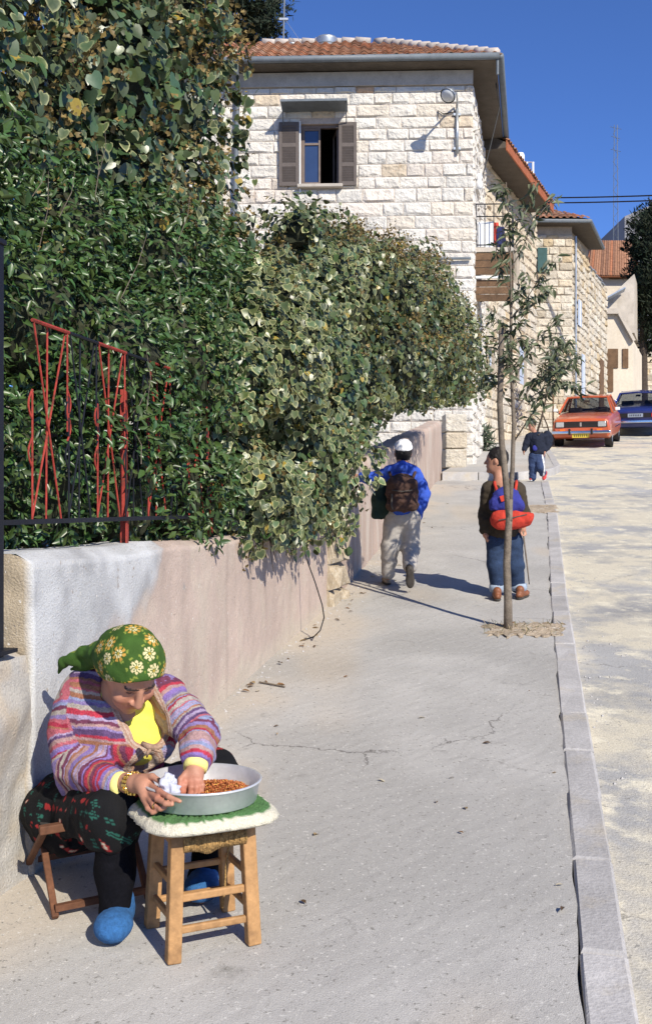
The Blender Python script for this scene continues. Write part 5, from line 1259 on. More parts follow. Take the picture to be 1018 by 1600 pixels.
# cardigan and shirt
tf_ = unit(np.array([.42, -.90, 0])); tr_ = np.array([-tf_[1], tf_[0], 0]); TA = np.array([tr_, tf_, [0, 0, 1.]])
def torso(f, e):
    f.ell(V3(180, 1128, 3.81), (.195 + e, .145 + e, .165 + e), TA, .05); f.ell(V3(172, 1205, 3.82), (.190 + e, .165 + e, .13 + e), TA, .05)
    f.ell(V3(214, 1160, 3.70), (.135 + e, .075 + e, .085 + e), TA, .05); f.cap(V3(128, 1094, 3.82), .080 + e, V3(252, 1090, 3.77), .078 + e, .05); f.ell(V3(168, 1072, 3.86), (.13 + e, .10 + e, .085 + e), TA, .05)
C = Field([-1.20, 3.36, .60], [-.34, 4.10, 1.36], .0048)
torso(C, .012)
C.chain([shR, V3(113, 1150, 3.75), elR, V3(150, 1213, 3.58), V3(181, 1224, 3.50)], [.082, .080, .072, .060, .050], .03)
C.chain([shL, V3(288, 1120, 3.68), elL, V3(310, 1172, 3.55), V3(307, 1189, 3.51)], [.078, .072, .066, .054, .050], .03)
cutA, cutB, cutC, cutD = V3(212, 1094, 3.68), V3(233, 1136, 3.64), V3(240, 1167, 3.60), V3(234, 1208, 3.62)
def cutd(V):
    d = np.full(len(V), 9., np.float32)
    for p, r1, q, r2 in ((cutA, .064, cutB, .066), (cutB, .066, cutC, .016), (cutC, .016, cutD, .072)):
        v = q - p; t = np.clip(((V - p) @ v) / (v @ v), 0, 1); d = np.minimum(d, np.linalg.norm((V - p) - t[:, None] * v, axis=1) - (r1 + (r2 - r1) * t))
    return d
for p, r1, q, r2 in ((cutA, .064, cutB, .066), (cutB, .066, cutC, .016), (cutC, .016, cutD, .072)): C.cap(p, r1, q, r2, .004, cut=True)
C.cap(neck + np.array([.01, -.06, .03]), .075, neck + np.array([0, 0, .09]), .07, .01, cut=True)
C.plane_cut(V3(188, 1226, 3.49), unit(V3(200, 1224, 3.47) - V3(160, 1214, 3.56)), .003, V3(188, 1226, 3.49) - .075, V3(188, 1226, 3.49) + .075)
C.plane_cut(V3(306, 1195, 3.50), unit(wrL - elL), .003, V3(306, 1195, 3.50) - .07, V3(306, 1195, 3.50) + .07)
PAL = np.array([(.25, .17, .42), (.45, .05, .08), (.26, .20, .40), (.42, .37, .33), (.16, .05, .09), (.46, .13, .16), (.27, .30, .46), (.33, .15, .09), (.38, .30, .44), (.36, .04, .07), (.43, .27, .26), (.12, .07, .16)])
sr = np.random.RandomState(7); bands = np.cumsum(sr.uniform(.0055, .016, 220)); bcol = PAL[sr.randint(0, len(PAL), 221)]
for i in range(220):
    if bcol[i + 1] is bcol[i]: pass
def seg_t(V, p, q):
    v = q - p; t = np.clip(((V - p) @ v) / (v @ v), 0, 1); return np.linalg.norm((V - p) - t[:, None] * v, axis=1), t * np.linalg.norm(v)
def card_col(V):
    best = np.full(len(V), .0, np.float32); dT = np.linalg.norm((V - V3(178, 1150, 3.81)) * np.array([1, 1, .62]), axis=1) - .158
    co = (1.32 - V[:, 2]) * 1.0 + .06 * np.abs((V - chest) @ tr_) ; cur = dT
    for base, chain_ in ((.9, [shR, V3(113, 1150, 3.75), elR, V3(150, 1213, 3.58), V3(188, 1226, 3.49)]), (1.45, [shL, V3(288, 1120, 3.68), elL, V3(310, 1172, 3.55), V3(307, 1195, 3.50)])):
        s0 = base
        for i in range(len(chain_) - 1):
            d, t = seg_t(V, chain_[i], chain_[i + 1]); d = d - .068; m = d < cur - (.0 if i else .012); cur = np.where(m, d, cur); co = np.where(m, s0 + t, co); s0 += np.linalg.norm(chain_[i + 1] - chain_[i])
    co = co + (vnoise(V, 14) - .5) * .016 + (vnoise(V, 60) - .5) * .006
    k = np.searchsorted(bands, co); c = bcol[k].copy(); c = c * (.75 + .5 * vnoise(V, 160))[:, None]
    ed = cutd(V); band = ed < .024; bc2 = np.where((np.floor(ed / .006).astype(int) % 2)[:, None] == 0, np.array([.42, .25, .18]), np.array([.52, .40, .32])); fr = (V - chest) @ tf_ > -.02
    c[band & fr] = bc2[band & fr]; return c
flesh('cardigan', C, M['knit'], wom, card_col, wr=.007, wsc=(16, 16, 22), it=2)
del C
T = Field([-1.15, 3.4, .62], [-.38, 4.08, 1.34], .006); torso(T, -.004); T.cap(chest + np.array([0, 0, .05]), .1, neck, .066, .04); T.plane_cut(neck + np.array([.02, -.03, .0]), unit(np.array([.3, -.5, 1.])), .01); flesh('shirt', T, M['yellow'], wom, wr=.003, wsc=(18, 18, 18))
kp = V3(238, 1167, 3.575)
MB().tube([kp + np.array([-.035, .0, .012]), kp + np.array([-.01, -.012, .004]), kp + np.array([.012, -.014, .0]), kp + np.array([.035, -.004, .006])], [.009, .012, .012, .008], 8).tube([kp + np.array([0, -.014, 0]), kp + np.array([-.012, -.02, -.015]), kp + np.array([-.016, -.016, -.032])], [.008, .006, .003], 6).tube([kp + np.array([0, -.014, 0]), kp + np.array([.014, -.02, -.006]), kp + np.array([.03, -.014, -.014])], [.008, .006, .003], 6).build('tied_knot', mat('tie', (.34, .22, .15), .9, .3, 40, .5, 120), wom, True)
for a, b, rr_ in ((V3(184, 1225, 3.495), V3(193, 1225.5, 3.478), .041), (V3(307, 1191, 3.505), V3(305, 1200, 3.49), .041)):
    ax = unit(b - a); MB().lathe(a, [(rr_ * .6, -.005), (rr_, 0), (rr_ * 1.03, .012), (rr_ * .98, .028), (rr_ * .7, .030)], 24, axis=ax).build('cuff', M['cuff'], wom, True)
# bracelet, ring
ba = unit(V3(228, 1229, 3.385) - wrR); bc0 = V3(208, 1224, 3.445)
for i in range(16):
    t1 = unit(np.cross(ba, [0, 0, 1.])); t2 = np.cross(ba, t1); a = 2 * math.pi * i / 16
    for s in (-1, 1):
        p = bc0 + (t1 * math.cos(a) + t2 * math.sin(a)) * .0335 + ba * .007 * s
        MB().box(p, (.011, .009, .011), a).build('bracelet_link', M['gold'], wom, bevel=.002)
MB().lathe(V3(243, 1259, 3.293), [(.0108, -.003), (.0125, 0), (.0108, .003)], 14, axis=V3(251, 1264, 3.275) - V3(240, 1257, 3.30)).build('ring', M['gold'], wom, True)
# skirt, stockings, slippers
K = Field([-1.22, 3.34, .40], [-.28, 4.14, 1.02], .006)
K.ell(pelvis + np.array([0, 0, .0]), (.21, .18, .13), TA, .06); K.chain([hipR, knR], [.125, .105], .05); K.chain([hipL, V3(250, 1240, 3.86), knL], [.12, .10, .092], .05); K.cap(V3(150, 1262, 3.78), .09, V3(235, 1250, 3.80), .07, .06)
K.cap(knR, .100, V3(172, 1312, 3.55), .095, .04); K.cap(knL, .088, V3(328, 1250, 3.83), .075, .04); K.cap(hipR, .12, V3(95, 1305, 3.80), .08, .05)
K.plane_cut(V3(172, 1318, 3.55), (0, 0, -1), .006, V3(172, 1318, 3.55) - .17, V3(172, 1318, 3.55) + .17); K.cap(hipR, .13, hipL, .13, .05)
def skirt_col(V):
    n = len(V); c = np.tile(np.array([.006, .006, .007]), (n, 1)); u = V @ unit(np.array([.8, -.5, .2])); w = V @ unit(np.array([.3, .4, .9]))
    cell = np.stack([np.floor(u / .042), np.floor(w / .038), np.zeros(n)], 1); rn = _tab[cell[:, 0].astype(int) % 64, cell[:, 1].astype(int) % 64, 7]
    fu_ = (u / .042) % 1 - .5; fw2 = (w / .038) % 1 - .5; rad = np.hypot(fu_, fw2) + (vnoise(V, 90) - .5) * .45
    m = (rn > .66) & (rad < .24); c[m] = [.26, .022, .022]; m = (rn < .2) & (rad < .3) & (np.sin(w * 700) > 0); c[m] = [.02, .10, .075]
    m = (rn > .9) & (rad < .12); c[m] = [.5, .4, .3]; return c
flesh('skirt', K, M['print'], wom, skirt_col, wr=.012, wsc=(14, 14, 9), it=3); del K
Lg = Field([-1.0, 3.36, gz(3.3)], [-.3, 4.0, .95], .006); Lg.chain([knR, V3(180, 1360, 3.52), anR, V3(181, 1440, 3.47)], [.075, .066, .052, .045], .03); Lg.chain([knL, V3(328, 1300, 3.82), anL, V3(317, 1388, 3.75)], [.075, .064, .050, .044], .03); flesh('stockings', Lg, M['dark_stocking'], wom, wr=.005)
for cx, cy, d_ in ((181, 1447, 3.455), (317, 1393, 3.73)):
    c0 = V3(cx, cy, d_); c0[2] = gz(c0[1]) + .046; s_ = Field(c0 - np.array([.12, .2, .06]), c0 + np.array([.12, .2, .14]), .005)
    s_.ell(c0 + np.array([0, -.035, .004]), (.064, .085, .050), None, .03); s_.ell(c0 + np.array([0, .06, .008]), (.05, .07, .05), None, .03); s_.cap(c0 + np.array([0, .07, .02]), .045, c0 + np.array([0, .07, .05]), .048, .02); s_.plane_cut(c0 - np.array([0, 0, .044]), (0, 0, -1), .004)
    flesh('slipper', s_, M['slipper'], wom, wr=.002, wsc=(40, 40, 40))
# low folding stool under her
fs = thing('folding_stool', 'low folding wooden stool with crossed legs under the seated woman', 'stool', (-.95, 3.9, gz(3.9)))
M['wood_red'] = mat('wood_reddish', (.13, .055, .028), .75, .25, 9, .25, 60); M['canvas'] = mat('canvas', (.06, .055, .05), .95, .2, 20, .4, 120)
sc = np.array([-.88, 3.84]); ux = unit(np.array([.42, -.9])); vx = np.array([.9, .42]); sz = .30; g0 = gz(3.86)
def sp3(a, b, z): q = sc + ux * a + vx * b; return Vector((q[0], q[1], gz(q[1]) + z))
for b in (-.19, .19):
    MB().beam(sp3(-.20, b, .012), sp3(.19, b, sz), .024, .018).build('leg', M['wood_red'], fs, bevel=.004); MB().beam(sp3(.24, b * .86, .012), sp3(-.18, b * .86, sz), .024, .018).build('leg', M['wood_red'], fs, bevel=.004)
for a in (-.18, .19): MB().beam(sp3(a, -.21, sz), sp3(a, .21, sz), .03, .03).build('seat_rail', M['wood_red'], fs, bevel=.004)
for a, hb in ((-.19, .19), (.23, .163)): MB().beam(sp3(a, -hb, .04), sp3(a, hb, .04), .022, .022).build('stretcher', M['wood_red'], fs)
V = []
for i in range(9):
    for j in range(5): t = i / 8; V.append(sp3(-.18 + .37 * t, -.18 + .36 * j / 4, sz + .012 - .05 * math.sin(math.pi * t)))
o = MB().add(V, [(i * 5 + j, (i + 1) * 5 + j, (i + 1) * 5 + j + 1, i * 5 + j + 1) for i in range(8) for j in range(4)]).build('seat', M['canvas'], fs, True); sm = o.modifiers.new('s', 'SOLIDIFY'); sm.thickness = .006

# ---------------------------------------------------------------- wooden stool with cushion and pan
M['wood_stool'] = mat('worn_pine', (.36, .20, .085), .7, .22, 6, .3, 45, orand=.10, stain=[((.16, .085, .04), 5, .56, .74)])
M['rush'] = mat('rush_cord', (.33, .20, .075), .9, .4, 60, .8, 120)
ws = thing('wooden_stool', 'worn four legged wooden stool carrying the pan', 'stool', (-.417, 3.46, gz(3.46)))
ang = R(25); su = Vector((math.cos(ang), math.sin(ang), 0)); sv = Vector((-math.sin(ang), math.cos(ang), 0)); F0 = Vector((-.485, 3.292, 0))
SW, SD_ = .272, .25; zb = gz(3.42); zs = zb + .385
def sp(a, b, z): return F0 + su * (a * SW) + sv * (b * SD_) + Vector((0, 0, z))
for a in (0, 1):
    for b in (0, 1):
        ft = sp(a, b, 0); ft.z = gz(ft.y); tpz = sp(.06 + .88 * a, .06 + .88 * b, zs)
        MB().beam(ft, tpz, .046, .042, up=sv).build('leg', M['wood_stool'], ws, bevel=.005)
def rung(a0, b0, a1, b1, z, h=.022, w=.018, r=False):
    k = .06 * z / .385
    f = lambda a, b: sp(a + (k if a == 0 else -k), b + (k if b == 0 else -k), zb + z)
    MB().beam(f(a0, b0), f(a1, b1), w, h).build('rung', M['wood_stool'], ws, bevel=.005)
rung(0, 0, 1, 0, .185, .026); rung(0, 0, 1, 0, .085, .024); rung(0, 1, 1, 1, .20); rung(0, 1, 1, 1, .10)
rung(0, 0, 0, 1, .225); rung(0, 0, 0, 1, .115); rung(1, 0, 1, 1, .225); rung(1, 0, 1, 1, .115)
ctr = sp(.5, .5, 0)
for k in range(4): 
    q = [(0, 0, 1, 0), (0, 1, 1, 1), (0, 0, 0, 1), (1, 0, 1, 1)][k]; MB().beam(sp(q[0], q[1], zs - .012) + (ctr - sp(q[0], q[1], 0)) * .06, sp(q[2], q[3], zs - .012) + (ctr - sp(q[2], q[3], 0)) * .06, .03, .030).build('seat_rail', M['wood_stool'], ws, bevel=.004)
MB().beam(sp(-.12, .5, zs + .012), sp(1.12, .5, zs + .012), SD_ * 1.22, .016).build('seat_board', M['wood_stool'], ws, bevel=.004)
rr = random.Random(5)
for i in range(34):              # frayed rush cord bound round the front rail
    a = .13 + .76 * i / 33; c = sp(a, .03, zs - .03); s_ = rr.uniform(.85, 1.15); dp = .02 + (.014 * math.exp(-((a - .42) / .1) ** 2))
    MB().tube([c + sv * -.016 + Vector((0, 0, .026)), c + sv * -.022 * s_ + Vector((0, 0, 0)), c + sv * -.014 + Vector((0, 0, -dp)), c + sv * .012 + Vector((0, 0, -dp * .9))], .0042, 5).build('cord_wrap', M['rush'], ws, True)
MB().tube([sp(.86, .55, zs - .03), sp(.85, .5, zs - .10), sp(.82, .52, zs - .17), sp(.80, .5, zs - .24), sp(.76, .48, zs - .30)], .004, 5).build('loose_cord', M['rush'], ws, True)
# crocheted cushion
cu = thing('cushion', 'flat round cornered cushion, cream with a green crocheted ring, on the stool', 'cushion', ctr + Vector((0, 0, zs + .02)))
def cush(n_r, n_a, z0, hx, hy, th, prof):
    V = []; F = []
    for i in range(n_r + 1):
        f = i / n_r
        for j in range(n_a):
            a = 2 * math.pi * j / n_a; e = 4.0; rx = 1 / (abs(math.cos(a)) ** e + abs(math.sin(a)) ** e) ** (1 / e)
            p = ctr + su * (math.cos(a) * rx * hx * f) + sv * (math.sin(a) * rx * hy * f) + Vector((0, 0, z0 + prof(f, a))); V.append(p)
    for i in range(n_r):
        for j in range(n_a): F.append((i * n_a + j, i * n_a + (j + 1) % n_a, (i + 1) * n_a + (j + 1) % n_a, (i + 1) * n_a + j))
    return V, F
zc0 = zs + .021; th = .046
lump = lambda a: .003 * math.sin(a * 23) + .003 * math.sin(a * 37 + 1)
Vt, Ft = cush(26, 160, zc0, .226, .222, th, lambda f, a: th * (1 - max(0, (f - .80) / .2) ** 2.2 * .55) + lump(a) * f * .6 + (0.004 * math.sin(a * 60) if .55 < f < .85 else 0))
Vb, Fb = cush(6, 160, zc0, .218, .214, th, lambda f, a: .002)
n0 = len(Vt); Vall = Vt + Vb; Fall = list(Ft) + [tuple(reversed([i + n0 for i in f])) for f in Fb]
rim_t, rim_b = 26 * 160, n0 + 6 * 160
mid = len(Vall)
for j in range(160): Vall.append((Vt[rim_t + j] + Vb[6 * 160 + j]) / 2 + (Vt[rim_t + j] - ctr).normalized() * 0 + (Vector((Vt[rim_t + j].x, Vt[rim_t + j].y, 0)) - Vector((ctr.x, ctr.y, 0))).normalized() * (.009 + lump(j * .3) * .8))
for j in range(160): k2_ = (j + 1) % 160; Fall += [(rim_t + j, rim_t + k2_, mid + k2_, mid + j), (mid + j, mid + k2_, rim_b + k2_, rim_b + j)]
me = bpy.data.meshes.new('cushion_pad'); me.from_pydata([tuple(v) for v in Vall], [], Fall); me.update(); me.polygons.foreach_set('use_smooth', [True] * len(me.polygons))
cc = np.tile(np.array([.62, .58, .46]), (len(Vall), 1))
for i in range(27):
    f = i / 26
    for j in range(160):
        w_ = .02 * math.sin(j * 1.9) + .012 * math.sin(j * .9)
        if .62 + w_ < f < .91 + w_ * .5: cc[i * 160 + j] = (.085, .19, .065)
        elif f <= .62 + w_: cc[i * 160 + j] = (.42, .41, .38)
        if f < .52: cc[i * 160 + j] = (.55, .40, .10)
vcol(me, cc); newobj('pad', me, cu, mat('crochet', (1, 1, 1), .95, .2, 50, .9, 170, attr=True))
# pan
M['aluminium'] = mat('aluminium', (.66, .67, .69), .34, .08, 14, .06, 60, metal=.5, spec=.5)
pan = thing('pan', 'wide shallow aluminium pan on the cushion holding red lentils', 'pan', ctr + Vector((0, 0, zc0 + th)))
zp = zc0 + th + .004
MB().lathe(ctr + Vector((0, 0, zp)), [(0.001, 0), (.178, 0), (.183, .004), (.194, .064), (.199, .066), (.201, .070), (.198, .074), (.192, .072), (.180, .010), (.176, .006), (.001, .006)], 72).build('bowl', M['aluminium'], pan, True)
# lentils: a heap of small grains, lying in the pan
len_ = thing('lentils', 'heap of orange red lentils spread in the pan', 'lentils', ctr + Vector((0, 0, zp + .008)))
r = np.random.RandomState(2); n = 3000; a = r.rand(n) * 2 * np.pi; q = np.sqrt(r.rand(n)) * .168; P = np.stack([ctr.x + q * np.cos(a), ctr.y + q * np.sin(a), np.zeros(n)], 1)
hgt = .012 + .030 * np.exp(-(((P[:, 0] - ctr.x - .05) / .10) ** 2 + ((P[:, 1] - ctr.y - .03) / .10) ** 2)) + .006 * vnoise(P, 40); P[:, 2] = zp + .006 + hgt * (.75 + .25 * r.rand(n))
LT_ = (np.array([(1, 0, 0), (-.5, .87, 0), (-.5, -.87, 0), (0, 0, .55), (0, 0, -.55)], np.float32), np.array([(0, 1, 3), (1, 2, 3), (2, 0, 3), (1, 0, 4), (2, 1, 4), (0, 2, 4)]), np.zeros(5))
cl = np.array([.46, .15, .05]) * (.6 + .7 * r.rand(n, 1)); cl[r.rand(n) < .12] = [.66, .36, .08]
M['grain'] = mat('lentil', (1, 1, 1), .6, .1, 20, 0, 50, attr=True)
o = leaves('grain', LT_, P.astype(np.float32), unit(r.randn(n, 3) * .5 + np.array([0, 0, 1])), r.randn(n, 3), .0045 * (.7 + .5 * r.rand(n)), cl, cl, M['grain'], len_); stuff(o)
V = []; 
for i in range(13):
    for j in range(40):
        aa = 2 * math.pi * j / 40; rr_ = .172 * i / 12; x, y = ctr.x + rr_ * math.cos(aa), ctr.y + rr_ * math.sin(aa)
        V.append((x, y, zp + .007 + (.012 + .030 * math.exp(-(((x - ctr.x - .05) / .10) ** 2 + ((y - ctr.y - .03) / .10) ** 2))) * .72 * (1 if i < 12 else .2)))
MB().add(V, [(i * 40 + j, i * 40 + (j + 1) % 40, (i + 1) * 40 + (j + 1) % 40, (i + 1) * 40 + j) for i in range(12) for j in range(40)]).build('grain_bed', mat('lentil_bed', (.45, .13, .035), .8, .4, 160, .8, 220), len_, True)
# crumpled plastic bag between thumb and finger
bgm = mat('plastic_film', (.72, .74, .84), .22, .06, 30, .3, 60, spec=.6, transl=.35)
bf = Field(V3(262, 1222, 3.34) - .06, V3(262, 1222, 3.34) + .07, .0035); bf.chain([V3(262, 1236, 3.315), V3(264, 1222, 3.335), V3(262, 1208, 3.345)], [.014, .024, .008], .01); bf.cap(V3(268, 1228, 3.32), .018, V3(274, 1238, 3.31), .012, .01)
V, F = bf.surface(); N = normals_v(V, F); V = V + N * ((vnoise(V, 90) - .5) * .018 + (vnoise(V, 40) - .5) * .02)[:, None]
tag(newobj('plastic_bag', npmesh('plastic_bag', V, F, False), None, bgm), 'small crumpled clear plastic bag in her hand at the pan', 'bag')
# ---------------------------------------------------------------- the three boys
def cloth(name, col, var=.18): return mat(name, col, .92, var, 16, .4, 110)
M['jk_blue'] = cloth('jacket_blue', (.035, .085, .42)); M['jk_dark'] = cloth('jacket_lining', (.014, .030, .024)); M['pack_brown'] = cloth('pack_brown', (.060, .032, .024))
M['trs_grey'] = cloth('trousers_grey', (.36, .335, .31), .12); M['jeans'] = cloth('jeans', (.022, .040, .085), .3); M['jeans_in'] = cloth('jeans_cuff', (.30, .36, .44)); M['jk_olive'] = cloth('jacket_olive', (.045, .034, .022))
M['pack_blue'] = cloth('pack_blue', (.03, .035, .21)); M['pack_red'] = cloth('pack_red', (.46, .042, .025)); M['shoe_brown'] = mat('shoe_leather', (.20, .075, .035), .5, .2, 20, .2, 80); M['shoe_dark'] = mat('shoe_sole', (.06, .052, .045), .7, .2, 20, .2, 80)
M['shoe_tan'] = mat('shoe_suede', (.30, .25, .2), .9, .2, 20, .2, 80); M['cap_white'] = cloth('cap_white', (.80, .80, .80), .08); M['hair_brown'] = mat('hair_brown', (.03, .018, .01), .6, .4, 30, .8, 120); M['jk_navy'] = cloth('jacket_navy', (.012, .016, .030)); M['trk_blue'] = cloth('tracksuit', (.035, .055, .12)); M['stripe_white'] = cloth('stripe', (.7, .7, .72), .05); M['shoe_red'] = cloth('sneaker_red', (.5, .05, .05))
def P9(d): return lambda x, y, dd=0.0: V3(x, y, d + dd)
def head(f, c, fd, up, s=1.0):
    fd = unit(np.array(fd, float)); up = unit(np.array(up, float)); up = unit(up - fd * up.dot(fd)); r = np.cross(fd, up); A = np.array([r, fd, up]); h = lambda a, b, cc: c + (r * a + fd * b + up * cc) * s
    f.ell(c, (.072 * s, .090 * s, .105 * s), A, .01); f.ell(h(0, .035, -.065), (.052 * s, .05 * s, .055 * s), A, .02); f.cap(h(0, .082, .008), .008 * s, h(0, .104, -.030), .012 * s, .008); f.ell(h(0, .07, -.1), (.02 * s, .02 * s, .016 * s), A, .012)
    f.ell(h(0, .083, -.058), (.022 * s, .010 * s, .010 * s), A, .004)
    for q in (-1, 1): f.ell(h(.074 * q, -.005, -.01), (.010 * s, .018 * s, .028 * s), A, .004); f.ell(h(.03 * q, .077, .002), (.014 * s, .009 * s, .009 * s), A, .004, cut=True)
    return A, h
def mitt(f, w, tip, side, r=.024, s=1.0):      # small hand: palm, four fingers, thumb
    w = np.array(w); tip = np.array(tip); ax = unit(tip - w); L = np.linalg.norm(tip - w); side = unit(np.array(side, float) - ax * np.dot(side, ax)); pal = w + ax * L * .35
    f.cap(w, r, pal, r * 1.05, .012); nrm = np.cross(ax, side)
    for i, (o, l) in enumerate(((-1.5, .88), (-.5, 1.0), (.5, .95), (1.5, .78))):
        b = pal + side * o * .0155 * s; m = b + ax * L * .36 * l; e = m + ax * L * .28 * l + nrm * .012; f.chain([b, m, e], [.0095 * s, .0088 * s, .0075 * s], .004)
    f.chain([w + ax * L * .15 - side * r * .6, w + ax * L * .38 - side * (r + .016), w + ax * L * .58 - side * (r + .014)], [.011 * s, .0098 * s, .0085 * s], .006)
def shoe(name, c, fd, up, L, m, parent, sole=None, s=1.0):
    fd = unit(np.array(fd, float)); up = unit(np.array(up, float) - fd * np.dot(up, fd)); r = np.cross(fd, up); A = np.array([r, fd, up]); c = np.array(c); f = Field(c - .2, c + .2, .006)
    f.ell(c + fd * L * .18 + up * .002, (.042 * s, L * .34, .032 * s), A, .02); f.ell(c - fd * L * .22 + up * .006, (.036 * s, L * .26, .036 * s), A, .02); f.cap(c - fd * L * .2 + up * .02, .036 * s, c - fd * L * .22 + up * .05, .038 * s, .01); f.plane_cut(c - up * .026 * s, -up, .003); o = flesh(name, f, m, parent)
    g = Field(c - .2, c + .2, .006); g.ell(c + fd * L * .18, (.046 * s, L * .36, .05), A, .02); g.ell(c - fd * L * .22, (.040 * s, L * .28, .05), A, .02); g.plane_cut(c - up * .016 * s, up, .002); g.plane_cut(c - up * .038 * s, -up, .002); flesh('sole', g, sole or M['shoe_dark'], o); return o
# --- boy with white cap
b1 = thing('person', 'boy in white skullcap and blue jacket stroking the ivy, brown backpack', 'person', G(615, 914)); q = P9(9.80)
lo, hi = q(540, 935) - np.array([0, .45, 0]), q(690, 670) + np.array([0, .45, 0])
f = Field(lo, hi, .0075); hd_ = q(629, 708); A1, h1 = head(f, hd_, (-.15, .95, .02), (.03, 0, 1), 1.02)
f.cap(hd_ - np.array([0, .02, .08]), .045, q(628, 742, .02), .05, .02); f.cap(q(628, 750), .10, q(628, 800), .105, .05)
shl, ell_, wrl = q(600, 743), q(576, 748, .02), q(560, 746, .06); shr_, elr, wrr_ = q(652, 745), q(661, 775), q(653, 800, -.02)
f.chain([shl, ell_, wrl], [.045, .036, .026], .02); mitt(f, wrl, q(551, 744, .10), (0, 0, 1.)); f.chain([shr_, elr, wrr_], [.045, .036, .028], .02); mitt(f, wrr_, q(648, 815, -.02), (0, 1., 0))
hl, kl, al = q(616, 805), q(609, 855, .03), q(606, 900, .10); hr_, kr, ar = q(640, 805), q(641, 855, .02), q(640, 893, -.22)
f.chain([hl, kl, al], [.075, .055, .036], .03); f.chain([hr_, kr, ar], [.075, .055, .036], .03); flesh('body', f, M['skin'], b1)
f = Field(hd_ - .16, hd_ + .16, .006); f.ell(h1(0, -.012, .012), (.080, .096, .108), A1, .01); f.plane_cut(h1(0, .05, .0), unit(A1[1] * .9 - A1[2] * .25)); f.plane_cut(h1(0, 0, -.075), -A1[2]); flesh('hair', f, M['hair'], b1, wr=.004, wsc=(50, 50, 50))
f = Field(hd_ - .18, hd_ + .2, .005); f.ell(h1(.0, -.015, .035), (.088, .102, .10), A1, .01); f.plane_cut(h1(0, -.03, .040), unit(-A1[2] + A1[1] * .35 + A1[0] * .1)); flesh('skullcap', f, M['cap_white'], b1, wr=.003, wsc=(40, 40, 40))
f = Field(lo, hi, .0075)
f.cap(q(628, 752), .135, q(627, 798), .130, .05); f.cap(q(604, 743), .065, q(650, 745), .065, .04); f.chain([q(602, 744), q(576, 748, .02), q(564, 747, .05)], [.068, .058, .048], .03); f.chain([q(652, 746), q(662, 775), q(655, 797, -.02)], [.066, .060, .048], .03)
f.ell(q(628, 733, -.06), (.105, .07, .055), None, .03); f.chain([q(606, 735, -.05), q(628, 728, -.1), q(650, 736, -.05)], [.04, .045, .04], .03); f.cap(q(648, 780), .06, q(652, 808), .05, .04); f.cap(q(628, 700), .085, q(628, 716), .075, .01, cut=True); flesh('jacket', f, M['jk_blue'], b1, wr=.012, wsc=(14, 14, 14))
f = Field(lo, hi, .0075); f.chain([q(600, 752, .0), q(594, 780, .0), q(588, 806, .0)], [.05, .075, .045], .04); f.cap(q(603, 800), .07, q(640, 803), .085, .05); f.plane_cut(q(600, 812), (-.1, 0, -1)); flesh('jacket_flap', f, M['jk_dark'], b1, wr=.012, wsc=(14, 14, 10))
f = Field(lo, hi, .0075); f.ell(q(628, 808), (.150, .125, .10), None, .05); f.chain([hl, kl, q(606, 895, .09)], [.10, .082, .068], .04); f.chain([hr_, kr, q(640, 884, -.17)], [.10, .082, .070], .04); f.plane_cut(q(605, 905, .09), (0, 0, -1), .004); flesh('trousers', f, M['trs_grey'], b1, wr=.007, wsc=(9, 9, 17))
pk = Field(q(590, 810) - np.array([0, .4, 0]), q(665, 725) + np.array([0, .2, 0]), .007); pk.ell(q(628, 770, -.20), (.150, .085, .185), None, .03); pk.cap(q(612, 790, -.22), .06, q(644, 790, -.22), .06, .04); pk.cap(q(614, 755, -.24), .055, q(642, 755, -.24), .055, .03); pk.plane_cut(q(628, 800, -.2), (0, 0, -1), .02); bpk = thing('backpack', 'brown rucksack on the back of the boy in the skullcap', 'backpack', q(628, 800, -.2)); flesh('bag', pk, M['pack_brown'], bpk, wr=.010, wsc=(18, 18, 18))
for x0, x1 in ((613, 608), (643, 648)): MB().tube([q(x0, 752, -.16), q(x1, 738, -.10), q(x1, 736, .02), q(x1, 750, .13)], .014, 8).build('strap', M['pack_brown'], bpk, True)
MB().tube([q(612, 766, -.292), q(628, 768, -.305), q(644, 766, -.292)], .006, 6).build('zip', M['shoe_dark'], bpk); MB().tube([q(612, 772, -.295), q(611, 790, -.30), q(613, 796, -.29)], .009, 6).build('buckle_strap', M['shoe_dark'], bpk)
c_ = G(604, 913); shoe('shoe', np.array(c_) + np.array([0, .02, .040]), (-.1, 1, .05), (0, 0, 1), .24, M['shoe_tan'], b1)
shoe('shoe', q(640, 900, -.27), (.05, .45, -.9), (.0, .9, .45), .24, M['shoe_dark'], b1)
# --- boy with stick
b2 = thing('person', 'boy in olive jacket and rolled jeans beside the street tree, looking aside', 'person', G(796, 938)); q = P9(9.40)
lo, hi = q(728, 955) - np.array([0, .45, 0]), q(850, 685) + np.array([0, .45, 0])
f = Field(lo, hi, .0075); hd_ = q(775, 719); A2, h2_ = head(f, hd_, (-.93, .30, .02), (.02, 0, 1), 1.02)
f.cap(hd_ - np.array([-.01, 0, .07]), .046, q(780, 752), .052, .02); f.cap(q(786, 765), .11, q(786, 835), .11, .05)
sl_2, el2, wl2 = q(763, 767), q(757, 802, .03), q(757, 832, -.02); sr2, er2, wr2 = q(809, 767), q(816, 800), q(816, 822, -.06)
f.chain([sl_2, el2, wl2], [.048, .038, .028], .02); mitt(f, wl2, q(759, 846, -.03), (0, 1., 0)); f.chain([sr2, er2, wr2], [.048, .038, .028], .02); mitt(f, wr2, q(817, 838, -.07), (1., .3, 0))
hl, kl, al = q(774, 845), q(774, 885, -.02), q(778, 922, .0); hr_, kr, ar = q(800, 845), q(804, 885, -.02), q(810, 920, .02)
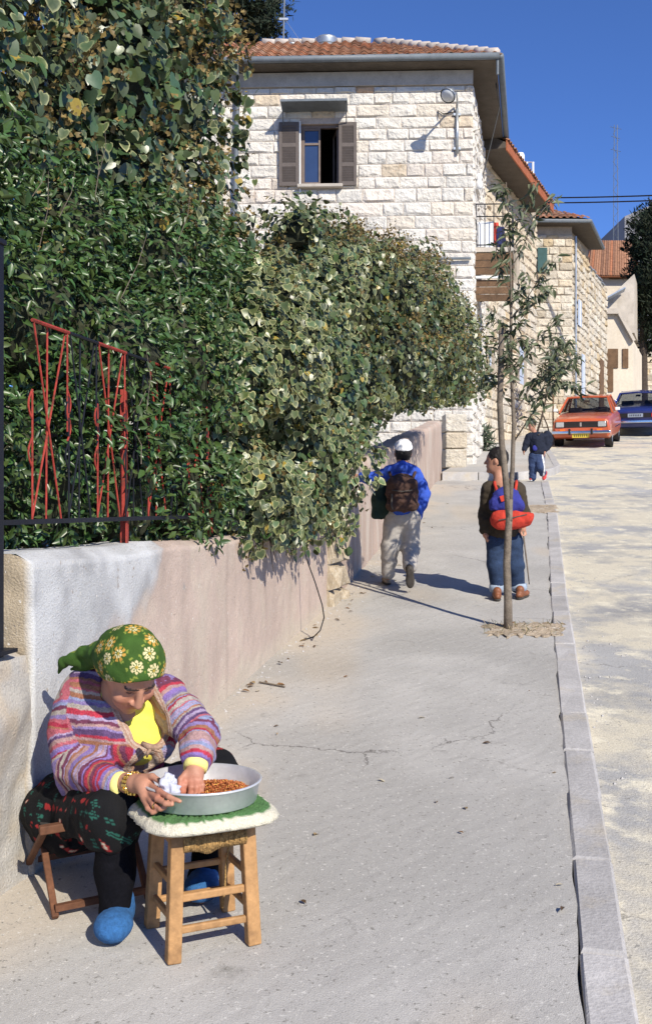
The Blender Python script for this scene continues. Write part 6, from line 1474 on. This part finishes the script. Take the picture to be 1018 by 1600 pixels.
f.chain([hl, kl, al], [.08, .058, .038], .03); f.chain([hr_, kr, ar], [.08, .058, .038], .03); flesh('body', f, M['skin'], b2)
f = Field(hd_ - .17, hd_ + .17, .006); f.ell(h2_(0, -.014, .020), (.084, .098, .104), A2, .01); f.plane_cut(h2_(0, .055, .02), unit(A2[1] * .92 - A2[2] * .3)); f.plane_cut(h2_(0, 0, -.07), -A2[2]); f.ell(h2_(.08, .0, -.02), (.03, .03, .035), A2, .01, cut=True); f.ell(h2_(-.08, .0, -.02), (.03, .03, .035), A2, .01, cut=True); flesh('hair', f, M['hair'], b2, wr=.004, wsc=(50, 50, 50))
f = Field(lo, hi, .0075); f.cap(q(786, 775), .135, q(786, 828), .138, .05); f.cap(q(765, 762), .064, q(807, 764), .064, .04); f.chain([q(763, 767), el2, q(757, 828, -.02)], [.070, .060, .048], .03); f.chain([q(809, 768), er2, q(816, 816, -.05)], [.070, .058, .048], .03); f.cap(hd_, .09, hd_ - np.array([0, 0, .05]), .085, .01, cut=True); f.plane_cut(q(786, 848), (0, 0, -1), .01); flesh('jacket', f, M['jk_olive'], b2, wr=.012, wsc=(14, 14, 14))
f = Field(lo, hi, .0075); f.ell(q(787, 845), (.140, .12, .09), None, .05); f.chain([hl, kl, q(777, 918)], [.095, .078, .068], .03); f.chain([hr_, kr, q(808, 916, .02)], [.095, .078, .068], .03); flesh('jeans', f, M['jeans'], b2, wr=.006, wsc=(9, 9, 16))
for (x, y, dd) in ((777, 919, 0), (809, 917, .02)): MB().lathe(q(x, y, dd), [(.05, -.035), (.074, -.034), (.080, 0), (.076, .032), (.06, .034)], 20).build('rolled_cuff', M['jeans_in'], b2, True)
for (x, y, fx) in ((775, 938, -.1), (815, 936, .35)): c_ = G(x, y); shoe('shoe', np.array(c_) + np.array([.01, .04, .040]), (fx + .2, .9, .08), (0, 0, 1), .25, M['shoe_brown'], b2)
sb = thing('backpack', 'blue and red school bag on the back of the boy with the stick', 'backpack', q(798, 828, -.2)); lo2, hi2 = q(755, 845) - np.array([0, .5, 0]), q(842, 745) + np.array([0, .1, 0])
f = Field(lo2, hi2, .007); f.ell(q(790, 783, -.21), (.13, .075, .13), None, .03); f.cap(q(775, 790, -.21), .07, q(806, 790, -.21), .07, .03); f.plane_cut(q(790, 800, -.2), (-.13, 0, -1), .004); flesh('top_pocket', f, M['pack_blue'], sb, wr=.01, wsc=(18, 18, 18))
f = Field(lo2, hi2, .007); f.cap(q(782, 812, -.23), .095, q(816, 806, -.23), .095, .03); f.ell(q(800, 812, -.24), (.15, .085, .085), None, .03); f.plane_cut(q(799, 798, -.2), (.13, 0, 1), .004); flesh('lower_pocket', f, M['pack_red'], sb, wr=.008, wsc=(18, 18, 18))
MB().beam(q(781, 780, -.29), q(791, 777, -.292), .05, .012, up=(0, -1, .2)).build('badge', M['pack_red'], sb); MB().tube([q(778, 813, -.328), q(800, 809, -.34), q(822, 804, -.32)], .006, 6).build('zip', M['shoe_dark'], sb)
for x0, x1 in ((778, 772), (803, 806)): MB().tube([q(x0, 774, -.19), q(x1, 756, -.10), q(x1, 752, .0), q(x1, 765, .15)], .014, 8).build('strap', M['pack_red'], sb, True)
tag(MB().tube([q(816, 828, -.075), q(818, 845, -.08), q(823, 885, -.06), q(826, 913, -.04)], [.008, .008, .007, .005], 7).build('walking_stick', M['bark'], None, True), 'thin wooden stick held by the boy in the olive jacket', 'stick')
# --- boy crossing at the corner
b3 = thing('person', 'boy in navy jacket and striped tracksuit trousers stepping off the corner', 'person', G(838, 751)); q = P9(20.2)
lo, hi = q(800, 770) - np.array([0, .5, 0]), q(875, 640) + np.array([0, .5, 0])
f = Field(lo, hi, .0085); hd_ = q(830, 664, -.04); A3, h3_ = head(f, hd_, (-.35, -.75, -.5), (-.1, -.3, .9), 1.0)
f.cap(hd_ - np.array([-.02, -.03, .06]), .045, q(836, 680), .05, .02); f.cap(q(838, 685), .1, q(839, 708), .10, .05)
f.chain([q(826, 681), q(821, 694), q(818, 703, -.03)], [.045, .036, .028], .02); mitt(f, q(818, 703, -.03), q(817, 711, -.05), (0, 1., 0)); f.chain([q(850, 683), q(854, 697), q(850, 705, -.06)], [.045, .036, .028], .02); mitt(f, q(850, 705, -.06), q(848, 714, -.1), (0, 1., 0))
f.chain([q(833, 712), q(832, 730), q(831, 747)], [.075, .055, .036], .03); f.chain([q(842, 712), q(842, 730, -.1), q(848, 741, .15)], [.075, .055, .036], .03); flesh('body', f, M['skin'], b3)
f = Field(hd_ - .17, hd_ + .17, .007); f.ell(h3_(0, -.014, .028), (.086, .100, .104), A3, .01); f.plane_cut(h3_(0, .055, .035), unit(A3[1] * .85 - A3[2] * .5)); f.plane_cut(h3_(0, 0, -.06), -A3[2]); flesh('hair', f, M['hair_brown'], b3, wr=.006, wsc=(50, 50, 50))
f = Field(lo, hi, .0085); f.cap(q(838, 686), .15, q(839, 704), .145, .05); f.cap(q(828, 681), .07, q(849, 683), .07, .04); f.chain([q(826, 682), q(821, 694), q(818, 702, -.03)], [.072, .062, .05], .03); f.chain([q(850, 684), q(855, 697), q(851, 703, -.05)], [.072, .062, .05], .03); f.cap(hd_, .09, hd_ - np.array([0, 0, .04]), .08, .01, cut=True); flesh('jacket', f, M['jk_navy'], b3, wr=.012, wsc=(14, 14, 14))
f = Field(lo, hi, .0085); f.ell(q(838, 712), (.145, .12, .08), None, .05); f.chain([q(833, 713), q(832, 730), q(831, 746)], [.10, .08, .07], .03); f.chain([q(842, 713), q(843, 730, -.1), q(847, 739, .1)], [.10, .08, .07], .03)
def trk(V): 
    c = np.tile(np.array([.035, .055, .12]), (len(V), 1)); m = (V[:, 0] > q(845, 720)[0] - (V[:, 2] - q(845, 720)[2]) * .12) & (V[:, 0] < q(848, 720)[0] - (V[:, 2] - q(845, 720)[2]) * .12); c[m] = [.7, .7, .72]; return c
flesh('trousers', f, M['print'], b3, trk, wr=.010, wsc=(16, 16, 22))
c_ = G(831, 752); shoe('shoe', np.array(c_) + np.array([0, 0, .04]), (-.5, -.85, 0), (0, 0, 1), .23, M['shoe_red'], b3, M['cap_white']); shoe('shoe', q(850, 744, .18), (-.3, -.7, -.6), (0, -.6, .7), .23, M['shoe_red'], b3, M['cap_white'])
sb3 = thing('shoulder_bag', 'dark shoulder bag at the side of the boy stepping off the corner', 'bag', q(857, 700)); f = Field(q(840, 715) - np.array([0, .3, 0]), q(870, 660) + np.array([0, .3, 0]), .008); f.ell(q(854, 688, .1), (.11, .14, .19), None, .03); flesh('bag', f, M['jk_navy'], sb3, wr=.012, wsc=(14, 14, 14)); f = Field(q(825, 712) - np.array([0, .4, 0]), q(848, 690) + np.array([0, .1, 0]), .008); f.ell(q(835, 700, -.125), (.05, .025, .06), None, .02); flesh('blue_patch', f, M['pack_blue'], sb3)
MB().tube([q(851, 682, .1), q(846, 675, -.02), q(840, 680, -.14)], .014, 6).build('strap', M['shoe_dark'], sb3)

# ---------------------------------------------------------------- cars
def car_paint(n, c): return mat(n, c, .32, .06, 3, 0, 20, spec=.5, coat=.5)
M['car_orange'] = car_paint('car_orange', (.46, .095, .032)); M['car_blue'] = car_paint('car_blue', (.012, .022, .13)); M['tyre'] = mat('tyre', (.018, .018, .018), .85, .2, 20, .2, 60); M['chrome'] = mat('chrome', (.7, .7, .72), .15, .05, 5, 0, metal=1)
M['grille'] = mat('grille_black', (.015, .012, .012), .5, .1, 10, 0); M['lamp_glass'] = mat('lamp_glass', (.36, .36, .35), .12, .05, 30, .1, 60, spec=.7); M['amber'] = mat('amber_lens', (.7, .16, .02), .2, .05, 10, 0); M['red_lens'] = mat('red_lens', (.55, .03, .03), .2, .05, 10, 0); M['plate_y'] = mat('number_plate_yellow', (.60, .45, .06), .5, .1, 10, 0); M['car_glass'] = mat('car_glass', (.03, .035, .04), .05, .02, 5, 0, spec=.8); M['seat_dark'] = mat('seat_vinyl', (.03, .02, .015), .6, .1, 10, 0)
def glassmat():
    m = bpy.data.materials.new('car_window_glass'); m.use_nodes = True; n = m.node_tree.nodes; L = m.node_tree.links; n.remove(n['Principled BSDF'])
    t = n.new('ShaderNodeBsdfTransparent'); t.inputs[0].default_value = (.50, .53, .55, 1); g = n.new('ShaderNodeBsdfGlossy'); g.inputs['Roughness'].default_value = .04; fr = n.new('ShaderNodeFresnel'); fr.inputs[0].default_value = 1.5; mx = n.new('ShaderNodeMixShader')
    L.new(fr.outputs[0], mx.inputs[0]); L.new(t.outputs[0], mx.inputs[1]); L.new(g.outputs[0], mx.inputs[2]); L.new(mx.outputs[0], n['Material Output'].inputs['Surface']); return m
M['car_window'] = glassmat()
def car(name, label, origin, heading, paint, rear_view=False):
    """x = across, y = along (front at y=0 when seen head on), z = up; origin on the ground under the nearest end"""
    t = thing(name, label, 'car', origin); hv = Vector((heading[0], heading[1], 0)).normalized(); rx = Vector((hv.y, -hv.x, 0)); o = Vector(origin)
    sl = (gz(o.y + 4 * hv.y) - gz(o.y)) / 4.0; up = (Vector((0, 0, 1)) - hv * sl).normalized(); fv = (hv + Vector((0, 0, sl))).normalized()
    T = lambda x, y, z: o + rx * x + fv * y + up * z
    def loft(secs, name, m, parent=t, smooth=True, close=True, bevel=0):
        mb = MB(); n = len(secs[0]); V = [T(*p) for s in secs for p in s]; F = []
        for i in range(len(secs) - 1):
            for j in range(n if close else n - 1): a = i * n + j; b = i * n + (j + 1) % n; F.append((a, b, b + n, a + n))
        if close: F += [tuple(reversed(range(n))), tuple((len(secs) - 1) * n + j for j in range(n))]
        return mb.add(V, F).build(name, m, parent, False, bevel)
    L = 4.34; hw = .80
    fr = not rear_view
    # lower body: sections along the length (near end first); each: half width at sill, belt; z sill, crease, top
    if fr: st = [(0.0, .74, .40, .58, .74), (.06, .78, .30, .60, .80), (.35, .80, .24, .62, .85), (1.25, .81, .22, .64, .90), (1.45, .81, .22, .66, .92), (3.2, .81, .22, .66, .92), (3.45, .80, .24, .66, .92), (4.2, .78, .30, .62, .86), (4.34, .72, .42, .58, .80)]
    else:  st = [(0.0, .73, .42, .60, .82), (.06, .77, .32, .62, .90), (.35, .79, .26, .64, .93), (1.0, .80, .22, .66, .94), (1.3, .80, .22, .66, .94), (3.0, .80, .22, .66, .92), (3.2, .80, .22, .64, .90), (4.1, .78, .28, .60, .80), (4.3, .72, .42, .56, .74)]
    secs = []
    for y, w, z0, z1, z2 in st: secs.append([(-w * .93, y, z0), (w * .93, y, z0), (w, y, z0 + .08), (w, y, z1), (w * .95, y, z2 - .06), (w * .86, y, z2), (0, y, z2 + .025), (-w * .86, y, z2), (-w * .95, y, z2 - .06), (-w, y, z1), (-w, y, z0 + .08)])
    body = loft(secs, 'body', paint, bevel=.012)
    for p in body.data.polygons: p.use_smooth = False
    # greenhouse: roof plus pillars and panes
    g = [(1.32, .70, .93), (1.95, .57, 1.38), (3.0, .57, 1.40), (3.6, .68, .94)] if fr else [(.72, .68, .95), (1.30, .56, 1.38), (2.45, .57, 1.38), (3.10, .70, .93)]
    (y0, w0_, z0), (y1, w1_, z1), (y2, w2_, z2), (y3, w3_, z3) = g
    roof = MB(); V = [T(-w1_, y1, z1), T(0, y1 - .02, z1 + .035), T(w1_, y1, z1), T(w2_, y2, z2), T(0, y2 + .02, z2 + .035), T(-w2_, y2, z2)]; V += [v - up * .06 for v in V]
    roof.add(V, [(0, 1, 4, 5), (1, 2, 3, 4), (6, 7, 1, 0), (7, 8, 2, 1), (8, 9, 3, 2), (9, 10, 4, 3), (10, 11, 5, 4), (11, 6, 0, 5), (11, 10, 7, 6), (10, 9, 8, 7)]); roof.build('roof', paint, t, bevel=.012)
    for s in (-1, 1):
        for (ya, wa, za, yb, wb, zb_) in ((y0, w0_ + .05, z0 - .01, y1, w1_, z1 - .02), (y3, w3_ + .05, z3 - .01, y2, w2_, z2 - .02), ((y1 + y2) / 2, .745, .93, (y1 + y2) / 2, .565, z1 - .02)):
            MB().beam(T(s * wa, ya, za), T(s * wb, yb, zb_), .055, .07, up=hv).build('pillar', paint, t, bevel=.008)
        MB().add([T(s * w0_, y0 + .05, z0 + .02), T(s * (w0_ + .04), (y1 + y2) / 2, .93), T(s * .567, (y1 + y2) / 2, z1 - .03), T(s * w1_, y1 + .02, z1 - .03)], [(0, 1, 2, 3)]).build('side_window', M['car_window'], t)
        MB().add([T(s * (w0_ + .04), (y1 + y2) / 2, .93), T(s * w3_, y3 - .05, z3 + .02), T(s * w2_, y2 - .02, z2 - .03), T(s * .567, (y1 + y2) / 2, z1 - .03)], [(0, 1, 2, 3)]).build('side_window', M['car_window'], t)
    MB().add([T(-w0_, y0, z0), T(w0_, y0, z0), T(w1_ - .03, y1 - .01, z1 - .03), T(-w1_ + .03, y1 - .01, z1 - .03)], [(0, 1, 2, 3)]).build('windscreen' if fr else 'rear_window', M['car_window'], t)
    MB().add([T(-w3_, y3, z3), T(w3_, y3, z3), T(w2_ - .03, y2 + .01, z2 - .03), T(-w2_ + .03, y2 + .01, z2 - .03)], [(0, 1, 2, 3)]).build('rear_window' if fr else 'windscreen', M['car_window'], t)
    ss = [.38, -.38]
    for s in ss:
        c = T(s, 2.0, 0); MB().hexa([T(s - .22, 1.95, .5), T(s + .22, 1.95, .5), T(s + .22, 2.2, .5), T(s - .22, 2.2, .5), T(s - .2, 2.1, 1.06), T(s + .2, 2.1, 1.06), T(s + .2, 2.25, 1.06), T(s - .2, 2.25, 1.06)]).build('seat', M['seat_dark'], t, bevel=.05)
    MB().hexa([T(-.6, 3.0, .5), T(.6, 3.0, .5), T(.6, 3.2, .5), T(-.6, 3.2, .5), T(-.6, 3.15, 1.0), T(.6, 3.15, 1.0), T(.6, 3.3, 1.0), T(-.6, 3.3, 1.0)]).build('rear_seat', M['seat_dark'], t, bevel=.04)
    MB().beam(T(-.08, 1.75, 1.25), T(.08, 1.75, 1.25), .02, .06).build('inside_mirror', M['seat_dark'], t)
    for s in (-1, 1):
        for y in (.78, 3.35):
            w = MB(); c = T(s * .70, y, .295); ax = rx * s
            wo = w.lathe(c, [(.12, -.08), (.26, -.08), (.29, -.06), (.295, 0), (.29, .07), (.26, .085), (.19, .085)], 28, axis=ax).build('wheel', M['tyre'], t, True)
            MB().lathe(c, [(.2, .07), (.19, .082), (.14, .06), (.07, .075), (.05, .1), (.001, .105)], 24, axis=ax).build('rim', M['zinc'], wo, True)
            MB().lathe(c - ax * .06, [(.31, -.05), (.335, .155), (.30, .156)], 28, axis=ax).build('wheel_arch', M['grille'], t, True)
        MB().beam(T(s * .80, 1.5, .5), T(s * .815, 3.1, .5), .02, .03).build('side_trim', M['chrome'], t); MB().beam(T(s * .80, 2.35, .80), T(s * .80, 2.50, .80), .03, .025).build('door_handle', M['chrome'], t)
        mp = T(s * .88, 1.5 if fr else 2.95, .98); MB().tube([T(s * .78, 1.5 if fr else 2.95, .93), mp], .012, 6).build('mirror_arm', M['chrome'], t); MB().box(mp + up * .04, (.13, .05, .09), math.atan2(hv.y, hv.x) - math.pi / 2).build('mirror', M['white_paint'] if fr else M['chrome'], t, bevel=.015)
    if fr:
        MB().beam(T(-.70, -.012, .655), T(.70, -.012, .655), .03, .16).build('grille', M['grille'], t)
        for z in (.60, .63, .66, .69): MB().beam(T(-.42, -.032, z), T(.42, -.032, z), .008, .006).build('grille_bar', M['shoe_dark'], t)
        MB().beam(T(0, -.04, .60), T(0, -.04, .71), .05, .012, up=hv).build('emblem', M['chrome'], t)
        for s in (-1, 1):
            MB().box(T(s * .57, -.03, .655), (.22, .05, .145), math.atan2(hv.y, hv.x) - math.pi / 2).build('headlight', M['lamp_glass'], t, bevel=.02)
            MB().box(T(s * .50, -.07, .50), (.15, .03, .065), math.atan2(hv.y, hv.x) - math.pi / 2).build('indicator', M['amber'], t, bevel=.008); MB().box(T(s * .30, -.115, .46), (.06, .06, .17), math.atan2(hv.y, hv.x) - math.pi / 2).build('overrider', M['grille'], t, bevel=.012)
        MB().beam(T(-.80, -.075, .445), T(.80, -.075, .445), .07, .085).build('bumper', M['chrome'], t, bevel=.02)
        MB().beam(T(-.70, -.02, .52), T(.70, -.02, .52), .03, .09).build('apron', paint, t)
        pl_ = MB().beam(T(-.23, -.07, .345), T(.23, -.07, .345), .015, .11).build('number_plate', M['plate_y'], t)
        for i in range(7): MB().beam(T(-.17 + i * .055, -.081, .315), T(-.17 + i * .055, -.081, .375), .022, .004, up=hv).build('digit', M['grille'], pl_)
        MB().beam(T(-.62, .3, .93), T(.62, .3, .93), .01, .005).build('bonnet_line', M['grille'], t)
        for s in (-1, 1): MB().tube([T(s * .1 + .15, 1.36, .965), T(s * .1 + .45, 1.45, 1.05)], .008, 5).build('wiper', M['grille'], t)
    else:
        MB().beam(T(-.78, -.06, .50), T(.78, -.06, .50), .07, .09).build('bumper', M['chrome'], t, bevel=.02)
        MB().beam(T(-.70, -.008, .70), T(.70, -.008, .70), .03, .14).build('rear_panel', M['grille'], t)
        for s in (-1, 1): MB().box(T(s * .60, -.03, .70), (.20, .03, .13), math.atan2(hv.y, hv.x) - math.pi / 2).build('tail_light', M['red_lens'], t, bevel=.01)
        pl_ = MB().beam(T(-.24, -.035, .70), T(.24, -.035, .70), .015, .12).build('number_plate', M['zinc'], t)
        for i in range(7): MB().beam(T(-.17 + i * .055, -.046, .67), T(-.17 + i * .055, -.046, .73), .022, .004, up=hv).build('digit', M['grille'], pl_)
    return t
oc = Vector((W(907, 695, 28.9).x, 28.9, gz(28.9) - .08)); car('car', 'orange saloon car parked facing downhill with chrome bumper', oc, (.36, 1), M['car_orange'])
bc_ = Vector((W(992, 678, 34.0).x, 34.0, gz(34.0) - .08)); car('car', 'dark blue saloon car seen from behind beyond the orange one', bc_, (.36, 1), M['car_blue'], True)

# ---------------------------------------------------------------- litter: dry leaves, twigs, pebbles
lr = random.Random(12)
dl = [(.22, .12, .05), (.34, .24, .12), (.12, .075, .04), (.45, .4, .3)]
lm = []
for c in dl:
    V, F, mask = PRIV; me = npmesh('dry_leaf', V, F); vcol(me, np.tile(np.array(c), (len(V), 1))); me.materials.append(M['leaf']); lm.append(me)
spots = [(lr.uniform(300, 560), None) for _ in range(0)]
def litter(px, py, s, i, lab):
    g_ = G(px, py); o = bpy.data.objects.new('dry_leaf', lm[i % 4]); COL.objects.link(o); o.location = g_ + Vector((0, 0, .008)); o.rotation_euler = (lr.uniform(-.25, .25), lr.uniform(-.25, .25), lr.uniform(0, 6.3)); o.scale = (s, s, s)
    return tag(o, lab, 'leaf', lab.replace('dry leaf', 'dry leaves'))
for i in range(46):
    t = lr.random(); y_ = 1085 - 330 * t; xw = np.interp(y_, [740, 930, 1110], [692, 542, 332]); litter(xw + abs(lr.gauss(0, 24)) + 4, y_, lr.uniform(.03, .07), i, 'dry leaf at the foot of the garden wall')
for i in range(16): litter(lr.uniform(430, 900), lr.uniform(1010, 1560), lr.uniform(.02, .05), i, 'dry leaf out on the open pavement')
for i in range(14): litter(lr.uniform(765, 885), lr.uniform(972, 1000), lr.uniform(.03, .06), i, 'dry leaf on the earth round the street tree')
tag(MB().tube([G(405, 1068) + Vector((0, 0, .01)), G(425, 1072) + Vector((0, 0, .012)), G(445, 1075) + Vector((0, 0, .008))], .006, 5).build('twig', M['bark']), 'dry twig lying at the foot of the pink wall', 'twig')
gr_ = np.random.RandomState(5); nb = 260; gx = np.stack([1.2 + .62 * gr_.rand(nb), 7.9 + .42 * gr_.rand(nb), np.zeros(nb)], 1); gx[:, 0] += (gx[:, 1] - 7.9) * .2; gx[:, 2] = np.interp(gx[:, 1], _gy, _gzv) + .006
gc = np.where(gr_.rand(nb, 1) < .35, np.array([[.10, .12, .04]]), np.array([[.38, .30, .17]])) * (.6 + .6 * gr_.rand(nb, 1))
gs = stuff(leaves('dry_grass', simple_leaf(.09, 1.0, .1, .3), gx, unit(gr_.randn(nb, 3) + np.array([0, -.5, .5])), gr_.randn(nb, 3) * .8 + np.array([0, 0, .7]), .045 * (.5 + gr_.rand(nb)), gc, gc, M['leaf'])); gs['label'] = 'sparse dry grass round the street tree'; gs['category'] = 'grass'
pb = MB(); n = 0
for i in range(520):
    y_ = lr.uniform(5, 20); off = abs(lr.gauss(0, .10)) + .02; side = lr.random() < .62
    x_ = wall_x(y_) + off if side else kerb_x(y_) + .03 + abs(lr.gauss(0, .16)); z_ = gz(y_) + (0 if side else -.085); s = lr.uniform(.004, .014)
    pb.add([(x_ + s * a, y_ + s * b, z_ + s * c) for a, b, c in ((1, 0, 0), (-.6, .9, 0), (-.5, -.8, 0), (0, 0, .9))], [(0, 1, 3), (1, 2, 3), (2, 0, 3)])
o = stuff(pb.build('gravel', M['kerb'])); o['label'] = 'grit and small stones along the wall foot and kerb'; o['category'] = 'gravel'
